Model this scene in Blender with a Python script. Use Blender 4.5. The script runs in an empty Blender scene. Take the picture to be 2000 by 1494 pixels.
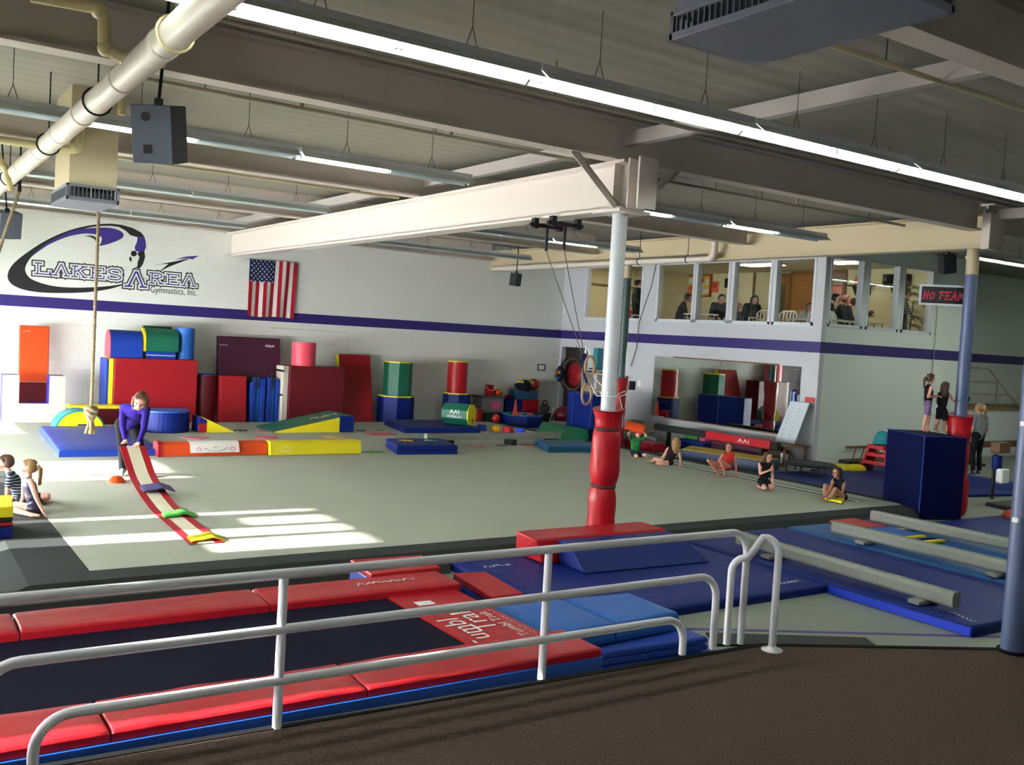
import bpy, math, random
import numpy as np
from mathutils import Vector, Matrix
random.seed(7); np.random.seed(7)
SC = bpy.context.scene
COL = SC.collection
# ---------------------------------------------------------------- camera (2000 x 1494 frame)
F, CZ = 1877.0, 2.55
YAW, PITCH, ROLL = math.radians(33.853), math.radians(2.731), math.radians(3.317)
def cam_axes():
    cy, sy, cp, sp = math.cos(YAW), math.sin(YAW), math.cos(PITCH), math.sin(PITCH)
    fwd = np.array([sy*cp, cy*cp, -sp]); right = np.array([cy, -sy, 0.0]); down = np.cross(fwd, right)
    cr, sr = math.cos(ROLL), math.sin(ROLL)
    return np.array([cr*right - sr*down, sr*right + cr*down, fwd])
MC = cam_axes()
CAMP = np.array([0, 0, CZ])
camd = bpy.data.cameras.new('camera'); cam = bpy.data.objects.new('camera', camd); COL.objects.link(cam)
camd.sensor_width = 36.0; camd.sensor_fit = 'HORIZONTAL'; camd.lens = F/2000.0*36.0; camd.clip_end = 300; camd.clip_start = 0.05
r_, d_, f_ = MC
cam.matrix_world = Matrix(((r_[0], -d_[0], -f_[0], 0), (r_[1], -d_[1], -f_[1], 0), (r_[2], -d_[2], -f_[2], CZ), (0, 0, 0, 1)))
SC.camera = cam
# ---------------------------------------------------------------- world, sun, exposure
SC.view_settings.view_transform = 'Standard'; SC.view_settings.look = 'None'
SC.view_settings.exposure = 2.27; SC.view_settings.gamma = 1.0; SC.view_settings.use_curve_mapping = False
W = bpy.data.worlds.new('world'); SC.world = W; W.use_nodes = True
_bg = W.node_tree.nodes['Background']; _bg.inputs[0].default_value = (0.96, 0.97, 0.97, 1); _bg.inputs[1].default_value = 15.0
SUN_EL = math.radians(19.0)
SUN_DIR = Vector((math.cos(SUN_EL), -0.054*math.cos(SUN_EL), -math.sin(SUN_EL))).normalized()   # direction the light travels
sl = bpy.data.lights.new('sun', 'SUN'); sl.energy = 9.0; sl.angle = math.radians(0.9); sl.color = (1.0, 0.95, 0.86)
so = bpy.data.objects.new('sun', sl); COL.objects.link(so); so.location = (-12, 12, 8)
so.rotation_euler = (-SUN_DIR).to_track_quat('Z', 'Y').to_euler()
TUBE = 13.0            # emission of a lit fluorescent tube
# ---------------------------------------------------------------- pixel -> place helpers
def ray(x, y): return MC.T @ np.array([(x-1000)/F, (y-747)/F, 1.0])
def Pz(x, y, z): d = ray(x, y); return CAMP + d*((z-CZ)/d[2])
def Py(x, y, Y): d = ray(x, y); return CAMP + d*(Y/d[1])
def Px(x, y, X): d = ray(x, y); return CAMP + d*(X/d[0])
def Pd(x, y, t): return CAMP + ray(x, y)*t
def depth(p): return float(MC[2] @ (np.array(p)-CAMP))
# ---------------------------------------------------------------- colour and materials
def lin(h):
    h = h.lstrip('#'); v = [int(h[i:i+2], 16)/255 for i in (0, 2, 4)]
    return tuple((c/12.92 if c <= 0.04045 else ((c+0.055)/1.055)**2.4) for c in v) + (1.0,)
MATS = {}
def mat(name, col, rough=0.6, var=0.10, vscale=3.0, bump=0.0, bscale=40.0, metal=0.0, spec=0.5, emit=None, estr=0.0, coat=0.0, det=4.0, bdist=0.01):
    if name in MATS: return MATS[name]
    m = bpy.data.materials.new(name); m.use_nodes = True; nt = m.node_tree; N = nt.nodes; L = nt.links
    b = N['Principled BSDF']; c = lin(col)
    b.inputs['Roughness'].default_value = rough; b.inputs['Metallic'].default_value = metal
    b.inputs['Specular IOR Level'].default_value = spec
    tc = N.new('ShaderNodeTexCoord'); ns = N.new('ShaderNodeTexNoise'); ns.inputs['Scale'].default_value = vscale; ns.inputs['Detail'].default_value = det
    L.new(tc.outputs['Object'], ns.inputs['Vector'])
    mx = N.new('ShaderNodeMix'); mx.data_type = 'RGBA'
    mx.inputs[6].default_value = tuple(v*(1-var) for v in c[:3])+(1,); mx.inputs[7].default_value = tuple(min(1, v*(1+var)) for v in c[:3])+(1,)
    L.new(ns.outputs['Fac'], mx.inputs[0]); L.new(mx.outputs[2], b.inputs['Base Color'])
    if bump > 0:
        nb = N.new('ShaderNodeTexNoise'); nb.inputs['Scale'].default_value = bscale; nb.inputs['Detail'].default_value = 3.0
        L.new(tc.outputs['Object'], nb.inputs['Vector'])
        bp = N.new('ShaderNodeBump'); bp.inputs['Strength'].default_value = bump; bp.inputs['Distance'].default_value = bdist
        L.new(nb.outputs['Fac'], bp.inputs['Height']); L.new(bp.outputs['Normal'], b.inputs['Normal'])
    if emit: b.inputs['Emission Color'].default_value = lin(emit); b.inputs['Emission Strength'].default_value = estr
    if coat: b.inputs['Coat Weight'].default_value = coat
    MATS[name] = m; return m
def vinyl(name, col, rough=0.45): return mat(name, col, rough, 0.07, 2.0, 0.35, 5.0, bdist=0.03, spec=0.3)
def cloth(name, col, var=0.12): return mat(name, col, 0.9, var, 14.0, 0.3, 60.0, spec=0.2)
def paint(name, col, rough=0.5, var=0.05): return mat(name, col, rough, var, 1.5)
# ---------------------------------------------------------------- mesh builder
class MB:
    def __init__(s): s.v = []; s.f = []; s.m = []; s.sm = []
    def add(s, vs, fs, mi=0, smooth=False):
        o = len(s.v); s.v += [tuple(map(float, p)) for p in vs]
        for f in fs: s.f.append(tuple(i+o for i in f)); s.m.append(mi); s.sm.append(smooth)
        return s
    def box(s, x0, x1, y0, y1, z0, z1, mi=0):
        return s.hexa([(x0,y0,z0),(x1,y0,z0),(x1,y1,z0),(x0,y1,z0)], [(x0,y0,z1),(x1,y0,z1),(x1,y1,z1),(x0,y1,z1)], mi)
    def hexa(s, bot, top, mi=0):                        # bottom and top rings, same winding (ccw from above)
        n = len(bot); vs = list(bot)+list(top)
        fs = [tuple(range(n-1, -1, -1)), tuple(range(n, 2*n))]+[(i, (i+1) % n, n+(i+1) % n, n+i) for i in range(n)]
        return s.add(vs, fs, mi)
    def obox(s, p, ax, ay, az, mi=0):                   # oriented box: corner p and three edge vectors
        p, ax, ay, az = (np.array(q, float) for q in (p, ax, ay, az))
        return s.hexa([p, p+ax, p+ax+ay, p+ay], [p+az, p+ax+az, p+ax+ay+az, p+ay+az], mi)
    def slab(s, pts, z0, z1, mi=0):                     # plan polygon extruded up
        return s.hexa([(p[0], p[1], z0) for p in pts], [(p[0], p[1], z1) for p in pts], mi)
    def prism(s, prof, a, b, mi=0, mcap=None, smooth=False):   # ring prof(list of 3D) extruded by vector from a to b offsets
        a, b = np.array(a, float), np.array(b, float); n = len(prof)
        vs = [np.array(p)+a for p in prof]+[np.array(p)+b for p in prof]
        s.add(vs, [(i, (i+1) % n, n+(i+1) % n, n+i) for i in range(n)], mi, smooth)
        k = mi if mcap is None else mcap
        s.add([np.array(p)+a for p in prof], [tuple(range(n-1, -1, -1))], k); s.add([np.array(p)+b for p in prof], [tuple(range(n))], k)
        return s
    def cyl(s, p0, p1, r0, r1=None, n=16, mi=0, cap=True, smooth=True, mcap=None, phase=0.0):
        r1 = r0 if r1 is None else r1
        p0, p1 = np.array(p0, float), np.array(p1, float); d = p1-p0; d = d/np.linalg.norm(d)
        u = np.cross(d, (0, 0, 1.0) if abs(d[2]) < 0.9 else (1.0, 0, 0)); u /= np.linalg.norm(u); w = np.cross(d, u)
        an = [2*math.pi*i/n+phase for i in range(n)]
        A = [p0+r0*(math.cos(t)*u+math.sin(t)*w) for t in an]; B = [p1+r1*(math.cos(t)*u+math.sin(t)*w) for t in an]
        s.add(A+B, [(i, (i+1) % n, n+(i+1) % n, n+i) for i in range(n)], mi, smooth)
        if cap:
            k = mi if mcap is None else mcap
            s.add(A, [tuple(range(n-1, -1, -1))], k); s.add(B, [tuple(range(n))], k)
        return s
    def tube(s, pts, r, n=8, mi=0, closed=False, cap=True):
        P = [np.array(p, float) for p in pts]; m = len(P); rr = r if hasattr(r, '__len__') else [r]*m
        T = []
        for i in range(m):
            a = P[(i-1) % m] if (closed or i > 0) else P[i]; b = P[(i+1) % m] if (closed or i < m-1) else P[i]
            t = b-a; T.append(t/(np.linalg.norm(t)+1e-12))
        u = np.cross(T[0], (0, 0, 1.0)); u = u if np.linalg.norm(u) > 1e-3 else np.cross(T[0], (1.0, 0, 0)); u /= np.linalg.norm(u)
        R = []
        for i in range(m):
            u = u-T[i]*(u@T[i]); u /= np.linalg.norm(u)+1e-12; w = np.cross(T[i], u)
            R.append([P[i]+rr[i]*(math.cos(2*math.pi*k/n)*u+math.sin(2*math.pi*k/n)*w) for k in range(n)])
        vs = [q for ring in R for q in ring]; fs = []
        for i in range(m if closed else m-1):
            j = (i+1) % m
            for k in range(n): fs.append((i*n+k, i*n+(k+1) % n, j*n+(k+1) % n, j*n+k))
        s.add(vs, fs, mi, True)
        if cap and not closed: s.add(R[0], [tuple(range(n-1, -1, -1))], mi); s.add(R[-1], [tuple(range(n))], mi)
        return s
    def lathe(s, prof, c, n=24, mi=0, axis=2, smooth=True):   # prof: (r, h) pairs
        c = np.array(c, float); vs = []
        for r, h in prof:
            for k in range(n):
                t = 2*math.pi*k/n; q = [r*math.cos(t), r*math.sin(t)]; p = [q[0], q[1], h]
                if axis == 0: p = [h, q[0], q[1]]
                if axis == 1: p = [q[1], h, q[0]]
                vs.append(c+p)
        m = len(prof); fs = []
        for i in range(m-1):
            for k in range(n): fs.append((i*n+k, i*n+(k+1) % n, (i+1)*n+(k+1) % n, (i+1)*n+k))
        fs.append(tuple(range(n-1, -1, -1))); fs.append(tuple((m-1)*n+k for k in range(n)))
        return s.add(vs, fs, mi, smooth)
    def ball(s, c, r, n=16, m=10, mi=0, R=None):
        r = np.array(r if hasattr(r, '__len__') else (r, r, r), float); c = np.array(c, float)
        vs = [(0, 0, -1.0)]+[(math.cos(2*math.pi*k/n)*math.sin(math.pi*j/m), math.sin(2*math.pi*k/n)*math.sin(math.pi*j/m), -math.cos(math.pi*j/m)) for j in range(1, m) for k in range(n)]+[(0, 0, 1.0)]
        vs = np.array(vs)*r
        if R is not None: vs = vs @ np.array(R).T
        fs = [(0, 1+(k+1) % n, 1+k) for k in range(n)]
        for j in range(m-2):
            for k in range(n): a = 1+j*n; fs.append((a+k, a+(k+1) % n, a+n+(k+1) % n, a+n+k))
        a = 1+(m-2)*n; t = len(vs)-1; fs += [(a+k, a+(k+1) % n, t) for k in range(n)]
        return s.add(vs+c, fs, mi, True)
    def grid(s, G, mi=0, smooth=True, mfun=None):       # G: rows x cols of points
        R, Cn = len(G), len(G[0]); vs = [q for row in G for q in row]; o = len(s.v)
        s.v += [tuple(map(float, p)) for p in vs]
        for i in range(R-1):
            for j in range(Cn-1):
                s.f.append((o+i*Cn+j, o+i*Cn+j+1, o+(i+1)*Cn+j+1, o+(i+1)*Cn+j)); s.m.append(mfun(i, j) if mfun else mi); s.sm.append(smooth)
        return s
    def sheet(s, G, t, mi=0, mfun=None):                # grid with thickness t (downwards in z)
        R, Cn = len(G), len(G[0]); G = [[np.array(q, float) for q in row] for row in G]
        B = [[q-np.array(t if hasattr(t, '__len__') else (0, 0, t)) for q in row] for row in G]
        s.grid(G, mi, True, mfun); s.grid([row[::-1] for row in B], mi, True, (lambda i, j: mfun(i, Cn-2-j)) if mfun else None)
        ring = [(0, j) for j in range(Cn)]+[(i, Cn-1) for i in range(1, R)]+[(R-1, j) for j in range(Cn-2, -1, -1)]+[(i, 0) for i in range(R-2, 0, -1)]
        n = len(ring); A = [G[i][j] for i, j in ring]; D = [B[i][j] for i, j in ring]
        for k in range(n):
            i, j = ring[k]; mi2 = mfun(min(i, R-2), min(j, Cn-2)) if mfun else mi
            s.add([A[k], A[(k+1) % n], D[(k+1) % n], D[k]], [(3, 2, 1, 0)], mi2)
        return s
def build(name, mb, mats, parent=None, bevel=0.0, seg=2, label=None):
    me = bpy.data.meshes.new(name)
    off = np.array(wloc(parent)) if parent is not None else np.zeros(3)
    v = np.array(mb.v)-off
    me.from_pydata(v.tolist(), [], mb.f)
    if not isinstance(mats, (list, tuple)): mats = [mats]
    for m in mats: me.materials.append(m)
    me.polygons.foreach_set('material_index', mb.m); me.polygons.foreach_set('use_smooth', mb.sm)
    me.update()
    o = bpy.data.objects.new(name, me); COL.objects.link(o)
    if parent is not None: o.parent = parent
    if bevel > 0:
        b = o.modifiers.new('bevel', 'BEVEL'); b.width = bevel; b.segments = seg; b.limit_method = 'ANGLE'; b.angle_limit = math.radians(40)
    if label: o['label'] = label
    return o
def wloc(o):
    v = Vector((0, 0, 0))
    while o is not None: v = v+o.location; o = o.parent
    return v
def thing(name, label, cat, loc=(0, 0, 0), group=None):
    o = bpy.data.objects.new(name, None); COL.objects.link(o); o.location = tuple(map(float, loc)); o.empty_display_size = 0.1
    o['label'] = label; o['category'] = cat
    if group: o['group'] = group
    return o
def tag(o, label, cat, group=None, kind=None):
    o['label'] = label; o['category'] = cat
    if group: o['group'] = group
    if kind: o['kind'] = kind
    return o
def struct(name, mb, mats, bevel=0.0):
    o = build(name, mb, mats, None, bevel); o['kind'] = 'structure'; return o
def text_mesh(s, size, align='CENTER', offset=0.0, extrude=0.0):
    cu = bpy.data.curves.new('t', 'FONT'); cu.body = s; cu.size = size; cu.align_x = align; cu.align_y = 'CENTER'; cu.offset = offset; cu.extrude = extrude; cu.resolution_u = 3
    ob = bpy.data.objects.new('t', cu); COL.objects.link(ob); bpy.context.view_layer.update()
    me = bpy.data.meshes.new_from_object(ob.evaluated_get(bpy.context.evaluated_depsgraph_get()))
    vs = np.array([v.co[:] for v in me.vertices]) if len(me.vertices) else np.zeros((0, 3)); fs = [tuple(p.vertices) for p in me.polygons]
    bpy.data.objects.remove(ob); bpy.data.curves.remove(cu); bpy.data.meshes.remove(me)
    return vs, fs
def put_text(mb, s, size, org, ux, uy, mi=0, align='CENTER', wid=None, offset=0.0):
    vs, fs = text_mesh(s, size, align, offset); org, ux, uy = (np.array(q, float) for q in (org, ux, uy))
    ux = ux/np.linalg.norm(ux); uy = uy/np.linalg.norm(uy)
    k = 1.0
    if wid: k = wid/(vs[:, 0].max()-vs[:, 0].min())
    mb.add([org+ux*v[0]*k+uy*v[1] for v in vs], fs, mi); return mb
def scribble(mb, org, ux, uy, w, h, n=14, mi=0, seed=1):
    """worn illegible print: a loose zigzag of short flat strokes"""
    rg = np.random.RandomState(seed); org, ux, uy = (np.array(q, float) for q in (org, ux, uy)); ux = ux/np.linalg.norm(ux); uy = uy/np.linalg.norm(uy)
    P = [(-w/2+w*(k+0.9*(rg.rand()-0.5))/(n-1), h*(0.5 if k % 2 else -0.5)*rg.rand()**0.6) for k in range(n)]
    for (a, b), (c, d) in zip(P, P[1:]):
        e = h*0.09; p, q = org+ux*a+uy*b, org+ux*c+uy*d; mb.add([p-ux*e, p+ux*e, q+ux*e, q-ux*e], [(0, 1, 2, 3)], mi)
    return mb
# ================================================================ the shell
YB, XM, YF, XL, ZC = 24.1, 17.9, 14.25, -1.6, 5.2
def wave_mat(name, col, period, axis, strength, rough=0.7, dist=0.02, var=0.05):
    m = mat(name, col, rough, var, 0.6); nt = m.node_tree; N = nt.nodes; L = nt.links
    tc = N.new('ShaderNodeTexCoord'); wv = N.new('ShaderNodeTexWave'); wv.wave_type = 'BANDS'; wv.bands_direction = axis
    wv.inputs['Scale'].default_value = 0.314/period; wv.inputs['Distortion'].default_value = 0.0
    L.new(tc.outputs['Object'], wv.inputs['Vector'])
    bp = N.new('ShaderNodeBump'); bp.inputs['Strength'].default_value = strength; bp.inputs['Distance'].default_value = dist
    L.new(wv.outputs['Fac'], bp.inputs['Height']); L.new(bp.outputs['Normal'], N['Principled BSDF'].inputs['Normal'])
    return m
def block_mat(name, col, plane, bump=0.35):
    m = mat(name, col, 0.75, 0.035, 0.8, det=8); nt = m.node_tree; N = nt.nodes; L = nt.links
    tc = N.new('ShaderNodeTexCoord'); sp = N.new('ShaderNodeSeparateXYZ'); cb = N.new('ShaderNodeCombineXYZ')
    L.new(tc.outputs['Object'], sp.inputs[0]); L.new(sp.outputs['X' if plane == 'Y' else 'Y'], cb.inputs[0]); L.new(sp.outputs['Z'], cb.inputs[1])
    br = N.new('ShaderNodeTexBrick'); br.inputs['Scale'].default_value = 1.0; br.inputs['Brick Width'].default_value = 0.406; br.inputs['Row Height'].default_value = 0.203
    br.inputs['Mortar Size'].default_value = 0.008; br.inputs['Mortar Smooth'].default_value = 0.6
    br.inputs['Color1'].default_value = br.inputs['Color2'].default_value = (1, 1, 1, 1); br.inputs['Mortar'].default_value = (0, 0, 0, 1)
    L.new(cb.outputs[0], br.inputs['Vector'])
    bp = N.new('ShaderNodeBump'); bp.inputs['Strength'].default_value = bump; bp.inputs['Distance'].default_value = 0.012
    L.new(br.outputs['Color'], bp.inputs['Height']); L.new(bp.outputs['Normal'], N['Principled BSDF'].inputs['Normal'])
    return m
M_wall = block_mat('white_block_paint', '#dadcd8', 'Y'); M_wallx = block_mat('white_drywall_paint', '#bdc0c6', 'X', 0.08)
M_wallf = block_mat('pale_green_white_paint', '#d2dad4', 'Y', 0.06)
M_stripe = paint('purple_stripe_paint', '#2b1c6b', 0.5)
M_deck = wave_mat('ceiling_deck_paint', '#8b877d', 0.3, 'Y', 0.5)
M_joist = paint('joist_paint', '#c2b8ae', 0.55, 0.06); M_girder = paint('girder_cream_paint', '#bcae8e', 0.45, 0.05)
M_block = paint('blocking_paint', '#a8a09c', 0.5); M_girdw = mat('girder_white_paint', '#d2c8c0', 0.28, 0.04, 1.2)
M_floor = mat('gym_floor_paint', '#7f8478', 0.45, 0.12, 2.5, 0.08, 30)
M_yell = paint('viewing_room_wall_paint', '#d8cda4', 0.8); M_white = paint('white_enamel', '#e8e8ea', 0.35)
def holes_wall(mb, axis, c0, c1, u0, u1, z0, z1, holes):
    us = sorted({u0, u1, *[h[0] for h in holes], *[h[1] for h in holes]}); zs = sorted({z0, z1, *[h[2] for h in holes], *[h[3] for h in holes]})
    us = [u for u in us if u0 <= u <= u1]; zs = [z for z in zs if z0 <= z <= z1]
    for a, b in zip(us, us[1:]):
        run = None
        for c, d in zip(zs, zs[1:]):
            mu, mz = (a+b)/2, (c+d)/2
            if any(h[0] < mu < h[1] and h[2] < mz < h[3] for h in holes):
                if run: _wb(mb, axis, c0, c1, a, b, *run); run = None
            else: run = (run[0], d) if run else (c, d)
        if run: _wb(mb, axis, c0, c1, a, b, *run)
def _wb(mb, axis, c0, c1, a, b, c, d):
    mb.box(a, b, c0, c1, c, d) if axis == 'Y' else mb.box(c0, c1, a, b, c, d)
fl = struct('floor', MB().box(-4, 33, -3.2, 26, -0.2, 0.0), M_floor)
struct('ceiling', MB().box(-4, 33, -3.2, 26, ZC, ZC+0.2), M_deck)
wb = struct('wall_back', MB().box(XL, XM, YB, YB+0.2, 0, ZC), M_wall)
build('stripe', MB().box(XL, XM, YB-0.003, YB, 2.585, 2.835), M_stripe, wb, label='wide dark purple stripe painted along the white wall')
WZ0, WZ1 = 3.25, 4.74
WIN_X = [(20.45, 22.96), (18.43, 19.78), (17.19, 18.30), (15.83, 17.02), (14.55, 15.67)]
WIN_Y = [(18.12, 19.27), (19.49, 20.65), (20.86, 22.02)]
mb = MB(); holes_wall(mb, 'X', XM, XM+0.15, YF, YB+0.2, 0, ZC, [(a, b, WZ0, WZ1) for a, b in WIN_X]+[(22.70, 24.0, 0, 2.33)])
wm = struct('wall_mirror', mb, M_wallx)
mb = MB().box(XM-0.003, XM, YF, 24.1, 2.585, 2.835); build('stripe', mb, M_stripe, wm)
mb = MB(); holes_wall(mb, 'Y', YF, YF+0.15, XM+0.15, 23.4, 0, ZC, [(a, b, WZ0, WZ1+0.05) for a, b in WIN_Y])
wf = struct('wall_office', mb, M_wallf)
build('stripe', MB().box(XM+0.0, 23.4, YF-0.003, YF, 2.585, 2.835), M_stripe, wf)
wr = struct('wall_stairwell', MB().box(23.4, 33, 16.0, 16.2, 0, ZC), M_wallf)
build('stripe', MB().box(23.4, 33, 15.997, 16.0, 2.585, 2.835), M_stripe, wr)
struct('wall_return', MB().box(23.25, 23.4, YF+0.15, 16.0, 0, ZC), M_wallf)
struct('wall_right', MB().box(33, 33.2, -3.2, 16.2, 0, ZC), M_wallf)
struct('wall_front', MB().box(XL-0.2, 33, -3.4, -3.2, 0, ZC), M_wall)
SUNWIN = [(10.05, 10.62, 1.75, 2.42), (10.76, 11.16, 0.2, 2.42), (11.3, 11.75, 2.02, 2.42), (12.0, 12.17, 0.2, 2.42), (14.9, 15.33, 0.2, 2.16), (15.42, 16.85, 0.2, 2.12), (4.5, 4.92, 0.5, 2.35), (20.6, 23.2, 0.2, 1.62), (17.3, 20.3, 0.2, 1.4), (12.5, 14.6, 0.2, 1.15)]  # the last two are unseen openings added for daylight on the back wall
mb = MB(); holes_wall(mb, 'X', XL-0.2, XL, -3.2, YB+0.2, 0, ZC, SUNWIN)
struct('wall_left', mb, M_wall)
# glass
def glass_mat(name, tint=(0.93, 0.96, 0.95), refl=0.10):
    m = bpy.data.materials.new(name); m.use_nodes = True; nt = m.node_tree; N = nt.nodes; L = nt.links; N.clear()
    out = N.new('ShaderNodeOutputMaterial'); tr = N.new('ShaderNodeBsdfTransparent'); gl = N.new('ShaderNodeBsdfGlossy'); mx = N.new('ShaderNodeMixShader')
    lw = N.new('ShaderNodeLayerWeight'); pw = N.new('ShaderNodeMath'); pw.operation = 'POWER'; pw.inputs[1].default_value = 3.5; L.new(lw.outputs['Facing'], pw.inputs[0]); fr = N.new('ShaderNodeMath'); fr.operation = 'MULTIPLY_ADD'; fr.inputs[1].default_value = 0.5; fr.inputs[2].default_value = 0.03; L.new(pw.outputs[0], fr.inputs[0])
    tr.inputs[0].default_value = (*tint, 1); gl.inputs['Roughness'].default_value = 0.03
    L.new(fr.outputs[0], mx.inputs[0]); L.new(tr.outputs[0], mx.inputs[1]); L.new(gl.outputs[0], mx.inputs[2]); L.new(mx.outputs[0], out.inputs[0])
    return m
M_glass = glass_mat('window_glass'); M_frame = paint('window_trim_white', '#c9cfd6', 0.5)
wn = 0
for a, b in WIN_X:
    wn += 1; mb = MB()
    for (y0, y1, z0, z1) in ((a-0.05, a+0.02, WZ0-0.05, WZ1), (b-0.02, b+0.05, WZ0-0.05, WZ1), (a-0.05, b+0.05, WZ0-0.06, WZ0+0.015), (a-0.05, b+0.05, WZ1-0.015, WZ1+0.05)):
        mb.box(XM-0.012, XM+0.16, y0, y1, z0, z1)
    w = struct('window_%d' % wn, mb, M_frame); build('pane', MB().box(XM+0.07, XM+0.078, a+0.015, b-0.015, WZ0+0.01, WZ1-0.01), M_glass, w)
for a, b in WIN_Y:
    wn += 1; mb = MB(); z1w = WZ1+0.05
    for (x0, x1, z0, z1) in ((a-0.05, a+0.02, WZ0-0.05, z1w), (b-0.02, b+0.05, WZ0-0.05, z1w), (a-0.05, b+0.05, WZ0-0.06, WZ0+0.015), (a-0.05, b+0.05, z1w-0.015, z1w+0.05)):
        mb.box(x0, x1, YF-0.012, YF+0.16, z0, z1)
    w = struct('window_%d' % wn, mb, M_frame); build('pane', MB().box(a+0.015, b-0.015, YF+0.07, YF+0.078, WZ0+0.01, z1w-0.01), M_glass, w)
# dark storage recess behind the low opening in the mirror wall
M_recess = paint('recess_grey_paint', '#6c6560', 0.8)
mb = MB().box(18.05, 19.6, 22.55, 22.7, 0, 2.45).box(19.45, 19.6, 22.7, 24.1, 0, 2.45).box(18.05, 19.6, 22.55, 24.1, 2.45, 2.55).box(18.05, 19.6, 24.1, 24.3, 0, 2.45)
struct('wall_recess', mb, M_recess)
# viewing room
VX, VY, VZ = 24.6, 24.0, 2.72
struct('floor_viewing', MB().box(XM+0.15, 23.25, YF+0.15, VY, VZ-0.08, VZ), mat('viewing_floor', '#6d5f4c', 0.8))
struct('wall_viewing_back', MB().box(XM+0.15, 23.25, VY, VY+0.1, VZ, 5.0), M_yell)
struct('wall_viewing_side', MB().box(23.1, 23.25, YF+0.15, VY, VZ, 5.0), M_yell)
struct('ceiling_viewing', MB().box(XM+0.15, 23.25, YF+0.15, VY, 5.0, 5.08), paint('viewing_ceiling', '#d8d2b6', 0.8))
# platform the camera stands on
M_carpet = mat('brown_carpet', '#574840', 0.95, 0.65, 70, 0.9, 120, spec=0.1, det=2)
PZ = 0.60
plat = [(XL, -3.2), (9.4, -3.2), (9.4, 2.0), (6.62, 3.2), (6.52, 3.46), (4.96, 4.24), (XL, 4.45)]
pf = struct('floor_platform', MB().slab(plat, 0.0, PZ), M_carpet)
M_nose = mat('black_rubber_nosing', '#141518', 0.9, spec=0.1)
mb = MB()
for (a, b) in zip(plat[4:], plat[5:]):
    a, b = np.array(a), np.array(b); d = (b-a)/np.linalg.norm(b-a); n = np.array([d[1], -d[0]])
    if n[1] < 0: n = -n
    p = a; mb.obox((*p, PZ-0.10), (*(b-a), 0), (*(n*0.045), 0), (0, 0, 0.105))
build('nosing', mb, M_nose, pf, label='dark rubber edging along the carpeted platform')
st = struct('floor_platform_step', MB().box(6.66, 9.4, 2.2, 3.42, 0, 1.02), M_carpet)
# purple tape lines on the floor
M_tape = paint('purple_floor_tape', '#4d2f86', 0.5)
mb = MB(); a, b, c = Pz(1340, 1228, 0.0), Pz(1960, 1244, 0), Pz(1395, 1275, 0)
for p, q in ((a, b), (a, c)):
    d = (q-p)/np.linalg.norm(q-p); n = np.array([-d[1], d[0], 0])*0.03
    mb.hexa([p-n, q-n, q+n, p+n], [v+np.array([0, 0, 0.002]) for v in (p-n, q-n, q+n, p+n)])
build('floor_line', mb, M_tape, fl, label='purple tape lines on the grey floor')
# ================================================================ overhead steel
def ibeam(mb, axis, c, u0, u1, z0, z1, fw=0.24, ft=0.03, wt=0.025):
    B = (lambda c0, c1, z0, z1: mb.box(c0, c1, u0, u1, z0, z1)) if axis == 'Y' else (lambda c0, c1, z0, z1: mb.box(u0, u1, c0, c1, z0, z1))
    B(c-fw/2, c+fw/2, z0, z0+ft); B(c-fw/2, c+fw/2, z1-ft, z1); B(c-wt/2, c+wt/2, z0+ft, z1-ft); return mb
for Y in (-0.95, 4.05, 9.05, 14.05, 19.08, 23.9):
    struct('ceiling_joist', ibeam(MB(), 'X', Y, XL, 33 if Y < 9 else 15.06, 4.72, ZC), M_joist)
for Y in (9.05,): struct('ceiling_joist', ibeam(MB(), 'X', Y, 15.34, 33, 4.72, ZC), M_joist)
for X in (7.5,):
    struct('ceiling_blocking', MB().box(X-0.06, X+0.06, -3.2, YB, 4.9, 5.06), M_block)
struct('ceiling_blocking', MB().box(15.14, 15.26, -3.2, 8.8, 4.9, 5.06), M_block)
mb = ibeam(MB(), 'Y', 7.5, 8.86, YB, 4.13, 4.72, 0.30, 0.035)
for Y in (9.05,):
    for s in (-1, 1): mb.box(7.5+s*0.02, 7.5+s*0.14, Y-0.012, Y+0.012, 4.165, 4.685)
gd = struct('ceiling_girder', mb, M_girdw)
for sx, sy in ((0.36, 0.1), (0.36, -0.1), (-0.36, 0.1), (-0.36, -0.1)): pass
g2 = struct('ceiling_girder', ibeam(MB(), 'Y', 15.2, 8.86, YB, 4.44, 5.0, 0.28, 0.03), M_girder)
for X in (15.2,):
    mb = MB().box(14.9, 15.22, 8.72, 8.86, 4.40, 4.98).box(14.92, 15.5, 8.83, 8.87, 4.46, 5.05); build('bolted_plate', mb, M_joist, g2)
# columns
def disc_plate(mb, x, y, z0, z1, h): mb.box(x-h, x+h, y-h, y+h, z0, z1)
M_pvinyl = vinyl('red_vinyl', '#a8141f', 0.4)
mb = MB().cyl((7.5, 9.05, 0), (7.5, 9.05, 4.10), 0.092, n=32)
cw = struct('column_white', mb, paint('column_grey_white', '#bcc0c6', 0.4))
build('cap_plate', MB().box(7.26, 7.74, 8.78, 9.3, 4.095, 4.13), M_girdw, cw)
build('stub', MB().box(7.36, 7.64, 8.76, 8.79, 4.13, 4.72).box(7.488, 7.512, 8.60, 8.77, 4.13, 4.72).box(7.36, 7.64, 8.58, 8.61, 4.13, 4.72), M_girdw, cw)
for s in (-1, 1):
    p, q = np.array([7.5+s*0.10, 8.97, 4.15]), np.array([7.5+s*0.82, 8.97, 4.74]); d = (q-p)/np.linalg.norm(q-p); n = np.array([-d[2], 0, d[0]])
    mb = MB().obox(p-n*0.04, q-p, n*0.09, (0, 0.012, 0)).obox(p-n*0.04, q-p, n*0.012, (0, 0.09, 0))
    build('brace', mb, M_girdw, cw)
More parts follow.
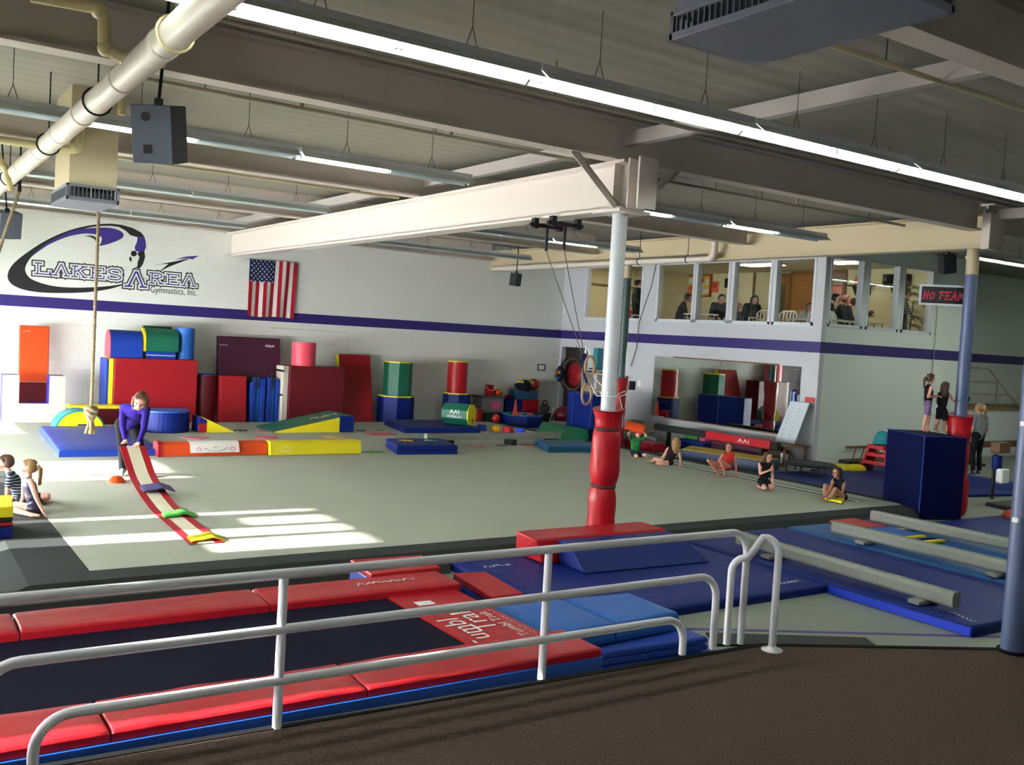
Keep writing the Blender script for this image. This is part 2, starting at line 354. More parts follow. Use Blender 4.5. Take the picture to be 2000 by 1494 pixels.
M_postblue = paint('slate_blue_post_paint', '#4c5a80', 0.4); M_postgreen = paint('dark_green_post_paint', '#2c4744', 0.45)
c2 = struct('column_blue', MB().cyl((15.25, 9.18, 0), (15.25, 9.18, 4.02), 0.10, n=28), M_postblue)
build('upper_shaft', MB().cyl((15.25, 9.18, 4.02), (15.25, 9.18, 4.44), 0.1005, n=28), M_girder, c2)
c3 = struct('column_green', MB().cyl((15.2, 17.92, 0), (15.2, 17.92, 4.12), 0.10, n=28), M_postgreen)
build('upper_shaft', MB().cyl((15.2, 17.92, 4.12), (15.2, 17.92, 4.44), 0.1005, n=28), M_girder, c3)
cp = np.array([6.53, 3.42])
c4 = struct('column_platform', MB().cyl((cp[0], cp[1], PZ), (cp[0], cp[1], 5.2), 0.078, n=28), M_postblue)
mb = MB()
for z in (3.0, 2.15, 1.5): mb.box(cp[0]-0.11, cp[0]-0.06, cp[1]-0.02, cp[1]+0.02, z, z+0.03)
build('clip', mb, M_white, c4)
build('base_collar', MB().cyl((cp[0], cp[1], PZ), (cp[0], cp[1], PZ+0.02), 0.1, n=28), M_nose, c4)
# ================================================================ fluorescent strips
M_fix = paint('fixture_white_enamel', '#c8ccd4', 0.3); M_refl = mat('fixture_reflector', '#bcc6c4', 0.2, 0.04, 2.0, metal=0.0)
M_on = mat('lit_fluorescent_tube', '#ffffff', 0.5, 0, emit='#f3fbec', estr=TUBE); M_off = mat('unlit_fluorescent_tube', '#9fb2c4', 0.15)
M_wire = paint('hanger_wire', '#4a4642', 0.6); M_clear = M_refl
FIX = {}
def fixture(x0, Y, lit, z=4.52, row='', L=2.36):
    n_on = sum(lit); FIX[row] = FIX.get(row, 0)+1
    where = {1: 'strip row over the trampoline', 2: 'strip row above the column joist', 3: 'strip row past the air unit', 4: 'strip row nearest the mural wall', 5: 'added unseen strip row over the platform'}[row]
    nth = ('first', 'second', 'third', 'fourth', 'fifth', 'sixth', 'seventh', 'eighth', 'ninth', 'tenth')[FIX[row]-1]
    lab = '%s fixture from the pipe in the %s, %s' % (nth, where, ('both tubes lit', 'one tube lit', 'tubes dark')[0 if n_on == 2 else 1 if n_on == 1 else 2])
    t = thing('strip_light', lab, 'ceiling light', (x0+L/2, Y, z), 'fluorescent strips in row %d' % row)
    mb = MB().box(x0, x0+L, Y-0.055, Y+0.055, z+0.07, z+0.13); hs = build('housing', mb, M_fix, t)
    for s in (-1, 1):
        mb = MB(); mb.add([(x0, Y+s*0.05, z+0.075), (x0+L, Y+s*0.05, z+0.075), (x0+L, Y+s*0.15, z+0.0), (x0, Y+s*0.15, z+0.0), (x0, Y+s*0.05, z+0.079), (x0+L, Y+s*0.05, z+0.079), (x0+L, Y+s*0.154, z+0.0), (x0, Y+s*0.154, z+0.0)],
               [(0, 1, 2, 3), (7, 6, 5, 4), (2, 6, 7, 3), (0, 4, 5, 1), (0, 3, 7, 4), (1, 5, 6, 2)])
        build('reflector', mb, M_refl, t)
    for k in range(2):
        a = x0+0.03+k*L/2; b = a+L/2-0.06
        build('tube', MB().cyl((a, Y, z+0.025), (b, Y, z+0.025), 0.019, n=12), M_on if lit[k] else M_off, t)
        build('lamp_holder', MB().box(a-0.02, a, Y-0.02, Y+0.02, z-0.005, z+0.075), M_fix, hs); build('lamp_holder', MB().box(b, b+0.02, Y-0.02, Y+0.02, z-0.005, z+0.075), M_fix, hs)
    for u in (0.25, 0.75):
        mb = MB(); x = x0+L*u; mb.tube([(x, Y, ZC), (x, Y, z+0.28)], 0.004, 5).tube([(x, Y, z+0.28), (x-0.05, Y, z+0.13)], 0.004, 5).tube([(x, Y, z+0.28), (x+0.05, Y, z+0.13)], 0.004, 5)
        build('hanger', mb, M_wire, t)
    return t
for k in range(-1, 6): fixture(1.86+2.38*k, 6.2, (1, 1), row=1)
for x0, l in ((-1.2, (0, 1)), (1.2, (1, 0)), (3.6, (0, 1)), (6.0, (1, 0))): fixture(x0, 1.25, l, row=5)  # out-of-view fixtures, added to brighten the rails from the camera side
for x0, l in ((-0.62, (0, 0)), (1.80, (1, 0)), (4.20, (1, 0)), (9.02, (1, 0)), (11.42, (1, 0))): fixture(x0, 11.05, l, row=2)
for x0, l in ((-0.5, (0, 1)), (1.9, (0, 0)), (4.28, (0, 0)), (9.1, (0, 0)), (11.5, (1, 0))): fixture(x0, 16.0, l, row=3)
for x0, l in ((-0.5, (0, 0)), (1.9, (1, 0)), (4.28, (0, 0)), (9.25, (0, 0)), (11.65, (0, 0))): fixture(x0, 20.4, l, row=4)
for x0 in (16.6, 19.0, 21.4): fixture(x0, 6.2, (1, 1), row=1)
for x0 in (18.3, 20.7, 23.1): fixture(x0, 11.05, (1, 1), z=4.66, row=2)
# ================================================================ exercise floor
M_cgrey = mat('pale_grey_carpet', '#a9ad9f', 0.95, 0.07, 1.2, 0.5, 160, spec=0.1, det=8)
M_cdark = mat('charcoal_carpet', '#3a3e3e', 0.95, 0.15, 40, 0.5, 160, spec=0.1)
M_black = mat('black_rubber', '#101114', 0.6); M_wline = paint('white_line', '#d8dcd8', 0.7)
SZ = 0.15
sf = thing('spring_floor', 'large pale grey carpeted exercise floor with charcoal border', 'exercise floor', (8, 16, 0))
mb = MB().box(1.75, 14.3, 9.47, 22.45, 0.02, SZ); build('carpet', mb, M_cgrey, sf)
mb = MB().hexa([(0.72, 8.98, 0.0), (14.62, 8.98, 0), (14.62, 9.47, 0), (0.72, 9.47, 0)], [(1.2, 9.12, SZ), (14.55, 9.12, SZ), (14.55, 9.47, SZ), (1.2, 9.47, SZ)])
mb.hexa([(0.72, 9.47, 0.0), (1.75, 9.47, 0), (1.75, 22.45, 0), (0.72, 22.45, 0)], [(1.2, 9.47, SZ), (1.75, 9.47, SZ), (1.75, 22.45, SZ), (1.2, 22.45, SZ)])
mb.hexa([(14.3, 9.47, 0.0), (14.62, 9.47, 0), (14.62, 22.45, 0), (14.3, 22.45, 0)], [(14.3, 9.47, SZ), (14.55, 9.47, SZ), (14.55, 22.45, SZ), (14.3, 22.45, SZ)])
build('border', mb, M_cdark, sf)
build('shade_strip', MB().hexa([(0.85, 8.70, 0.0), (5.2, 8.70, 0.0), (5.2, 9.0, 0.0), (0.85, 9.0, 0.0)], [(0.9, 8.74, 0.09), (5.2, 8.74, 0.09), (5.2, 9.1, 0.12), (0.9, 9.1, 0.12)]), M_black, sf)  # black strip standing in for the shade in front of the floor edge
for n_, x0, x1, m_ in (('boundary_edge', 13.62, 13.69, M_black), ('boundary_line', 13.69, 13.81, M_wline), ('boundary_edge', 13.81, 13.88, M_black)):
    build(n_, MB().box(x0, x1, 9.95, 14.6, SZ, SZ+0.004), m_, sf)
# ================================================================ guard rail on the platform edge
RY = 4.36; RR = 0.024
def arc(c, r, a0, a1, ux, uy, n=7):
    c, ux, uy = (np.array(q, float) for q in (c, ux, uy)); return [c+r*(math.cos(a0+(a1-a0)*k/n)*ux+math.sin(a0+(a1-a0)*k/n)*uy) for k in range(n+1)]
M_rail = paint('rail_white_paint', '#d4d4dc', 0.35)
gr = thing('guard_rail', 'white painted steel guard rail with three nested pipe rails at the platform edge', 'railing', (2.5, RY, PZ))
UX, UZ = (1, 0, 0), (0, 0, 1)
for z, xr, xl in ((1.355, 4.86, 0.20), (1.085, 4.60, 0.40), (0.835, 4.33, 0.61)):
    r = 0.15
    pts = [(xl, RY, PZ)]+arc((xl+r, RY, z-r), r, math.pi, math.pi/2, UX, UZ)+arc((xr-r, RY-0.02, z-r), r, math.pi/2, 0, UX, UZ)+[(xr, RY-0.02, PZ)]
    build('rail', MB().tube(pts, RR, 14), M_rail, gr)
for x in (1.675, 3.245): build('post', MB().cyl((x, RY, PZ), (x, RY, 1.34), RR*0.95, n=14), M_rail, gr)
hr = thing('hand_rail', 'short white hooped hand rail with round floor flange beside the guard rail end', 'railing', (4.95, 4.15, PZ))
a, b = np.array([4.76, 4.37, PZ]), np.array([4.95, 4.15, PZ]); d = (b-a); Ld = np.linalg.norm(d); d = d/Ld
zt = 1.34; r = 0.10
pts = [a]+arc(a+d*r+np.array([0, 0, 1.19-r-PZ+0.0]), r, math.pi, math.pi/2, d, UZ)+arc(b-d*r+np.array([0, 0, zt-r-PZ]), r, math.pi/2, 0, d, UZ)+[b]
build('hoop', MB().tube(pts, RR, 14), M_rail, hr)
build('flange', MB().lathe([(0.07, 0.0), (0.07, 0.008), (0.03, 0.016), (0.028, 0.03)], (4.95, 4.15, PZ), 20), M_white, hr)
# ================================================================ tumbling trampoline
M_bed = mat('dark_tumbling_bed', '#16162a', 0.9, 0.12, 60, 0.25, 300, spec=0.1); M_navy = mat('navy_vinyl', '#08206c', 0.5, 0.07, 2.0, 0.35, 5.0, bdist=0.03, spec=0.2); M_royal = vinyl('royal_blue_vinyl', '#173a98')
M_blue2 = vinyl('mid_blue_vinyl', '#2560b0'); M_redpad = vinyl('trampoline_red_vinyl', '#b01a26', 0.36); M_frameb = paint('blue_frame_paint', '#1a4aa0', 0.35)
M_yv = vinyl('yellow_vinyl', '#dccb1e'); M_gv = vinyl('green_vinyl', '#14604a'); M_dkred = vinyl('dark_red_vinyl', '#8e1420'); M_mar = vinyl('maroon_vinyl', '#5e121e')
M_print = paint('white_print', '#dfe2e2', 0.6)
def pillow(mb, c00, c10, c11, c01, z0, z1, nx=10, ny=5, amp=0.006, rnd=0.25, mi=0, seed=0):
    """soft pad over a plan quad: flat bottom, rounded puffy top"""
    rg = np.random.RandomState(seed); c00, c10, c11, c01 = (np.array(q[:2], float) for q in (c00, c10, c11, c01))
    ph = rg.rand(6)*6.28
    def top(u, v):
        p = c00*(1-u)*(1-v)+c10*u*(1-v)+c11*u*v+c01*(1-u)*v
        e = min(u, 1-u)*np.linalg.norm(c10-c00), min(v, 1-v)*np.linalg.norm(c01-c00); R = (z1-z0)*rnd+1e-6
        k = 1.0
        for q in e:
            if q < R: k *= math.sqrt(max(0, 1-(1-q/R)**2))
        w = amp*(math.sin(9*u+4*v+ph[0])*0.5+math.sin(17*u-6*v+ph[1])*0.35+math.sin(31*u+ph[2])*0.25)
        return (p[0], p[1], z0+(z1-z0)*(1-rnd+rnd*k)+(w if 0 < u < 1 and 0 < v < 1 else 0))
    def edge(n, L):
        R = (z1-z0)*rnd/L; s = [0, R*0.3, R]+list(np.linspace(R, 1-R, n)[1:-1])+[1-R, 1-R*0.3, 1]; return s
    us = edge(nx, np.linalg.norm(c10-c00)); vs = edge(ny, np.linalg.norm(c01-c00))
    G = [[top(u, v) for u in us] for v in vs]; mb.grid(G, mi, True)
    n, m = len(us), len(vs)
    ring = [G[0][j] for j in range(n)]+[G[i][n-1] for i in range(1, m)]+[G[m-1][j] for j in range(n-2, -1, -1)]+[G[i][0] for i in range(m-2, 0, -1)]
    k = len(ring); mb.add(ring+[(p[0], p[1], z0) for p in ring], [(i, k+i, k+(i+1) % k, (i+1) % k) for i in range(k)], mi, False)
    mb.add([(p[0], p[1], z0) for p in ring], [tuple(range(k-1, -1, -1))], mi)
    return mb
TZ = 0.58
tt = thing('tumbling_trampoline', 'long dark tumbling trampoline bed with red edge pads behind the guard rail', 'trampoline', (1.5, 5.7, 0))
mb = MB(); X0 = -0.9
for y in (4.72, 6.78): mb.box(X0, 3.95, y-0.04, y+0.04, 0.30, 0.46)
mb.box(3.87, 3.95, 4.76, 6.74, 0.30, 0.46)
build('side_rail', MB().box(X0, 3.95, 4.66, 4.76, 0.16, 0.535), M_frameb, tt)
build('side_rail', MB().box(X0, 3.95, 6.70, 6.78, 0.26, 0.46), M_frameb, tt)
build('end_rail', MB().box(3.87, 3.95, 4.76, 6.70, 0.30, 0.46), M_frameb, tt)
for x in (-0.5, 1.2, 2.6, 3.8):
    for y in (4.72, 6.74): build('leg', MB().box(x-0.03, x+0.03, y-0.03, y+0.03, 0, 0.17 if y < 5 else 0.27), M_frameb, tt)
build('bed', MB().box(X0, 3.3, 5.05, 6.48, 0.50, 0.515), M_bed, tt)
ez = build('end_zone', MB().box(3.3, 3.9, 5.05, 6.48, 0.505, 0.525), M_redpad, tt, label='red end strip of the bed with white lettering')
mb = MB(); put_text(mb, 'Tumbl', 0.25, (3.45, 5.48, 0.5265), (0, 1, 0), (-1, 0, 0), wid=0.62); put_text(mb, 'Trak', 0.25, (3.62, 5.72, 0.5265), (0, 1, 0), (-1, 0, 0), wid=0.52)
put_text(mb, 'Tumbl Trak', 0.11, (3.77, 5.55, 0.5265), (0, 1, 0), (-1, 0, 0), wid=0.6)
scribble(mb, (3.85, 5.6, 0.5265), (0, 1, 0), (-1, 0, 0), 0.95, 0.035, 34, seed=4)
build('lettering', mb, M_print, ez)
build('paper_tag', MB().box(3.42, 3.56, 6.15, 6.25, 0.5255, 0.5275), M_print, ez)
for k, (a, b) in enumerate(((X0, 0.80), (0.81, 2.38), (2.39, 3.95))):
    build('edge_pad', pillow(MB(), (a, 6.45), (b, 6.45), (b, 6.86), (a, 6.86), 0.515, TZ, 10, 5, 0.003, 0.3, seed=k), M_redpad, tt)
for k, (a, b) in enumerate(((X0, 0.98), (0.99, 2.30), (2.31, 3.95))):
    build('edge_pad', pillow(MB(), (a, 4.68), (b, 4.68), (b, 5.10), (a, 5.10), 0.536, TZ+0.012, 26, 7, 0.006, 0.3, seed=10+k), M_redpad, tt)
mb = MB(); scribble(mb, (3.4, 6.66, TZ+0.005), (1, 0, 0), (0, 1, 0), 0.5, 0.09, 16, seed=5); build('lettering', mb, M_print, tt)
# red topped blocks at the far end of the trampoline
def twotone(name, label, cat, plan, z0, zs, z1, mside, mtop, group=None):
    t = thing(name, label, cat, (*np.mean(plan, axis=0), z0), group)
    build('body', MB().slab(plan, z0, zs), mside, t, 0.012); build('top_cover', MB().slab(plan, zs, z1), mtop, t, 0.012); return t
twotone('spotting_block', 'red topped blue foam block behind the corner of the trampoline pad', 'foam block', [(3.38, 6.90), (4.02, 6.90), (4.08, 7.35), (3.42, 7.4)], 0, 0.54, 0.59, M_royal, M_redpad)
twotone('spotting_block', 'red topped blue foam block beyond the end of the trampoline', 'foam block', [(4.11, 6.24), (4.42, 6.24), (4.5, 6.95), (4.2, 7.0)], 0, 0.44, 0.5, M_royal, M_redpad)
# stack of folded light blue mats
for k, (z0, z1) in enumerate(((0.0, 0.115), (0.12, 0.235), (0.24, 0.345))):
    t = thing('folding_mat', ('light blue folded mat at the bottom of the stack by the trampoline', 'light blue folded mat in the middle of the stack by the trampoline', 'light blue folded mat under the top mat of the stack')[k], 'gym mat', (4.7, 5.5, z0), 'stacked blue mats')
    dx = 0.02*((k*7) % 3-1)
    for h in (0, 1):
        a, b = z0+h*(z1-z0)/2, z0+(h+1)*(z1-z0)/2-0.006
        build('panel', pillow(MB(), (4.02+dx, 5.22), (5.5-0.06*k+dx, 5.15), (5.5-0.06*k, 6.05), (4.05, 6.1), a, b, 8, 5, 0.002, 0.4, seed=20+2*k+h), M_royal, t)
t = thing('folding_mat', 'wide mid blue mat lying on top of the stack by the trampoline', 'gym mat', (4.6, 5.6, 0.35), 'stacked blue mats')
for h in (0, 1):
    build('panel', pillow(MB(), (3.99, 5.30), (4.62, 5.32), (4.62, 6.02), (3.99, 6.05), 0.35+0.075*h, 0.42+0.075*h, 8, 5, 0.003, 0.5, seed=30+h), M_blue2, t)
    build('panel', pillow(MB(), (4.63, 5.32), (5.28, 5.36), (5.28, 5.95), (4.63, 6.02), 0.35+0.075*h, 0.42+0.075*h, 8, 5, 0.003, 0.5, seed=32+h), M_blue2, t)
# ================================================================ blue landing mats and low beams on the right
ml = thing('landing_mat', 'wide navy blue landing mat running past the padded white column base', 'gym mat', (7, 7.6, 0), 'landing mats on the grey floor')
build('mat_body', pillow(MB(), (5.25, 6.53), (8.58, 6.53), (8.58, 8.92), (5.25, 8.92), 0.0, 0.10, 20, 14, 0.002, 0.35, seed=40), M_navy, ml)
mb = MB(); scribble(mb, (8.2, 6.72, 0.106), (1, 0, 0), (0, 1, 0), 0.36, 0.08, 14, seed=6); build('print', mb, M_print, ml)
mb = MB(); scribble(mb, (5.62, 8.45, 0.106), (1, 0, 0), (0, 1, 0), 0.34, 0.1, 13, seed=7); build('print', mb, M_print, ml)
m2 = thing('landing_mat', 'navy blue landing mat with worn bright blue edge under the nearest low beam', 'gym mat', (9.6, 6.9, 0), 'landing mats on the grey floor')
build('mat_body', pillow(MB(), (8.6, 4.88), (10.62, 4.9), (10.66, 8.92), (8.6, 8.92), 0.0, 0.11, 12, 20, 0.003, 0.35, seed=41), M_navy, m2)
build('edge_binding', MB().box(8.585, 8.602, 4.9, 6.5, 0.005, 0.085), vinyl('bright_blue_vinyl', '#1a3fd0'), m2)
mb = MB(); scribble(mb, (8.78, 5.1, 0.117), (0.3, 1, 0), (-1, 0.3, 0), 0.32, 0.07, 12, seed=8); build('print', mb, M_print, m2)
m3 = thing('landing_mat', 'lighter teal blue landing mat under the middle low beam', 'gym mat', (11.6, 7.4, 0), 'landing mats on the grey floor')
build('mat_body', pillow(MB(), (10.68, 5.7), (12.6, 5.7), (12.6, 8.9), (10.72, 8.9), 0.0, 0.12, 12, 16, 0.004, 0.35, seed=42), vinyl('teal_blue_vinyl', '#1d548c'), m3)
M_beam = mat('grey_suede', '#84867f', 0.9, 0.08, 20, 0.2, 200, spec=0.15)
def low_beam(label, a, b, z0, w=0.13, h=0.15, feet=(0.12, 0.8)):
    a, b = np.array(a, float), np.array(b, float); d = (b-a)/np.linalg.norm(b-a); n = np.array([d[1], -d[0]])
    t = thing('low_beam', label, 'balance beam', (*(a+b)/2, z0), 'grey low beams on the blue mats')
    prof = []
    for (u, v) in ((-0.5, 0.2), (-0.36, 0), (0.36, 0), (0.5, 0.2), (0.5, 0.75), (0.38, 1), (-0.38, 1), (-0.5, 0.75)): prof.append(np.array([a[0]+n[0]*u*w, a[1]+n[1]*u*w, z0+0.045+v*h]))
    build('beam_body', MB().prism(prof, (0, 0, 0), (*(b-a), 0)), M_beam, t, 0.012, 2)
    for s in feet:
        p = a+(b-a)*s; build('foot', MB().obox((*(p-n*0.17-d*0.07), z0), (*(n*0.34), 0), (*(d*0.14), 0), (0, 0, 0.046)), M_beam, t, 0.012)
    return t
low_beam('grey suede low balance beam along the edge of the navy mat', (8.86, 5.22), (8.98, 8.15), 0.118)
low_beam('grey suede low balance beam across the teal blue mat', (10.86, 5.6), (10.86, 8.2), 0.129)
low_beam('grey suede low balance beam beside the red and blue panel mats', (12.3, 5.9), (12.25, 8.6), 0.129)
t = thing('panel_mat', 'thin red blue and yellow striped panel mat under the grey beams', 'gym mat', (11.6, 8.2, 0.12))
q = [Pz(*p_, 0.14) for p_ in ((1650, 1022), (1705, 1018), (1765, 1040), (1700, 1045))]
build('red_panel', MB().slab([(11.55, 8.3), (12.15, 8.25), (12.15, 8.85), (11.6, 8.85)], 0.131, 0.17), M_redpad, t, 0.01)
build('blue_panel', MB().slab([(11.35, 7.75), (12.1, 7.7), (12.15, 8.24), (11.55, 8.29)], 0.131, 0.165), M_blue2, t, 0.01)
for k in range(3): build('stripe_panel', MB().slab([(11.2+0.02*k, 7.68-0.14*k), (12.08, 7.62-0.14*k), (12.1, 7.69-0.14*k), (11.3, 7.74-0.14*k)], 0.131, 0.16), (M_yv, M_navy, M_yv)[k], t, 0.005)
m4 = thing('landing_mat', 'dark navy landing mat spread on the floor around the blue column', 'gym mat', (15.4, 7.0, 0), 'landing mats on the grey floor')
build('mat_body', pillow(MB(), (12.62, 4.6), (18.5, 4.6), (18.5, 8.55), (12.62, 8.55), 0.0, 0.08, 12, 10, 0.003, 0.35, seed=43), M_navy, m4)
tag(build('floor_ramp', MB().hexa([tuple(Pz(*p_, 0.0)) for p_ in ((1400, 1262), (1715, 1266), (1690, 1248), (1377, 1237))], [tuple(Pz(*p_, 0.0)+np.array([0, 0, 0.02])) for p_ in ((1400, 1262), (1712, 1265), (1690, 1249), (1380, 1239))]), M_black), 'flat black rubber threshold strip on the grey floor by the platform', 'floor mat')
# ================================================================ column pads
M_strap = mat('black_strap', '#141416', 0.7); M_pstrap = mat('dark_red_strap', '#4a0d14', 0.7)
def column_pad(label, x, y, segs, mats, wob=0.012, flare=0.0):
    t = thing('column_pad', label, 'column padding', (x, y, segs[0][0]))
    rg = np.random.RandomState(int(x*10))
    for i, (z0, z1, r, rn) in enumerate(segs):
        prof = []; top = i == len(segs)-1
        for k in range(13):
            u = k/12; q = r-(r-rn)*(abs(2*u-1)**4)
            if top and u > 0.5: q = r+flare*(u-0.5)*2
            prof.append((q, z0+(z1-z0)*u))
        mb = MB(); n = 28; ph = rg.rand(4)*6.28; vs = []
        for rr, h in prof:
            for k in range(n):
                tt_ = 2*math.pi*k/n; w = 1+wob/r*(math.sin(3*tt_+ph[0]+h*5)*0.5+math.sin(7*tt_+h*11+ph[1])*0.4+math.sin(13*h+ph[2])*0.4)
                vs.append((x+rr*w*math.cos(tt_), y+rr*w*math.sin(tt_), h+(0.03*math.sin(tt_+1) if top and h == prof[-1][1] and flare else 0)))
        fs = [(j*n+k, j*n+(k+1) % n, (j+1)*n+(k+1) % n, (j+1)*n+k) for j in range(12) for k in range(n)]
        # inner sleeve closing the pad onto the shaft
        mb.add(vs, fs, 0, True)
        for rr_, j in ((0.1, 12), (0.1, 0)):
            ring = vs[j*n:(j+1)*n]; inn = [(x+rr_*math.cos(2*math.pi*k/n), y+rr_*math.sin(2*math.pi*k/n), ring[k][2]-(0.02 if j else -0.0)) for k in range(n)]
            mb.add(ring+inn, [((k, (k+1) % n, n+(k+1) % n, n+k) if j else (k, n+k, n+(k+1) % n, (k+1) % n)) for k in range(n)], 0, True)
        ps = build('pad_segment', mb, mats[i % len(mats)], t)
        if i: build('strap', MB().lathe([(rn+0.004, z0-0.025), (rn+0.012, z0-0.02), (rn+0.012, z0+0.02), (rn+0.004, z0+0.025)], (x, y, 0), 28), M_pstrap, ps)
    return t
zz = [Py(1180, p_, 9.05)[2] for p_ in (1056, 948, 838, 798)]
column_pad('red vinyl padding strapped in bulging sections round the white column', 7.5, 9.05, [(0.0, zz[1], 0.172, 0.14), (zz[1], zz[2], 0.18, 0.142), (zz[2], zz[3], 0.155, 0.142)], [M_pvinyl], flare=0.035)
zz = [Py(1880, p_, 9.18)[2] for p_ in (925, 862, 812)]
column_pad('red vinyl padding round the slate blue column behind the navy block', 15.25, 9.18, [(0.0, zz[0], 0.225, 0.17), (zz[0], zz[1], 0.185, 0.155), (zz[1], zz[2]+0.02, 0.18, 0.155)], [M_pvinyl], flare=0.04)
zz = [Py(1225, p_, 17.92)[2] for p_ in (820, 736)]
column_pad('dark red vinyl padding hung round the dark green column near the mirror', 15.2, 17.92, [(0.0, zz[0], 0.16, 0.14), (zz[0], zz[1], 0.17, 0.14)], [M_dkred], flare=0.02)
rb = thing('base_mat', 'low red vinyl base mat fitted round the foot of the white column', 'gym mat', (7, 8.6, 0.1))
build('mat_body', MB().hexa([(6.12, 8.32, 0.106), (8.05, 8.32, 0.106), (8.05, 8.86, 0.106), (6.12, 8.86, 0.106)], [(6.05, 8.38, 0.37), (7.95, 8.38, 0.37), (7.95, 8.84, 0.37), (6.1, 8.84, 0.37)]), M_pvinyl, rb, 0.025, 3)
bw = thing('wedge_mat', 'navy blue trapezoid foam wedge in front of the white column', 'foam wedge', (7.2, 8.0, 0.1))
build('mat_body', MB().hexa([(6.30, 7.80, 0.106), (8.07, 7.72, 0.106), (8.09, 8.27, 0.106), (6.33, 8.3, 0.106)], [(6.28, 8.08, 0.37), (7.86, 8.04, 0.37), (7.86, 8.28, 0.37), (6.28, 8.3, 0.37)]), M_navy, bw, 0.02, 3)
# tall navy block
p0, va, vb = np.array([14.03, 9.01]), np.array([0.50, 1.04]), np.array([0.70, -0.305])
nb = thing('landing_block', 'tall navy blue foam block standing beside the exercise floor corner', 'foam block', (*(p0+(va+vb)/2), 0.08))
mb = MB().slab([p0, p0+vb, p0+vb+va, p0+va], 0.004, 1.345); build('block_body', mb, mat('deep_navy_vinyl', '#030b38', 0.6, 0.07, 2.0, 0.3, 5.0, bdist=0.03, spec=0.1), nb, 0.03, 3)
for a, b in ((p0, p0+vb), (p0, p0+va)): build('piping', MB().tube([(*a, 1.345), (*b, 1.345)], 0.008, 6), M_royal, nb)
build('piping', MB().tube([(*(p0+0.008), 0.1), (*(p0+0.008), 1.34)], 0.008, 6), M_royal, nb)
# ================================================================ mural on the back wall
M_mblk = paint('mural_black', '#15141a', 0.6); M_mpur = paint('mural_purple', '#3a2a86', 0.6); M_mwht = paint('mural_white', '#d8d9d8', 0.6)
def WQ(cx, cy, d=0.002): return Py(cx/3.32, 400+cy/3.32, YB-d)
def poly(mb, pts, d):
    P = [WQ(x, y, d) for x, y in pts]; B = [p+np.array([0, d, 0]) for p in P]
    # make the face point to the room
    area = sum((P[i][0]*P[(i+1) % len(P)][2]-P[(i+1) % len(P)][0]*P[i][2]) for i in range(len(P)))
    idx = list(range(len(P))); mb.add(P, [tuple(idx if area > 0 else idx[::-1])]); return mb
def band(mb, A, B, d):
    n = len(A); P = [WQ(x, y, d) for x, y in A]+[WQ(x, y, d) for x, y in B]
    mb.add(P, [(i, n+i, n+i+1, i+1) for i in range(n-1)])
def smooth_curve(pts, n=60):
    P = np.array(pts, float); t = np.linspace(0, len(P)-1, n); out = []
    for u in t:
        i = min(int(u), len(P)-2); f = u-i; p0, p1, p2, p3 = P[max(i-1, 0)], P[i], P[i+1], P[min(i+2, len(P)-1)]
        out.append(tuple(0.5*((2*p1)+(-p0+p2)*f+(2*p0-5*p1+4*p2-p3)*f*f+(-p0+3*p1-3*p2+p3)*f**3)))
    return out
outer = [(720, 122), (600, 130), (450, 165), (300, 230), (160, 320), (80, 390), (50, 450), (62, 500), (115, 537), (210, 562), (350, 572), (550, 568), (700, 548), (800, 520), (880, 500), (960, 470)]
inner = [(715, 136), (600, 143), (455, 182), (320, 250), (212, 330), (170, 390), (165, 432), (195, 475), (260, 505), (340, 525), (430, 535), (560, 536), (700, 527), (800, 512), (880, 496), (960, 468)]
mb = MB(); band(mb, smooth_curve(outer), smooth_curve(inner), 0.002); build('swoosh', mb, M_mblk, wb, label='black swoosh of the painted gymnastics logo')
mb = MB(); poly(mb, [(720, 122), (790, 130), (860, 150), (915, 180), (935, 205), (892, 210), (845, 197), (815, 168), (770, 143), (714, 136)], 0.003); build('gymnast_legs', mb, M_mblk, wb)
mb = MB(); poly(mb, [(892, 209), (935, 204), (945, 238), (947, 275), (935, 303), (905, 308), (878, 297), (873, 275), (888, 240)], 0.003); build('gymnast_body', mb, M_mpur, wb)
mb = MB(); poly(mb, [(868+20*math.cos(a), 316+19*math.sin(a)) for a in np.linspace(0, 6.28, 15)[:-1]], 0.004)
poly(mb, [(858, 330), (848, 338), (855, 355), (848, 372), (838, 355), (838, 340)], 0.004); build('gymnast_head', mb, M_mblk, wb)
mb = MB(); poly(mb, [(905, 303), (936, 300), (941, 338), (926, 386), (908, 411), (866, 411), (890, 400), (893, 370), (905, 340), (890, 318)], 0.003); build('gymnast_arms', mb, M_mblk, wb)
mb = MB(); A = [(205, 328), (300, 252), (400, 197), (500, 162), (620, 149), (720, 150), (785, 172), (803, 197)]; B = [(212, 330), (310, 262), (420, 213), (520, 189), (600, 188), (652, 206), (660, 225), (645, 268)]
band(mb, smooth_curve(A, 30), smooth_curve(B, 30), 0.003); poly(mb, [(803, 197), (645, 268), (700, 255), (755, 236), (793, 215)], 0.003); build('wave', mb, M_mpur, wb, label='purple wave inside the painted logo')
mb = MB(); poly(mb, [(545, 200), (600, 200), (630, 215), (622, 237), (612, 222), (590, 210)], 0.004); build('wave_crest', mb, M_mblk, wb)
mb = MB(); poly(mb, [(985, 396), (1040, 384), (1092, 384), (1062, 408), (1030, 436), (1095, 402), (1230, 350), (1285, 332), (1150, 364), (1085, 377)], 0.003); build('dart', mb, M_mblk, wb)
mb = MB(); poly(mb, [(1125, 355), (1205, 336), (1290, 329), (1245, 356), (1232, 344)], 0.004); build('dart_tip', mb, M_mpur, wb)
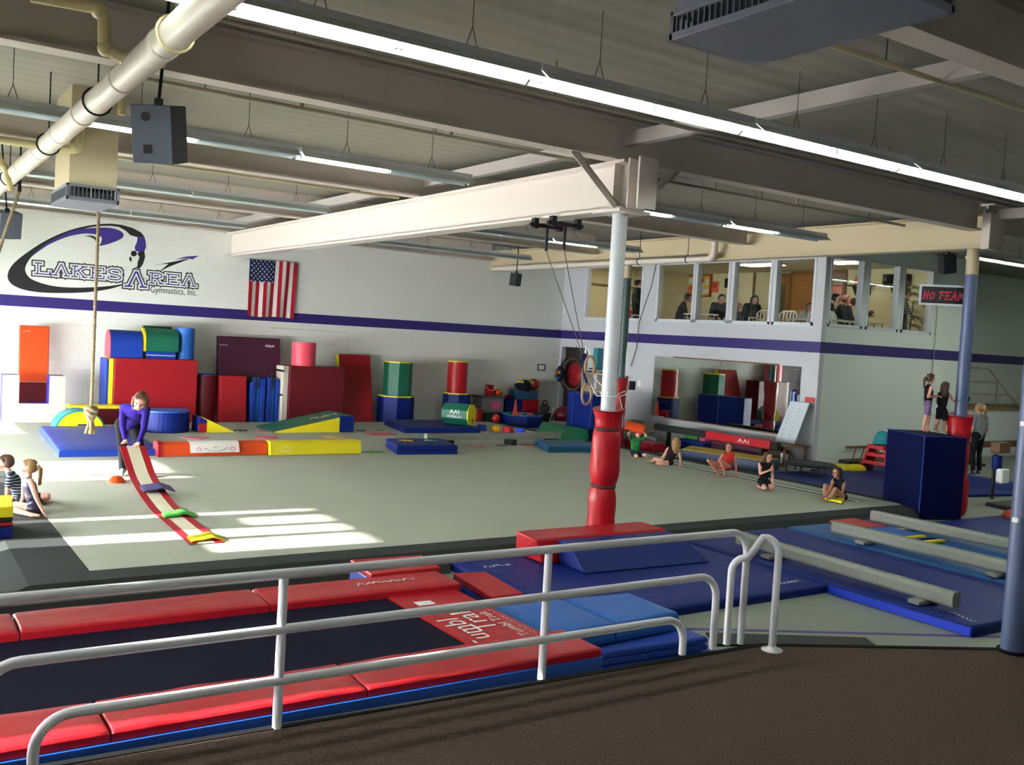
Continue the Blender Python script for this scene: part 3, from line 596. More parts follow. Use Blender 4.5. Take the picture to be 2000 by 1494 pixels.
GL = {'L': [[(0.2, 0), (0.2, 1)], [(0.02, 1), (0.42, 1)], [(0.02, 0), (0.95, 0), (0.95, 0.28)]],
      'A': [[(0.14, 0), (0.46, 1), (0.54, 1), (0.86, 0)], [(-0.02, 0), (0.28, 0)], [(0.72, 0), (1.02, 0)]],
      'K': [[(0.2, 0), (0.2, 1)], [(0.03, 1), (0.38, 1)], [(0.03, 0), (0.38, 0)], [(0.2, 0.42), (0.8, 1)], [(0.42, 0.6), (0.85, 0)], [(0.65, 1), (0.97, 1)], [(0.7, 0), (1.0, 0)]],
      'E': [[(0.2, 0), (0.2, 1)], [(0.03, 1), (0.92, 1), (0.92, 0.76)], [(0.03, 0), (0.95, 0), (0.95, 0.26)], [(0.2, 0.5), (0.68, 0.5)]],
      'S': [[(0.9, 0.74), (0.86, 0.9), (0.72, 1), (0.3, 1), (0.1, 0.86), (0.12, 0.64), (0.35, 0.53), (0.7, 0.46), (0.9, 0.33), (0.88, 0.12), (0.7, 0), (0.25, 0), (0.08, 0.12), (0.06, 0.26)]],
      'R': [[(0.2, 0), (0.2, 1)], [(0.03, 1), (0.65, 1), (0.88, 0.85), (0.85, 0.62), (0.62, 0.5), (0.2, 0.5)], [(0.5, 0.5), (0.84, 0)], [(0.03, 0), (0.38, 0)], [(0.72, 0), (1.0, 0)]]}
def stroke_letter(ch, x, z, w, h, width, d):
    mb = MB()
    for s in GL[ch]:
        P = [np.array([x+u*w, z+v*h]) for u, v in s]
        for a, b in zip(P, P[1:]):
            t = (b-a)/np.linalg.norm(b-a); n = np.array([-t[1], t[0]]); e = width/2
            q = [a-t*e-n*e, b+t*e-n*e, b+t*e+n*e, a-t*e+n*e]; d += 0.00015
            mb.add([(p[0], YB-d, p[1]) for p in q], [(0, 1, 2, 3)])
    return mb
def word(chars, p0, p1, htop, gap=0.16):
    a, b, t = WQ(*p0), WQ(*p1), WQ(*htop); L = b[0]-a[0]; h = t[2]-a[2]; n = len(chars); w = L/(n+gap*(n-1))
    for i, ch in enumerate(chars):
        x = a[0]+i*w*(1+gap)
        o = build('letter_'+ch.lower(), stroke_letter(ch, x, a[2], w, h, 0.155*h+0.105, 0.006), M_mblk, wb)
        build('letter_fill', stroke_letter(ch, x, a[2], w, h, 0.155*h+0.052, 0.011), M_mwht, o)
        build('letter_core', stroke_letter(ch, x, a[2], w, h, 0.155*h-0.012, 0.016), M_mpur, o)
word('LAKES', (222, 445), (790, 484), (222, 376)); word('A', (815, 525), (945, 532), (815, 432)); word('REA', (965, 505), (1268, 531), (965, 440))
mb = MB(); a, b = WQ(975, 548), WQ(1275, 572); put_text(mb, 'Gymnastics, Inc.', 0.22, ((a[0]+b[0])/2, YB-0.004, (a[2]+b[2])/2), (1, 0, 0), (0, 0, 1), wid=b[0]-a[0]); build('small_lettering', mb, M_mblk, wb)
# ================================================================ flag
fa, fb = Py(488, 505, YB-0.05), Py(574, 622, YB-0.05)
M_fr = cloth('flag_red', '#a01c2c'); M_fw = cloth('flag_white', '#cfc9c8'); M_fb = cloth('flag_navy', '#1c2450')
FW, FH = 1.26, fa[2]-fb[2]; fx = fa[0]; fz = fa[2]
def flagpt(u, v): return (fx+FW*u*(1-0.03*v)-0.01*v, YB-0.06-0.03*math.sin(u*19+v*1.5)*(0.3+0.7*v), fz-FH*v-0.012*math.sin(u*7))
NU, NV = 52, 26
fg = thing('flag', 'american flag hung vertically on the white wall below the steel girder', 'flag', (fx+FW/2, YB-0.05, fz-FH))
def fmat(i, j):
    u, v = (j+0.5)/NU, (i+0.5)/NV
    if u < 7/13 and v < 0.40: return 2
    return 0 if int(u*13) % 2 == 0 else 1
mb = MB().sheet([[flagpt(j/NU, i/NV) for j in range(NU+1)] for i in range(NV+1)], (0, -0.004, 0), 0, fmat); build('flag_cloth', mb, [M_fr, M_fw, M_fb], fg)
mb = MB()
for r in range(9):
    for c_ in range(6 if r % 2 == 0 else 5):
        u = 7/13*((c_+0.5)/6 if r % 2 == 0 else (c_+1)/6); v = 0.40*(r+0.5)/9; p = np.array(flagpt(u, v))+np.array([0, -0.012, 0])
        pts = [(p[0]+(0.030 if k % 2 == 0 else 0.012)*math.sin(k*math.pi/5), p[1], p[2]+(0.030 if k % 2 == 0 else 0.012)*math.cos(k*math.pi/5)) for k in range(10)]
        mb.add(pts, [tuple(range(9, -1, -1))])
o = build('stars', mb, M_fw, fg); o['kind'] = 'stuff'
# ================================================================ mats and shapes along the back wall
M_org = vinyl('orange_vinyl', '#cc461a'); M_crm = vinyl('cream_vinyl', '#bdb8aa'); M_purp = vinyl('purple_vinyl', '#3a2f9a'); M_plum = vinyl('plum_vinyl', '#42182e'); M_pink = vinyl('coral_vinyl', '#d8465a')
M_lblue = vinyl('sky_blue_vinyl', '#1f5fb4'); M_teal = vinyl('teal_vinyl', '#1f7f88'); M_redv = M_pvinyl; M_redv2 = vinyl('mat_red_vinyl', '#93141f')
def WX(x, y, Y): return Py(x, y, Y)[0]
def WZ(x, y, Y): return Py(x, y, Y)[2]
def standmat(name, label, cat, x0, x1, yt, Yf, T, m, z0=0.0, lean=0.0, mside=None, group=None, lt=None):
    """mat standing on edge; pixel columns x0..x1 and top row yt, front face at Yf, thickness T, leaning back by lean"""
    ym = 826; A, B = WX(x0, ym, Yf), WX(x1, ym, Yf); Zt = WZ((x0+x1)/2, yt, Yf+lean)
    t = thing(name, label, cat, ((A+B)/2, Yf+T/2, z0), group)
    bot = [(A, Yf, z0), (B, Yf, z0), (B, Yf+T, z0), (A, Yf+T, z0)]; A2, B2 = (lt if lt else (A, B)); top = [(A2, Yf+lean, Zt), (B2, Yf+lean, Zt), (B2, Yf+T+lean, Zt), (A2, Yf+T+lean, Zt)]
    mb = MB().hexa(bot, top); ms = [m]
    if mside: mb.m = [1 if i in (3, 5) else 0 for i in range(6)]; ms = [m, mside]
    build('mat_body', mb, ms, t, 0.02, 2); return t, A, B, Zt
Yf = 23.0
# white U block with the orange and maroon panel mat behind
A, B = WX(3, 826, 22.7), WX(125, 826, 22.7); zt = WZ(60, 733, 22.7); zn = WZ(60, 788, 22.7); n0, n1 = WX(36, 800, 22.7), WX(95, 800, 22.7)
ub = thing('trapezoid_block', 'cream u shaped vaulting block with purple inner faces against the wall', 'foam block', ((A+B)/2, 22.9, 0))
prof = [(A, 22.7, 0), (B, 22.7, 0), (B, 22.7, zt), (n1, 22.7, zt), (n1, 22.7, zn), (n0, 22.7, zn), (n0, 22.7, zt), (A, 22.7, zt)]
build('block_body', MB().prism(prof, (0, 0, 0), (0, 0.45, 0), 1, 0), [M_crm, M_purp], ub, 0.015)
x0, x1 = WX(36, 800, 23.3), WX(95, 800, 23.3); zt = WZ(66, 636, 23.7)
om = thing('panel_mat', 'tall orange panel mat with maroon lower panel leaning behind the cream block', 'gym mat', ((x0+x1)/2, 23.5, 0))
zs = WZ(66, 746, 23.45)
build('upper_panel', MB().hexa([(x0, 23.45, zs), (x1, 23.45, zs), (x1, 23.6, zs), (x0, 23.6, zs)], [(x0+0.02, 23.7, zt), (x1+0.02, 23.7, zt), (x1+0.02, 23.85, zt), (x0+0.02, 23.85, zt)]), M_org, om, 0.02)
build('lower_panel', MB().hexa([(x0, 23.2, 0), (x1, 23.2, 0), (x1, 23.35, 0), (x0, 23.35, 0)], [(x0, 23.44, zs-0.01), (x1, 23.44, zs-0.01), (x1, 23.59, zs-0.01), (x0, 23.59, zs-0.01)]), M_mar, om, 0.02)
mb = MB(); scribble(mb, (x0+0.15, 23.66, zt-0.13), (1, 0, 0), (0, 0, 1), 0.14, 0.035, 9, seed=9); build('print', mb, M_print, om)
# big red mat with yellow and blue edge
t, A, B, zt = standmat('crash_mat', 'big thick red crash mat with yellow and blue edge standing on its side', 'gym mat', 219, 382, 701, 22.95, 0.75, M_redv2)
build('edge_stripe', MB().box(A-0.10, A-0.005, 22.97, 23.68, 0, zt-0.02), M_yv, t, 0.015); build('edge_stripe', MB().box(A-0.17, A-0.105, 23.0, 23.68, 0, zt-0.03), M_royal, t, 0.015)
ZR = zt
def dprofile(yc, z0, w, h, n=12): # D / half-round profile in YZ
    pts = [(0, yc-w/2, z0), (0, yc+w/2, z0)]
    for k in range(n+1): a = math.pi*k/n; pts.append((0, yc+w/2*math.cos(a), z0+h*0.45+h*0.55*math.sin(a)))
    return pts
x0, x1 = WX(213, 690, 23.1), WX(277, 690, 23.1); zt = WZ(245, 645, 23.3)
t = thing('barrel_mat', 'blue half round mat with red end panel on top of the red crash mat', 'foam shape', ((x0+x1)/2, 23.3, ZR)); p = dprofile(23.32, ZR+0.003, 0.6, zt-ZR)
build('mat_body', MB().prism(p, (x0+0.02, 0, 0), (x1, 0, 0), 0, 0), M_royal, t, 0.012); build('end_panel', MB().prism(p, (x0, 0, 0), (x0+0.018, 0, 0)), M_pink, t)
x0, x1 = WX(284, 700, 23.1), WX(342, 700, 23.1); z1 = WZ(310, 687, 23.1)
t, *_ = (thing('panel_mat', 'flat blue folded mat between the shapes on the red crash mat', 'gym mat', ((x0+x1)/2, 23.3, ZR)), 0)
build('panel', MB().box(x0, x1, 23.05, 23.6, ZR+0.002, (ZR+z1)/2-0.004), M_royal, t, 0.01); build('panel', MB().box(x0, x1, 23.05, 23.6, (ZR+z1)/2+0.004, z1), M_royal, t, 0.01)
build('seam', MB().box(x0+0.01, x1-0.01, 23.045, 23.06, (ZR+z1)/2-0.006, (ZR+z1)/2+0.006), M_print, t)
x0, x1 = WX(279, 690, 23.1), WX(347, 690, 23.1); zt = WZ(310, 642, 23.3)
t = thing('barrel_mat', 'green half round mat with yellow end on top of the folded blue mat', 'foam shape', ((x0+x1)/2, 23.3, z1)); p = dprofile(23.32, z1+0.003, 0.58, zt-z1)
build('mat_body', MB().prism(p, (x0+0.05, 0, 0), (x1, 0, 0), 0, 0), M_gv, t, 0.012); build('end_panel', MB().prism(p, (x0, 0, 0), (x0+0.048, 0, 0)), M_yv, t)
tag(build('panel_mat', MB().box(WX(281, 650, 23.7), WX(336, 650, 23.7), 23.70, 23.9, ZR-0.9, WZ(310, 637, 23.7)), M_gv, None, 0.01), 'dark green mat edge showing behind the green half round mat', 'gym mat')
x0, x1 = WX(346, 690, 23.15), WX(382, 690, 23.15); zt = WZ(364, 641, 23.3); r = (x1-x0)/2
t = thing('foam_cylinder', 'bright blue foam cylinder upright on the right end of the red crash mat', 'foam shape', ((x0+x1)/2, 23.15+r, ZR))
build('cylinder_body', MB().cyl(((x0+x1)/2, 23.1+r, ZR+0.002), ((x0+x1)/2, 23.1+r, zt), r, n=32), M_lblue, t, 0.012)
# rounded maroon column, red mat, plum mat, blue pair
x0, x1 = WX(383, 800, 23.0), WX(427, 800, 23.0); zt = WZ(405, 731, 23.2); r = (x1-x0)/2; xc = (x0+x1)/2
t = thing('foam_cylinder', 'maroon round foam column with blue top rim beside the red crash mat', 'foam shape', (xc, 23.3, 0))
build('cylinder_body', MB().cyl((xc, 23.35, 0), (xc, 23.35, zt-0.03), r, n=32), M_mar, t, 0.01); build('top_rim', MB().cyl((xc, 23.35, zt-0.029), (xc, 23.35, zt), r*1.005, n=32), M_royal, t)
standmat('crash_mat', 'large dark plum mat with white prints leaning on the wall', 'gym mat', 427, 547, 659, 23.45, 0.25, M_plum, lean=0.25)
pm = [o for o in COL.objects if o.name.startswith('crash_mat')][-1]
for (cx, cy), s, w in (((438, 674), 'a', 0.2), ((528, 677), 'b', 0.24)):
    p = Py(cx, cy, 23.62); k = (p[2])/3.6; mb = MB(); scribble(mb, (p[0], 23.45+0.25*p[2]/WZ(487, 659, 23.7)-0.006, p[2]), (1, 0, 0), (0, 0.1, 1), w, 0.1 if s == 'b' else 0.05, 12, seed=10); build('print', mb, M_print, pm)
standmat('gym_mat', 'narrow red mat standing upright in front of the plum mat', 'gym mat', 429, 481, 734, 23.0, 0.28, M_redv2, lean=0.1)
for k, (a, b, y_) in enumerate(((488, 517, 736), (520, 545, 737))):
    x0, x1 = WX(a, 800, 23.05), WX(b, 800, 23.05); zt = WZ(a+10, y_, 23.1)
    t = thing('panel_mat', ('blue folded panel mat standing next to the narrow red mat', 'blue folded panel mat standing next to the white edged maroon mat')[k], 'gym mat', ((x0+x1)/2, 23.2, 0), 'upright blue panel mats')
    w = (x1-x0)/3
    for j in range(3): build('panel', MB().box(x0+j*w+0.004, x0+(j+1)*w-0.004, 23.05+0.05*(j % 2), 23.42, 0, zt-(0.14 if (k == 0 and j == 0) else 0.02*j)), M_royal if j != 1 else M_lblue, t, 0.012)
    build('strap', MB().box(x0+w*0.8, x0+w*0.8+0.05, 23.035, 23.052, 0.9, 1.35), M_strap, t)
t, A, B, zt = standmat('crash_mat', 'wide dark maroon crash mat with white edge under the coral cylinder', 'gym mat', 562, 669, 716, 22.85, 0.6, M_mar)
build('white_edge', MB().box(A-0.16, A-0.01, 22.9, 23.4, 0.0, zt-0.01), M_crm, t, 0.015)
for z in (0.75, 1.35): build('strap', MB().box(A-0.17, A-0.155, 22.88, 23.38, z, z+0.05), M_strap, t)
x0, x1 = WX(575, 700, 23.0), WX(619, 700, 23.0); z2 = WZ(597, 669, 23.15); r = (x1-x0)/2
t = thing('foam_cylinder', 'coral pink foam cylinder standing on the wide maroon mat', 'foam shape', ((x0+x1)/2, 23.15, zt)); build('cylinder_body', MB().cyl(((x0+x1)/2, 23.15, zt+0.002), ((x0+x1)/2, 23.15, z2), r, n=32), M_pink, t, 0.02)
xa, xb = WX(664, 700, 23.65), WX(726, 700, 23.65)
t, A, B, zt = standmat('gym_mat', 'tall red mat leaning on the wall beside the green octagon', 'gym mat', 671, 731, 693, 23.15, 0.22, M_redv2, lean=0.6, mside=M_yv, lt=(xa, xb))
def octa(name, label, cx0, cx1, yb, yt, Yc, z0, m, mtop, n=8, sides=None):
    x0, x1 = WX(cx0, (yb+yt)/2, Yc), WX(cx1, (yb+yt)/2, Yc); z1 = WZ((cx0+cx1)/2, yt, Yc); r = (x1-x0)/2/math.cos(math.pi/8 if n == 8 else 0); xc = (x0+x1)/2
    t = thing(name, label, 'foam shape', (xc, Yc, z0)); ph = math.pi/8 if n == 8 else 0
    build('body', MB().cyl((xc, Yc, z0+0.002), (xc, Yc, z1-0.03), r, n=n, smooth=n > 8, phase=ph), m, t, 0.012)
    build('top_panel', MB().cyl((xc, Yc, z1-0.029), (xc, Yc, z1), r, n=n, smooth=n > 8, phase=ph), mtop, t); return z1
z1 = octa('octagon_mat', 'navy blue octagon tumbler standing on end under the green octagon', 742, 802, 826, 772, 23.3, 0, M_navy, M_yv)
octa('octagon_mat', 'dark green octagon tumbler stacked on the navy octagon', 753, 800, 772, 706, 23.3, z1, M_gv, M_yv)
z1 = octa('octagon_mat', 'navy blue octagon tumbler standing under the red cylinder', 869, 912, 826, 767, 23.4, 0, M_navy, M_yv)
octa('foam_cylinder', 'red foam cylinder standing on the smaller navy octagon', 876, 910, 767, 705, 23.4, z1, M_redv, M_yv, 32)
# crack line and framed notice on the wall
M_crack = paint('wall_crack', '#8b908e', 0.9)
a, b, c = Py(527, 640, YB-0.001), Py(678, 649, YB-0.001), Py(679, 690, YB-0.001)
build('wall_seam', MB().tube([a, b, c], 0.004, 4), M_crack, wb)
a, b = Py(1050, 711, YB), Py(1064, 724, YB)
t = thing('framed_notice', 'small black framed notice on the white wall above the storage bins', 'picture frame', ((a[0]+b[0])/2, YB-0.01, b[2]))
mb = MB().box(a[0], b[0], YB-0.02, YB-0.001, b[2], b[2]+0.025).box(a[0], b[0], YB-0.02, YB-0.001, a[2]-0.025, a[2]).box(a[0], a[0]+0.025, YB-0.02, YB-0.001, b[2], a[2]).box(b[0]-0.025, b[0], YB-0.02, YB-0.001, b[2], a[2])
build('frame', mb, M_black, t); build('sheet', MB().box(a[0]+0.01, b[0]-0.01, YB-0.008, YB-0.002, b[2]+0.01, a[2]-0.01), M_print, t)
# ================================================================ services under the ceiling
M_pipe = paint('pipe_white_paint', '#c6bdb0', 0.45, 0.06); M_pvc = paint('pvc_yellowed', '#cbc08e', 0.4); M_cond = paint('conduit_paint', '#a39a8b', 0.5); M_dkmet = mat('dark_metal', '#1b1b1f', 0.45, metal=0.4)
M_grille = paint('grille_grey', '#6a6e7c', 0.4); M_louv = paint('louver_dark', '#2c2d33', 0.6)
# big vent pipe running toward the mural wall
PX, PZ_, PR = 1.62, 4.4, 0.105
bp_ = thing('vent_pipe', 'thick white pipe hung below the joists toward the mural wall', 'pipe', (PX, 11, PZ_))
build('pipe_run', MB().cyl((PX, -0.5, PZ_), (PX, 23.8, PZ_), PR, n=28), M_pipe, bp_)
for Y in (6.9, 8.2, 9.9, 11.2, 12.6, 14.2, 16.4): build('coupling', MB().lathe([(PR, -0.05), (PR+0.008, -0.045), (PR+0.008, 0.045), (PR, 0.05)], (PX, Y, PZ_), 28, axis=1), M_pipe, bp_)
def hanger_loop(Y, m=M_pvc):
    pts = [(PX+(PR+0.015)*math.cos(a), Y, PZ_+(PR+0.015)*math.sin(a)) for a in np.linspace(0, 2*math.pi, 21)[:-1]]
    build('pipe_hanger', MB().tube(pts, 0.010, 6, closed=True), m, bp_); build('hanger_rod', MB().tube([(PX, Y, PZ_+PR+0.01), (PX, Y, ZC)], 0.008, 6), m, bp_)
hanger_loop(6.6); hanger_loop(9.2, M_strap); hanger_loop(12.0, M_strap); hanger_loop(15.6, M_strap); hanger_loop(19, M_strap)
def branch(label, pts, r=0.035, fit=True):
    t = thing('branch_pipe', label, 'pipe', pts[0]); P = [np.array(p, float) for p in pts]; out = [P[0]]
    for i in range(1, len(P)-1):
        a = (P[i-1]-P[i]); b = (P[i+1]-P[i]); a /= np.linalg.norm(a); b /= np.linalg.norm(b); k = 0.07
        out += [P[i]+a*k, P[i]+(a+b)*k*0.3, P[i]+b*k]
    out.append(P[-1]); build('pipe_run', MB().tube(out, r, 12), M_pvc, t)
    for i in range(1, len(P)-1): build('elbow', MB().ball(P[i]*0.86+(P[i-1]+P[i+1])*0.07, r*1.3, 12, 8), M_pvc, t)
    return t
branch('cream pipe drop with elbows joining the thick pipe above the big speaker', [Py(60, -8, 7.75), Py(203, 18, 7.75), Py(203, 100, 7.75), Py(246, 112, 7.75), (PX+0.02, 7.75, PZ_-0.03)], 0.045)
branch('short cream pipe stub with elbow on the right of the thick pipe', [(PX+0.06, 7.75, PZ_-0.02), Py(315, 122, 7.75), Py(318, 160, 7.75)+np.array([0, 0.3, 0.35])], 0.04)
branch('cream cross pipe passing under the thick pipe with upturned end', [Py(-20, 270, 12.15), Py(155, 295, 12.15), Py(158, 235, 12.15)], 0.045)
branch('cream pipe with elbow low beside the thick pipe near the wall', [Py(-15, 285, 14.9), Py(8, 325, 14.9), Py(22, 372, 14.9)], 0.04)
branch('cream vertical pipe dropping behind the thick pipe', [np.array([*Py(240, 140, 9.6)[:2], ZC]), np.array([*Py(240, 140, 9.6)[:2], Py(240, 225, 9.6)[2]])], 0.035)
# thin sprinkler pipes along the joists
def thin_pipe(label, Y, z, x0, x1, r=0.022, m=M_cond, drops=()):
    t = thing('sprinkler_pipe', label, 'pipe', ((x0+x1)/2, Y, z)); build('pipe_run', MB().cyl((x0, Y, z), (x1, Y, z), r, n=12), m, t)
    for x in np.arange(x0+0.8, x1, 2.6): build('hanger_rod', MB().tube([(x, Y, z), (x, Y, ZC)], 0.006, 5), M_wire, t)
    for x in drops: build('sprinkler_head', MB().cyl((x, Y, z), (x, Y, z+0.12), 0.022, 0.03, n=8), m, t)
    return t
thin_pipe('thin sprinkler pipe just behind the first joist past the platform', 7.6, 4.86, 2.0, 14.8, drops=(3.4, 6.0))
thin_pipe('thin sprinkler pipe between the column joist and the second strip row', 9.75, 4.8, 1.9, 7.3, drops=(3.7, 5.5))
thin_pipe('thin sprinkler pipe over the white air unit', 14.6, 4.75, 2.6, 7.3, m=M_girder, drops=(4.4, 5.9))
thin_pipe('thin sprinkler pipe close to the mural wall', 19.6, 4.78, 2.4, 7.3, m=M_girder, drops=(5.0,))
thin_pipe('thin sprinkler pipe in the bay past the white column', 10.2, 4.85, 7.8, 14.8, drops=(10.2, 12.0))
thin_pipe('thin sprinkler pipe above the near air unit', 4.9, 4.9, 5.9, 14.0, m=M_girder, drops=(7.6,))
# white pipe along the cream girder
wp = thing('vent_pipe', 'white pipe with upturned elbow along the cream girder by the viewing windows', 'pipe', (14.9, 18, 4.46))
q = [Px(1200, 503, 14.92), Px(1415, 488, 14.92), Px(1437, 475, 14.92), Px(1442, 452, 14.92)]
build('pipe_run', MB().tube([(14.92, 23.5, 4.47), (14.92, 14.95, 4.47)]+arc((14.92, 14.95, 4.62), 0.15, -math.pi/2, -math.pi, (0, 1, 0), (0, 0, 1))+[(14.92, 14.8, 5.0)], 0.075, 14), M_pipe, wp)
for Y in (15.6, 17.2): build('pipe_hanger', MB().lathe([(0.076, -0.01), (0.086, -0.01), (0.086, 0.01), (0.076, 0.01)], (14.92, Y, 4.47), 18, axis=1), M_strap, wp); build('hanger_rod', MB().cyl((14.92, Y, 4.54), (14.92, Y, ZC), 0.008, n=6), M_strap, wp)
# ceiling air units
def air_unit(label, x0, x1, y0, y1, z0, z1, zb, M_body):
    t = thing('air_unit', label, 'air conditioner', ((x0+x1)/2, (y0+y1)/2, z0))
    build('duct_box', MB().box(x0+0.03, x1-0.03, y0+0.03, y1-0.03, z1, zb), M_body, t)
    mb = MB(); e = 0.03
    for (a, b, c, d) in ((x0, x1, y0, y0+e), (x0, x1, y1-e, y1), (x0, x0+e, y0, y1), (x1-e, x1, y0, y1)): mb.box(a, b, c, d, z0, z0+0.045).box(a, b, c, d, z1-0.03, z1)
    for xx in (x0, x1-e):
        for yy in (y0, y1-e): mb.box(xx, xx+e, yy, yy+e, z0, z1)
    build('grille_frame', mb, M_grille, t, 0.004)
    build('bottom_pan', MB().box(x0+0.01, x1-0.01, y0+0.01, y1-0.01, z0+0.001, z0+0.02), M_grille, t)
    build('core', MB().box(x0+0.1, x1-0.1, y0+0.1, y1-0.1, z0+0.02, z1), M_louv, t)
    for s, n_ in ((0, 0), (1, 0)):
        yy = y0+0.012 if s == 0 else y1-0.018
        k = int((x1-x0)/0.045)
        for i in range(1, k): build('louver', MB().box(x0+i*(x1-x0)/k-0.004, x0+i*(x1-x0)/k+0.004, yy, yy+0.02, z0+0.045, z1-0.03), M_grille if i % max(1, k//2) else M_fix, t)
        xx = x0+0.012 if s == 0 else x1-0.018; k = int((y1-y0)/0.045)
        for i in range(1, k): build('louver', MB().box(xx, xx+0.02, y0+i*(y1-y0)/k-0.004, y0+i*(y1-y0)/k+0.004, z0+0.045, z1-0.03), M_grille, t)
    return t
zb = 4.02; P1 = Pz(98, 380, zb); P2 = Pz(193, 404, zb); P3 = Pz(232, 392, zb)
au = air_unit('white box air unit with louvered grille hanging near the rope', 1.88, 2.47, 12.4, 13.55, 3.86, 4.05, ZC, M_girder)
q = Pz(1300, 80, 4.35); q2 = Pz(1480, 128, 4.35); q3 = Pz(1850, 25, 4.35)
AQ = (q, q2, q3)
au2 = air_unit('large grey ceiling air unit with louvered sides near the platform', 3.9, 4.64, 3.0, 4.36, 4.35, 4.52, 4.7, M_grille)
# loudspeakers
M_spk = paint('speaker_front_grey', '#5d6474', 0.7); M_spkd = paint('speaker_side_black', '#1c1e24', 0.7); M_spkb = paint('speaker_bottom', '#3c4152', 0.7)
def speaker(label, c, w, d, h, yaw, tilt, roll, mf, ms, top, detail=False, name='loudspeaker'):
    """c centre; yaw about z; tilt forward; hung from point top"""
    R = np.array(Matrix.Rotation(yaw, 3, 'Z') @ Matrix.Rotation(tilt, 3, 'X') @ Matrix.Rotation(roll, 3, 'Y')); c = np.array(c, float)
    L = lambda x, y, z: c+R @ np.array([x, y, z])
    t = thing(name, label, 'speaker', c-np.array([0, 0, h/2]))
    mb = MB().hexa([L(-w/2, -d/2, -h/2), L(w/2, -d/2, -h/2), L(w/2, d/2, -h/2), L(-w/2, d/2, -h/2)], [L(-w/2, -d/2, h/2), L(w/2, -d/2, h/2), L(w/2, d/2, h/2), L(-w/2, d/2, h/2)])
    mb.m = [2, 1, 0, 1, 1, 1]; build('cabinet', mb, [mf, ms, M_spkb], t, 0.01)
    tp = np.array(top, float); at = L(0, 0, h/2)
    build('hanger_pole', MB().tube([at, tp], 0.014, 8), M_dkmet, t); build('bracket', MB().box(at[0]-0.03, at[0]+0.03, at[1]-0.03, at[1]+0.03, at[2]-0.005, at[2]+0.05), M_dkmet, t)
    if detail:
        a = L(-w*0.12, -d/2-0.002, h*0.3); b = L(-w*0.12, -d/2-0.012, h*0.3); build('port', MB().cyl(a, b, 0.035, n=18), M_black, t)
        mb = MB().hexa([L(-w*0.2, -d/2-0.012, -h*0.32), L(0, -d/2-0.012, -h*0.32), L(0, -d/2, -h*0.32), L(-w*0.2, -d/2, -h*0.32)], [L(-w*0.2, -d/2-0.012, -h*0.18), L(0, -d/2-0.012, -h*0.18), L(0, -d/2, -h*0.18), L(-w*0.2, -d/2, -h*0.18)])
        build('terminal_plate', mb, M_black, t)
    return t
c = Py(312, 262, 8.3)
speaker('large grey and black loudspeaker hanging by the thick white pipe', c, 0.33, 0.34, 0.46, -0.62, 0.22, 0.0, M_spk, M_spkd, (c[0]+0.03, c[1]-0.02, ZC), True)
c = Py(12, 438, 17.5); speaker('small grey loudspeaker hanging in front of the mural', c, 0.36, 0.3, 0.42, 0.4, 0.25, -0.1, M_spk, M_spk, (c[0]-0.1, c[1], ZC))
c = Py(1007, 546, 21.5); speaker('small green black loudspeaker hanging near the corner of the white walls', c, 0.2, 0.25, 0.34, 0.2, 0.1, 0.0, paint('speaker_green', '#26352f', 0.7), M_spkd, (c[0]+0.05, c[1], ZC))
c = Py(1850, 515, 10.6); speaker('black loudspeaker hanging on a rod beside the no fear sign', c, 0.25, 0.22, 0.36, -0.5, 0.15, -0.18, M_spkd, M_spkd, (c[0], c[1], ZC))
# climbing ropes
M_rope = mat('manila_rope', '#8a7a60', 0.95, 0.25, 60, 0.8, 150)
def rope(label, top, bot, knot, r=0.02):
    t = thing('climbing_rope', label, 'rope', bot); top, bot = np.array(top, float), np.array(bot, float); L = np.linalg.norm(bot-top); n = int(L/0.03)
    d = (bot-top)/L; u = np.cross(d, (0, 1.0, 0)); u /= np.linalg.norm(u); w = np.cross(d, u)
    for k in range(3):
        pts = [top+(bot-top)*i/n+0.010*(math.cos(i*0.9+k*2.094)*u+math.sin(i*0.9+k*2.094)*w) for i in range(n+1)]; build('strand', MB().tube(pts, r*0.58, 5), M_rope, t)
    build('swivel', MB().cyl(top+np.array([0, 0, -0.02]), top+np.array([0, 0, 0.22]), 0.03, 0.022, n=10), M_dkmet, t)
    if knot:
        mb = MB()
        for i in range(3): a = np.linspace(0, 2*math.pi, 13)[:-1]; mb.tube([bot+np.array([(0.085-0.02*i)*math.cos(q), 0.06*math.sin(q), 0.24-0.07*i+0.03*math.sin(2*q+i)]) for q in a], 0.036, 7, closed=True)
        build('knot', mb, M_rope, t)
        for i in range(4): a = i*1.57; build('frayed_end', MB().tube([bot+np.array([0.015*math.cos(a), 0.015*math.sin(a), 0.08]), bot+np.array([0.035*math.cos(a), 0.035*math.sin(a), -0.02]), bot+np.array([0.075*math.cos(a), 0.06*math.sin(a), -0.16])], 0.028, 7), M_rope, t)
    return t
b_ = Py(177, 828, 17.0); tp = Py(193, 410, 17.0); tp[0] = b_[0]+(tp[0]-b_[0])*0.9; rope('knotted climbing rope hanging in front of the mural', tp, b_, True, 0.032)
build('rope_tail_pole', MB().cyl(tp+np.array([0, 0, 0.2]), (tp[0], tp[1], ZC), 0.014, n=8), M_dkmet, [o for o in COL.objects if o.name.startswith('climbing_rope')][-1])
a, b = Py(38, 372, 17.0), Py(-60, 660, 17.0); rope('climbing rope slanting away past the small grey loudspeaker', a, b, False, 0.032)
build('rope_tail_pole', MB().cyl(a+np.array([0, 0, 0.2]), (a[0], a[1], ZC), 0.014, n=8), M_dkmet, [o for o in COL.objects if o.name.startswith('climbing_rope')][-1])
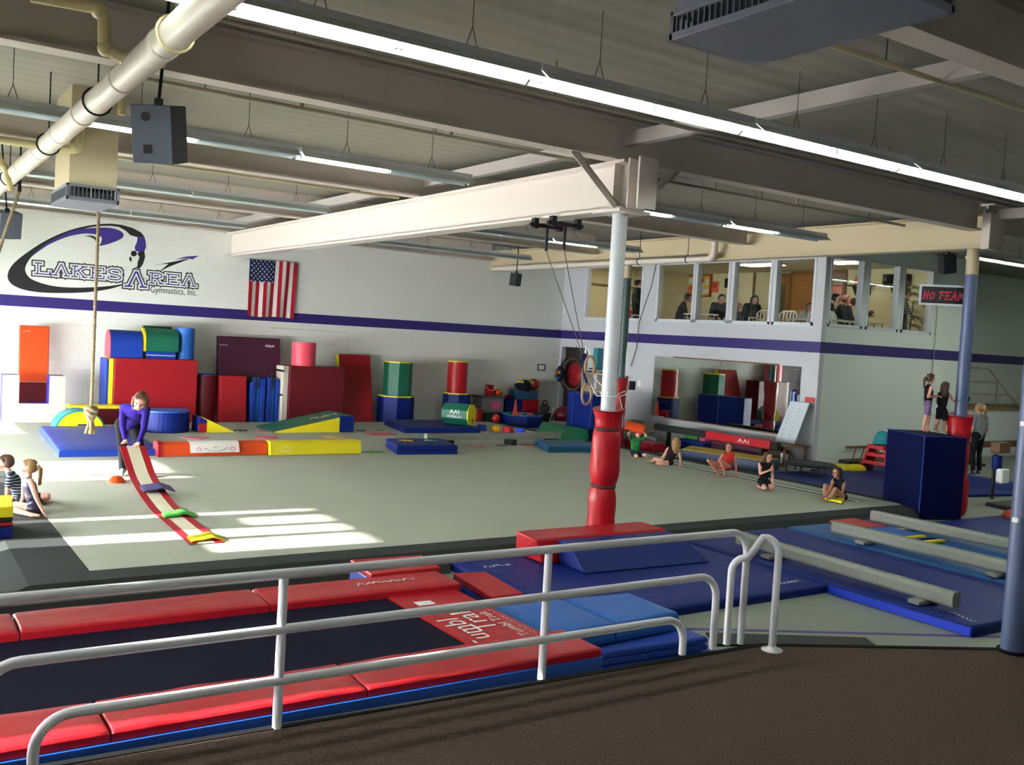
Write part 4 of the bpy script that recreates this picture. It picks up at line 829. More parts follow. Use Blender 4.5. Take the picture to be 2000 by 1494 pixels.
# rings on trolleys under the white girder
M_wood = mat('wood_ring', '#a5835a', 0.4, 0.15, 20)
c0 = Px(1095, 438, 7.5)
ends = []
for k, (px_, py_, Y, zr) in enumerate(((1067, 445, 10.55, 0), (1107, 440, 10.15, 0))):
    t = thing('gymnastic_ring', ('gymnastic ring tied back to the white column by a cord, lower of the pair', 'gymnastic ring hanging against the white column, upper of the pair')[k], 'gymnastic rings', (7.5, Y, 2.0))
    mb = MB().box(7.22, 7.78, Y-0.02, Y+0.02, 4.02, 4.07); build('trolley_bar', mb, M_dkmet, t)
    for x in (7.3, 7.7): build('clamp', MB().box(x-0.035, x+0.035, Y-0.04, Y+0.04, 4.0, 4.135), M_dkmet, t)
    build('swivel', MB().cyl((7.5, Y, 3.72), (7.5, Y, 4.03), 0.022, n=10), M_dkmet, t)
    bot = Px(1140+2*k, 700, 7.38+0.06*k); bot = np.array([bot[0], bot[1], bot[2]])
    build('cable', MB().tube([(7.5, Y, 3.73), bot], 0.006, 6), M_wire, t)
    cc = Px((1146, 1152)[k], (770, 715)[k], 7.36+0.05*k); R_ = 0.125
    build('strap', MB().tube([bot, cc+np.array([-0.05, 0.02, R_+0.12]), cc+np.array([0, 0, R_])], 0.016, 6), M_print if k else M_fb, t)
    pts = [cc+np.array([R_*math.cos(a_)*0.9, 0.4*R_*math.cos(a_), R_*math.sin(a_)]) for a_ in np.linspace(0, 2*math.pi, 29)[:-1]]
    build('ring', MB().tube(pts, 0.016, 8, closed=True), M_wood, t); ends.append(cc)
    build('buckle', MB().ball(bot, (0.05, 0.03, 0.07), 10, 8), (M_fr if k else M_fb), t)
t = thing('tie_cord', 'thin white cord tied round the white column holding the rings', 'cord', (7.5, 9.05, 2.0))
zc = Py(1185, 770, 9.05)[2]
build('column_loop', MB().tube([(7.5+0.1*math.cos(a_), 9.05+0.1*math.sin(a_), zc+0.02*math.sin(a_)) for a_ in np.linspace(0, 6.28, 25)[:-1]], 0.007, 6, closed=True), M_print, t)
build('cord_run', MB().tube([ends[0]+np.array([0.05, 0, 0.12]), (ends[0]+np.array([7.42, 8.97, zc]))/2-np.array([0, 0, 0.02]), (7.42, 8.97, zc)], 0.006, 6), M_print, t)
build('cord_run', MB().tube([ends[1]+np.array([0.05, 0, -0.12]), (7.43, 8.97, zc+0.02)], 0.006, 6), M_print, t)
build('bow', MB().tube([(7.6, 9.0, zc), (7.68, 8.97, zc+0.05), (7.71, 8.97, zc+0.01), (7.61, 8.98, zc-0.02), (7.66, 8.96, zc-0.2), (7.67, 8.96, zc-0.4)], 0.007, 6), M_print, t)
# loose cable drops on the mirror wall and bits on the girder
t = thing('hanging_cable', 'thin grey cable looping down from the cream girder to the wall speaker', 'cable', (15.3, 20.1, 2))
build('cable_run', MB().tube([Px(1282, 515, 17.2), Px(1272, 560, 17.5), Px(1248, 630, 17.8), Px(1243, 680, 17.85), Px(1232, 715, 17.85)], 0.012, 6), M_wire, t)
t = thing('wall_conduit', 'thin dark conduit running down the pale wall beside the windows', 'conduit', (22.24, YF-0.03, 1.5)); build('conduit_run', MB().cyl((22.24, YF-0.03, 1.45), (22.24, YF-0.03, 5.1), 0.011, n=8), M_cond, t)
# ================================================================ equipment on the exercise floor
G = lambda x, y, z=SZ: Pz(x, y, z)
# half round with yellow face
xa, xb = 3.12, 4.06; Y0 = 20.88; r = (xb-xa)/2; xc = (xa+xb)/2
t = thing('half_barrel', 'half round mat with yellow face teal rim and navy handle slot beside the rope', 'foam shape', (xc, Y0+0.3, SZ))
def halfdisc(r, n=18): return [(xc+r*math.cos(a), 0, SZ+0.003+r*0.86*math.sin(a)) for a in np.linspace(0, math.pi, n+1)]
build('body', MB().prism(halfdisc(r), (0, Y0+0.03, 0), (0, Y0+0.65, 0), smooth=False), M_teal, t); build('face_panel', MB().prism(halfdisc(r*0.93), (0, Y0, 0), (0, Y0+0.028, 0)), M_yv, t)
build('handle', MB().box(xc-0.06, xc+0.17, Y0-0.012, Y0-0.001, SZ+0.1, SZ+0.13), M_navy, t, 0.005)
xa, xb = WX(135, 810, 22.0), WX(240, 810, 22.0); zt = WZ(180, 794, 22.0)
t = thing('step_block', 'low maroon block with yellow top and navy slot behind the half round', 'foam block', ((xa+xb)/2, 22.2, SZ))
build('body', MB().box(xa, xb, 22.0, 22.4, SZ, zt-0.05), M_mar, t, 0.015); build('top_cover', MB().box(xa-0.01, xb+0.01, 21.98, 22.41, zt-0.049, zt+0.02), M_yv, t, 0.015)
build('slot', MB().box(xa+0.04, xa+0.35, 21.975, 21.999, zt-0.17, zt-0.06), M_navy, t)
xc, r = 5.20, 0.5; zt = WZ(330, 803, 20.4)
pl = [(xc+r*math.cos(a), 20.8-0.55*abs(math.sin(a))) for a in np.linspace(math.pi, 2*math.pi, 19)]+[(xc+r, 21.1), (xc-r, 21.1)]
t = thing('half_moon_block', 'deep blue half moon foam block with light blue top edge', 'foam block', (xc, 20.7, SZ)); build('body', MB().slab(pl, SZ+0.002, zt-0.03), M_navy, t, 0.01); build('top_cover', MB().slab([(xc+(p[0]-xc)*1.01, p[1]-0.005) for p in pl], zt-0.029, zt), M_lblue, t)
def wedge(name, label, pts, Y0, Y1, mtop, mside, mend):  # profile pts in (x,z), extruded Y0..Y1
    t = thing(name, label, 'foam wedge', (np.mean([p[0] for p in pts]), (Y0+Y1)/2, SZ)); P = [(x, 0, z) for x, z in pts]; n = len(P)
    mb = MB().prism(P, (0, Y0, 0), (0, Y1, 0), 0, 1); build('body', mb, [mtop, mside], t, 0.01); return t
xa, xb = 5.79, 6.58; zt = WZ(388, 814, 20.35)
t = wedge('wedge_mat', 'small foam wedge with navy red and yellow side patches beside the half moon block', [(xa, SZ+0.003), (xb, SZ+0.003), (xa+0.06, zt), (xa, zt)], 20.35, 20.85, M_navy, M_yv, M_navy)
build('red_patch', MB().prism([(xa+0.003, 0, SZ+0.01), (xa+0.17, 0, SZ+0.01), (xa+0.17, 0, SZ+0.2), (xa+0.003, 0, SZ+0.2)], (0, 20.343, 0), (0, 20.349, 0)), M_redv2, t)
build('navy_patch', MB().prism([(xa+0.003, 0, SZ+0.2), (xa+0.17, 0, SZ+0.2), (xa+0.17, 0, zt-0.075), (xa+0.05, 0, zt-0.008), (xa+0.003, 0, zt-0.008)], (0, 20.343, 0), (0, 20.349, 0)), M_navy, t)
xa, xb = 7.4, 9.25; zt = WZ(690, 812, 20.2)
t = wedge('incline_wedge', 'large incline wedge with green slope yellow side and blue end', [(xa, SZ+0.003), (xb, SZ+0.003), (xb, zt), (xb-0.15, zt), (xa, SZ+0.03)], 20.2, 21.4, M_gv, M_yv, M_navy)
build('end_panel', MB().box(xb-0.34, xb+0.004, 20.19, 20.199, SZ+0.01, zt-0.005), M_navy, t); build('end_cover', MB().box(xb+0.001, xb+0.012, 20.2, 21.4, SZ+0.01, zt), M_navy, t)
mb = MB(); sl_ = (zt-SZ-0.03)/(xb-0.15-xa); xm = xb-0.5; scribble(mb, (xm, 20.75, SZ+0.03+sl_*(xm-xa)+0.012), (1, 0, sl_), (0, 1, 0), 0.6, 0.4, 12, seed=11); build('print', mb, M_crm, t)
def flatmat(name, label, cat, quad, z0, z1, m, seed=0, amp=0.002, group=None):
    t = thing(name, label, cat, (*np.mean([q[:2] for q in quad], axis=0), z0), group); build('mat_body', pillow(MB(), *quad, z0, z1, 8, 6, amp, 0.35, seed=seed), m, t); return t
bm = flatmat('gym_mat', 'flat navy mat under the green barrel', 'gym mat', [(10.45, 19.95), (12.5, 19.9), (12.85, 21.8), (10.85, 21.85)], SZ, SZ+0.13, M_navy, 50)
e0 = np.array([12.45, 20.25, SZ+0.135+0.27]); ax = np.array([-0.55, 0.83, 0.0]); ax /= np.linalg.norm(ax)
t = thing('octagon_barrel', 'dark green octagon barrel with yellow end and white print lying on the navy mat', 'foam shape', (*(e0+ax*0.35)[:2], SZ+0.135))
build('body', MB().cyl(e0+ax*0.03, e0+ax*0.72, 0.275, n=8, smooth=False, phase=math.pi/8), M_gv, t, 0.012); build('end_panel', MB().cyl(e0, e0+ax*0.028, 0.27, n=8, smooth=False, phase=math.pi/8), M_yv, t)
side = np.cross((0, 0, 1.0), ax); side = side if side[1] < 0 else -side
mb = MB(); c = e0+ax*0.36+side*0.262; put_text(mb, 'AAI', 0.15, c+np.array([0, 0, 0.06]), -ax, (0, 0, 1), wid=0.26); put_text(mb, 'AMERICAN', 0.1, c-np.array([0, 0, 0.06]), -ax, (0, 0, 1), wid=0.4); build('print', mb, M_print, t)
build('valve', MB().cyl(e0-ax*0.02+np.array([0, 0, -0.2]), e0-ax*0.02+np.array([0, 0, -0.1]), 0.012, n=6), M_black, t)
t = flatmat('gym_mat', 'wide bright blue mat behind the bending woman', 'gym mat', [(2.62, 17.08), (4.24, 17.02), (4.42, 20.7), (2.82, 20.78)], SZ, SZ+0.11, M_royal, 51)
mb = MB(); put_text(mb, 'AAI', 0.08, (3.85, 17.035, SZ+0.055), (1, -0.03, 0), (0, 0, 1), wid=0.3); build('print', mb, M_print, t)
def padbeam(name, label, x0, x1, Y, h, m, seed):
    t = thing(name, label, 'foam beam', ((x0+x1)/2, Y+0.17, SZ)); prof = [(0, Y, SZ+0.003), (0, Y+0.36, SZ+0.003), (0, Y+0.32, SZ+h*0.85), (0, Y+0.28, SZ+h), (0, Y+0.08, SZ+h), (0, Y+0.04, SZ+h*0.85)]
    build('beam_body', MB().prism(prof, (x0, 0, 0), (x1, 0, 0)), m, t, 0.015); return t
ob = padbeam('foam_beam', 'long orange foam beam with white drawn banner over it', 4.15, 6.05, 16.85, 0.24, M_org, 1); build('end_band', MB().prism([(0, 16.835, SZ+0.004), (0, 17.225, SZ+0.004), (0, 17.19, SZ+0.215), (0, 17.14, SZ+0.252), (0, 16.92, SZ+0.252), (0, 16.875, SZ+0.215)], (4.13, 0, 0), (4.2, 0, 0)), M_redv2, ob)
yb_ = padbeam('foam_beam', 'long yellow foam beam end to end with the orange beam', 6.07, 7.85, 16.72, 0.25, M_yv, 2)
mb = MB(); scribble(mb, (6.35, 16.735, SZ+0.14), (1, 0, 0), (0, 0.15, 1), 0.24, 0.04, 11, seed=12); scribble(mb, (6.35, 16.722, SZ+0.08), (1, 0, 0), (0, 0.15, 1), 0.24, 0.04, 11, seed=13); build('print', mb, M_print, yb_)
# drawn banner draped over the orange beam
M_paper = mat('white_paper', '#d9d6d2', 0.9, 0.03); M_pinkd = paint('pink_marker', '#c9798a', 0.9); M_greym = paint('grey_marker', '#6d6a72', 0.9)
t = thing('paper_banner', 'white paper banner with drawn smiling faces draped over the orange beam', 'banner', (5.1, 16.85, SZ+0.05))
xa, xb = 4.66, 5.52; prof = [(16.80, SZ+0.07), (16.83, SZ+0.16), (16.868, SZ+0.222), (16.92, SZ+0.254), (17.02, SZ+0.254)]
build('sheet', MB().sheet([[(xa+(xb-xa)*k/14, y+0.006*math.sin(k*1.7), z) for k in range(15)] for y, z in prof], (0, -0.003, 0.003)), M_paper, t)
mb = MB()
for cx_, rr, m_ in ((4.80, 0.04, 0), (5.4, 0.04, 0)): mb.tube([(cx_+rr*math.cos(a), 16.817-0.01+0.0*a, SZ+0.125+rr*math.sin(a)*0.9) for a in np.linspace(0, 6.28, 13)[:-1]], 0.005, 4, closed=True)
build('drawing', mb, M_pinkd, t)
mb = MB(); mb.tube([(4.9, 16.812, SZ+0.15), (5.0, 16.803, SZ+0.1), (5.1, 16.800, SZ+0.085), (5.2, 16.803, SZ+0.1), (5.3, 16.812, SZ+0.15)], 0.004, 4); mb.tube([(5.07, 16.83, SZ+0.17), (5.1, 16.82, SZ+0.15), (5.13, 16.83, SZ+0.17)], 0.004, 4); build('drawing', mb, M_greym, t)
t = thing('panel_mat', 'small navy folded mat with star stickers on top', 'gym mat', (9.3, 17.1, SZ))
for h in (0, 1): build('panel', pillow(MB(), (8.5, 16.5), (9.78, 16.38), (10.1, 17.6), (8.85, 17.7), SZ+0.09*h, SZ+0.085+0.09*h, 8, 6, 0.002, 0.4, seed=52+h), M_navy, t)
def star(c, R, m, name, parent=None):
    pts = [(c[0]+(R if k % 2 == 0 else R*0.42)*math.sin(k*math.pi/5), c[1]+(R if k % 2 == 0 else R*0.42)*math.cos(k*math.pi/5)) for k in range(10)]
    return build(name, MB().slab(pts[::-1], c[2], c[2]+0.008), m, parent)
M_yst = vinyl('yellow_spot', '#c9a32a'); M_grn = vinyl('lime_spot', '#3f9a3c'); M_pnk = vinyl('pink_spot', '#d2708e'); M_cor = vinyl('coral_spot', '#d64a5c'); M_dkg = vinyl('dark_spot', '#23303a'); M_peach = vinyl('peach_spot', '#d8a45a')
star((9.05, 17.2, SZ+0.18), 0.16, M_yst, 'star_sticker', t); star((9.6, 17.15, SZ+0.18), 0.16, M_grn, 'star_sticker', t)
# long grey beam on low feet
t = thing('floor_beam', 'long grey beam set low across the floor behind the navy star mat', 'balance beam', (11.6, 17.7, SZ)); build('beam_body', MB().box(9.75, 13.25, 17.6, 17.74, SZ+0.13, SZ+0.26), M_beam, t, 0.012)
for x in (10.3, 11.9, 13.0): build('foot', MB().box(x-0.06, x+0.06, 17.5, 17.84, SZ, SZ+0.131), M_dkmet, t, 0.01)
build('end_strip', MB().box(9.75, 10.3, 17.75, 17.95, SZ+0.2, SZ+0.22), M_teal, t)
t = thing('panel_mat', 'teal blue folded mat with pale piping by the foot of the white column', 'gym mat', (12.7, 16.8, SZ))
for h in (0, 1): build('panel', pillow(MB(), (11.95, 16.3), (13.35, 16.12), (13.6, 17.3), (12.4, 17.42), SZ+0.07*h, SZ+0.066+0.07*h, 8, 6, 0.002, 0.4, seed=56+h), vinyl('deep_teal_vinyl', '#1c4f6e'), t)
build('piping', MB().tube([(12.4, 17.42, SZ+0.14), (11.95, 16.3, SZ+0.14), (13.35, 16.12, SZ+0.14)], 0.006, 5), M_lblue, t)
M_kg = vinyl('kelly_green_vinyl', '#0f7a45')
tag(build('incline_mat', MB().hexa([(13.2, 18.75, SZ+0.002), (14.25, 17.9, SZ+0.002), (14.95, 18.7, SZ+0.002), (14.85, 20.6, SZ+0.002)], [(13.25, 18.78, SZ+0.03), (14.25, 17.95, SZ+0.03), (14.9, 18.7, SZ+0.22), (14.8, 20.5, SZ+0.22)]), M_kg, None, 0.01), 'kelly green sloping mat beside the upright navy mat', 'gym mat')
# activity domes
for (px_, py_, m_, lab) in ((945.5, 842, M_royal, 'blue plastic dome next to the navy mat'), (973.5, 844, vinyl('yellow_dome', '#d09a10'), 'yellow plastic dome in the row of small domes'), (997.5, 846, M_redv, 'red plastic dome in the row of small domes'), (1021, 849, vinyl('bright_blue_dome', '#2444d8'), 'bright blue plastic dome next to the green mat')):
    p = G(px_, py_); t = thing('step_dome', lab, 'plastic dome', (p[0], p[1]+0.12, SZ), 'row of small plastic domes')
    build('dome_body', MB().lathe([(0.135, 0), (0.13, 0.02), (0.115, 0.13), (0.105, 0.145), (0.0, 0.146)], (p[0], p[1]+0.12, SZ+0.002), 24), m_, t); build('rim', MB().lathe([(0.128, 0), (0.15, 0.003), (0.15, 0.012), (0.13, 0.018)], (p[0], p[1]+0.12, SZ), 24), m_, t)
# floor spots
def spot(label, px_, py_, w, d, m, shape='oval', cut=None):
    p = G(px_, py_); name = 'floor_spot'
    if shape == 'oval': pts = [(p[0]+w/2*math.cos(a), p[1]+d/2*math.sin(a)) for a in np.linspace(0, 2*math.pi, 21)[:-1]]
    elif shape == 'rect': pts = [(p[0]-w/2, p[1]-d/2), (p[0]+w/2, p[1]-d/2), (p[0]+w/2, p[1]+d/2), (p[0]-w/2, p[1]+d/2)]
    elif shape == 'star': pts = [(p[0]+(w/2 if k % 2 == 0 else w*0.21)*math.sin(k*math.pi/5), p[1]+(w/2 if k % 2 == 0 else w*0.21)*math.cos(k*math.pi/5)) for k in range(10)][::-1]
    else: pts = [(p[0]+w/2*math.sin(a)**3, p[1]+d*(0.42*math.cos(a)-0.17*math.cos(2*a)-0.06*math.cos(3*a))) for a in np.linspace(0, 2*math.pi, 25)[:-1]][::-1]
    t = tag(build(name, MB().slab(pts, SZ, SZ+0.008), m), label, 'floor marker', 'vinyl floor markers')
    if cut: build('centre_print', MB().slab([(p[0]+(q[0]-p[0])*0.55, p[1]+(q[1]-p[1])*0.55) for q in pts], SZ+0.008, SZ+0.010), cut, t)
spot('pink heart floor spot behind the orange beam', 382, 855, 0.6, 0.55, M_pnk, 'heart', M_cor); spot('pale pink oval floor spot with red rim behind the orange beam', 521, 854, 0.5, 0.5, M_cor, 'oval', M_pnk)
spot('peach oval floor spot in front of the incline wedge', 655, 853, 0.62, 0.4, M_peach, 'oval', M_yst); spot('coral square floor spot near the flat navy mat', 744, 848, 0.6, 0.45, M_cor, 'rect')
spot('small dark star floor spot in front of the narrow red mat', 472, 841, 0.3, 0.3, M_dkg, 'star'); spot('small red star floor spot by the tip of the incline wedge', 513, 843, 0.3, 0.3, M_cor, 'star')
spot('lime green star floor spot at the end of the yellow beam', 731, 883, 0.5, 0.5, M_grn, 'star'); spot('coral oval floor spot under the grey floor beam', 928, 871, 0.4, 0.3, M_cor, 'oval', M_crm)
spot('small black floor spot by the end of the incline wedge', 705, 841, 0.25, 0.2, M_dkg, 'oval'); spot('small green floor spot behind the coral square', 742, 840, 0.25, 0.2, M_grn, 'oval')
spot('pale oval floor spot on the far side of the grey beam', 925, 852, 0.35, 0.25, M_crm, 'oval', M_grn); spot('orange floor spot under the far end of the grey beam', 1032, 869, 0.35, 0.25, M_org, 'oval'); spot('dark flat ring on the floor below the grey beam', 980, 870, 0.3, 0.22, M_dkg, 'oval')
# red and cream runner the woman is laying out
ru = thing('floor_runner', 'long red and cream runner pulled up at one end by the woman', 'runner', (3.07, 12.0, SZ)); hw = 0.18
path = [tuple(Py(259, 871, 14.52)), tuple(Py(268, 898, 14.25)), tuple(Py(280, 932, 13.85)), tuple(Pz(298, 962, SZ+0.06)), tuple(Pz(313, 982, SZ+0.012))]
p_, q_ = Pz(325, 996, SZ+0.008), Pz(404, 1061, SZ+0.008)
path += [tuple(p_+(q_-p_)*u) for u in np.linspace(0, 1, 6)]
cur = smooth_curve(path, 46)
rows = [[(p[0]+u*hw, p[1], p[2]+0.003) for u in (-1, -0.72, -0.48, 0, 0.48, 0.72, 1)] for p in cur]
build('runner_cloth', MB().sheet(rows, 0.006, 0, lambda i, j: 0 if j in (0, 1, 4, 5) else 1), [vinyl('runner_red', '#a81a26'), cloth('runner_cream', '#d8d3bb')], ru)
for (a, b, c, d), m_, lab in (((280, 974, 343, 962), vinyl('purple_foam', '#44406f'), 'purple foam sheet lying across the runner'), ((322, 1014, 388, 1005), vinyl('green_foam', '#3fa33a'), 'green foam sheet lying across the runner'), ((374, 1062, 446, 1051), vinyl('yellow_foam', '#cdb61c'), 'yellow foam sheet at the end of the runner')):
    p, q = G(a, b), G(c, b-2); dep = G(c, d)[1]-G(c, b)[1]; n = 12
    rows = [[(p[0]+(q[0]-p[0])*k/n+0.10*v*dep, p[1]+v*dep, SZ+0.022+(0.075 if 'purple' in lab else 0)+0.045*math.exp(-((k/n-0.5)/0.22)**2)+0.012*math.sin(k*0.9)) for k in range(n+1)] for v in (0, 0.5, 1)]
    tag(build('foam_sheet', MB().sheet(rows, 0.014), m_), lab, 'foam sheet', 'foam sheets on the runner')
p = G(250, 941); t = thing('floor_cone', 'low orange cone marker beside the runner', 'cone', (3.02, 14.35, SZ)); build('cone_body', MB().lathe([(0.13, 0.0), (0.125, 0.01), (0.07, 0.08), (0.06, 0.085), (0.02, 0.086)], (2.98, 14.42, SZ), 20), M_org, t)
# ================================================================ storage in the back right corner
def bx(name, label, cat, x0, x1, y0_, y1_, Y, T, m, z0=None, bev=0.012, group=None):
    A, B = WX(x0, y1_, Y), WX(x1, y1_, Y); z1 = WZ((x0+x1)/2, y0_, Y); zb = WZ((x0+x1)/2, y1_, Y) if z0 is None else z0
    t = thing(name, label, cat, ((A+B)/2, Y+T/2, zb), group); build('body', MB().box(A, B, Y, Y+T, zb, z1), m, t, bev); return t, A, B, zb, z1
M_toteg = mat('grey_plastic', '#6f6a6c', 0.35); M_lid = mat('dark_grey_lid', '#3c4440', 0.4); M_pinkp = paint('pink_paper', '#c4487c', 0.8)
t, A, B, zb, z1 = bx('storage_box', 'green storage box under the grey tote', 'box', 948, 964, 806, 829, 23.4, 0.4, paint('green_plastic', '#1c5a3a', 0.4), 0.0); ZS = z1
t, A, B, zb, z1 = bx('storage_tote', 'grey storage tote with dark lid and pink paper label', 'storage box', 940, 983, 778, 805, 23.35, 0.5, M_toteg, ZS); build('lid', MB().box(A-0.04, B+0.04, 23.31, 23.89, z1, z1+0.07), M_lid, t, 0.012)
build('paper_label', MB().box(WX(960, 790, 23.35), WX(976, 790, 23.35), 23.343, 23.349, WZ(968, 799, 23.35), WZ(968, 784, 23.35)), M_pinkp, t); ZL = z1+0.07
bx('storage_box', 'dark box supporting the right half of the grey tote', 'box', 964.5, 984, 806, 829, 23.5, 0.35, M_navy, 0.0)
c = Py(955, 773, 23.55); r = 0.14; t = thing('bucket', 'red plastic bucket with white handle on the grey tote', 'bucket', (c[0], 23.55, ZL))
hb = WZ(955, 752, 23.55)-ZL; build('bucket_body', MB().lathe([(r*0.8, 0), (r*0.82, 0.005), (r, hb), (r*1.07, hb), (r*1.07, hb-0.02), (r*1.0, hb-0.02), (r*0.96, hb-0.015), (r*0.78, 0.02), (0.0, 0.02)], (c[0], 23.55, ZL+0.002), 24), M_redv, t)
build('handle', MB().tube([(c[0]+r*1.04*math.cos(a), 23.55-0.16*math.sin(a), ZL+hb-0.02-0.13*math.sin(a)) for a in np.linspace(0, math.pi, 13)], 0.008, 6), M_print, t)
for k, (px_, py_, rx, m_, lab) in enumerate(((971, 765, 0.13, M_org, 'orange crumpled cloth beside the red bucket'), (979, 768, 0.1, M_yst, 'yellow crumpled cloth beside the red bucket'))):
    c = Py(px_, py_, 23.6); mb = MB().ball((0, 0, 0), (rx, 0.12, 0.09), 14, 9); mb.v = [(v[0]*(1+0.2*math.sin(7*v[0]*9+k)), v[1], v[2]*(1+0.25*math.sin(40*v[0]+20*v[1]))) for v in mb.v]
    mb.v = [(v[0]+c[0], v[1]+23.6+0.1*k, v[2]+ZL+0.09) for v in mb.v]; tag(build('cloth_pile', mb, m_), lab, 'cloth')
t, A, B, zb, z1 = bx('storage_box', 'navy storage box behind the orange cone', 'box', 985, 1018, 779, 829, 23.55, 0.4, M_navy, 0.0)
c = Py(992, 776, 23.7); t = thing('bowl', 'red plastic bowl on the navy storage box', 'bowl', (c[0], 23.72, z1)); build('bowl_body', MB().lathe([(0.07, 0), (0.14, 0.08), (0.15, 0.085), (0.13, 0.08), (0.06, 0.012), (0, 0.012)], (c[0]+0.05, 23.72, z1+0.002), 20), M_redv, t)
t, A, B, zb, z1 = bx('storage_box', 'dark red storage box behind the ball tub', 'box', 1020, 1050, 780, 829, 23.5, 0.45, M_redv2, 0.0)
t, A, B, zb, z2 = bx('storage_bin', 'teal plastic bin of clothes on the dark red box', 'storage box', 1012, 1051, 763, 779, 23.45, 0.5, paint('teal_plastic', '#1d4a6a', 0.4), z1+0.002)
for k, (px_, py_, sx, sz_, m_, lab) in enumerate(((1020, 757, 0.28, 0.16, cloth('black_cloth', '#15171d'), 'black garment hanging over the teal bin'), (1027, 748, 0.32, 0.10, cloth('yellow_cloth', '#b2ab5c'), 'yellow and white garment heaped on the teal bin'), (1045, 752, 0.22, 0.15, cloth('orange_cloth', '#c2442a'), 'orange red garment heaped on the teal bin'))):
    c = Py(px_, py_, 23.6); mb = MB().ball((0, 0, 0), (sx, 0.2, sz_), 22, 14)
    mb.v = [(v[0]*(1+0.12*math.sin(25*v[2])), v[1]*(1+0.2*math.sin(17*v[0])), v[2]*(1+0.3*math.sin(14*v[0]+9*v[1]))) for v in mb.v]
    mb.v = [(v[0]+c[0], v[1]+23.55+0.1*k, v[2]+max(c[2], z2+sz_*0.75)) for v in mb.v]; tag(build('garment_pile', mb, m_), lab, 'clothing')
# octagonal ball tub
c = np.array([WX(1020, 830, 22.75), 22.75]); r = 0.62; zt = WZ(1025, 809, 22.6)
t = thing('ball_tub', 'navy octagonal foam tub with teal rim holding play balls', 'foam tub', (*c, 0)); ph = math.pi/8
ring = lambda rr, z: [(c[0]+rr*math.cos(ph+k*math.pi/4), c[1]+rr*math.sin(ph+k*math.pi/4), z) for k in range(8)]
for k in range(8):
    a, b, a2, b2 = ring(r, 0)[k], ring(r, 0)[(k+1) % 8], ring(r*0.8, 0)[k], ring(r*0.8, 0)[(k+1) % 8]
    build('wall_panel', MB().hexa([a, b, b2, a2], [(*q[:2], zt-0.03) for q in (a, b, b2, a2)]), M_navy, t); build('rim_panel', MB().hexa([(*q[:2], zt-0.03) for q in (a, b, b2, a2)], [(*q[:2], zt) for q in (a, b, b2, a2)]), M_teal, t)
build('tub_floor', MB().slab([q[:2] for q in ring(r*0.8, 0)], 0.0, zt-0.22), M_navy, t)
for (dx, dy, rr, m_, lab) in ((-0.2, -0.1, 0.12, mat('red_speckled_ball', '#c0485c', 0.4, 0.6, 25), 'red speckled play ball in the navy tub'), (0.1, -0.22, 0.11, mat('pink_speckled_ball', '#cf6a82', 0.4, 0.5, 20), 'pink speckled play ball in the navy tub'), (0.32, -0.05, 0.1, mat('purple_play_ball', '#71357e', 0.4), 'purple play ball in the navy tub')):
    mb = MB().ball((c[0]+dx, c[1]+dy, zt-0.22+rr+0.04), rr, 22, 14); tag(build('play_ball', mb, m_), lab, 'ball')
cc = np.array([c[0]-0.5, 22.42]); t = thing('traffic_cone', 'tall orange traffic cone standing on the tub rim', 'cone', (*cc, zt)); hh = WZ(998, 780, 22.4)-zt
build('cone_body', MB().lathe([(0.085, 0), (0.085, 0.015), (0.065, 0.02), (0.018, hh), (0.0, hh)], (*cc, zt+0.002), 18), mat('cone_orange', '#e0441e', 0.5), t)
c = Py(968, 820, 22.9); t = thing('play_ball', 'red rubber ball on the floor in front of the green box', 'ball', (c[0], 22.9, 0)); build('ball_body', MB().ball((c[0], 22.9, 0.2), 0.13, 22, 14), mat('red_rubber_ball', '#bf1d1d', 0.35), t); build('stand', MB().lathe([(0.1, 0), (0.1, 0.09), (0.06, 0.1)], (c[0], 22.9, 0.0), 14), M_black, t)
a = Py(926, 829, 22.9); b = Py(946, 829, 22.9); zt = WZ(936, 798, 22.9); t = thing('duffel_bag', 'dark red cloth bag slumped beside the grey tote', 'bag', ((a[0]+b[0])/2, 23.0, 0))
mb = MB().ball(((a[0]+b[0])/2, 23.05, zt/2), ((b[0]-a[0])/2, 0.2, zt/2), 20, 14); mb.v = [(v[0], v[1], v[2]) for v in mb.v]; build('bag_body', mb, cloth('red_cloth', '#8e1822'), t); build('strap', MB().tube([(a[0]+0.05, 22.9, zt*0.8), (a[0]+0.1, 22.85, zt), (b[0]-0.05, 22.9, zt*0.85)], 0.015, 6), M_dkred, t)
c = Py(1064, 806, 22.9); zt = WZ(1064, 785, 22.9); t = thing('kettle_bell', 'black kettlebell shaped weight behind the tub', 'weight', (c[0], 22.9, 0)); hb = c[2]
build('stand_box', MB().box(c[0]-0.2, c[0]+0.2, 22.75, 23.1, 0, hb), M_black, t, 0.01); build('bell', MB().ball((c[0], 22.92, hb+0.13), (0.16, 0.15, 0.14), 18, 12), M_black, t); build('handle', MB().tube([(c[0]+0.075*math.cos(a_), 22.92, hb+0.27+0.085*math.sin(a_)) for a_ in np.linspace(-0.6, math.pi+0.6, 15)], 0.022, 8), M_black, t)
t = thing('storage_beam', 'grey padded beam lying behind the upright navy mat', 'foam beam', (16.4, 22.0, 0)); a, b = np.array([16.15, 21.95]), np.array([17.4, 21.5])
d = (b-a)/np.linalg.norm(b-a); n = np.array([-d[1], d[0]])*0.15; build('beam_body', MB().slab([a-n, b-n, b+n, a+n], 0.0, 0.22), paint('grey_vinyl', '#7b7f82', 0.5), t, 0.02)
c = Py(1094, 812, 22.6); t = thing('exercise_ball', 'large dark red exercise ball in the shadowed corner', 'ball', (c[0], 22.7, 0)); build('ball_body', MB().ball((c[0]+0.22, 22.75, 0.3), 0.28, 24, 16), mat('dark_red_rubber', '#6b1420', 0.4), t)
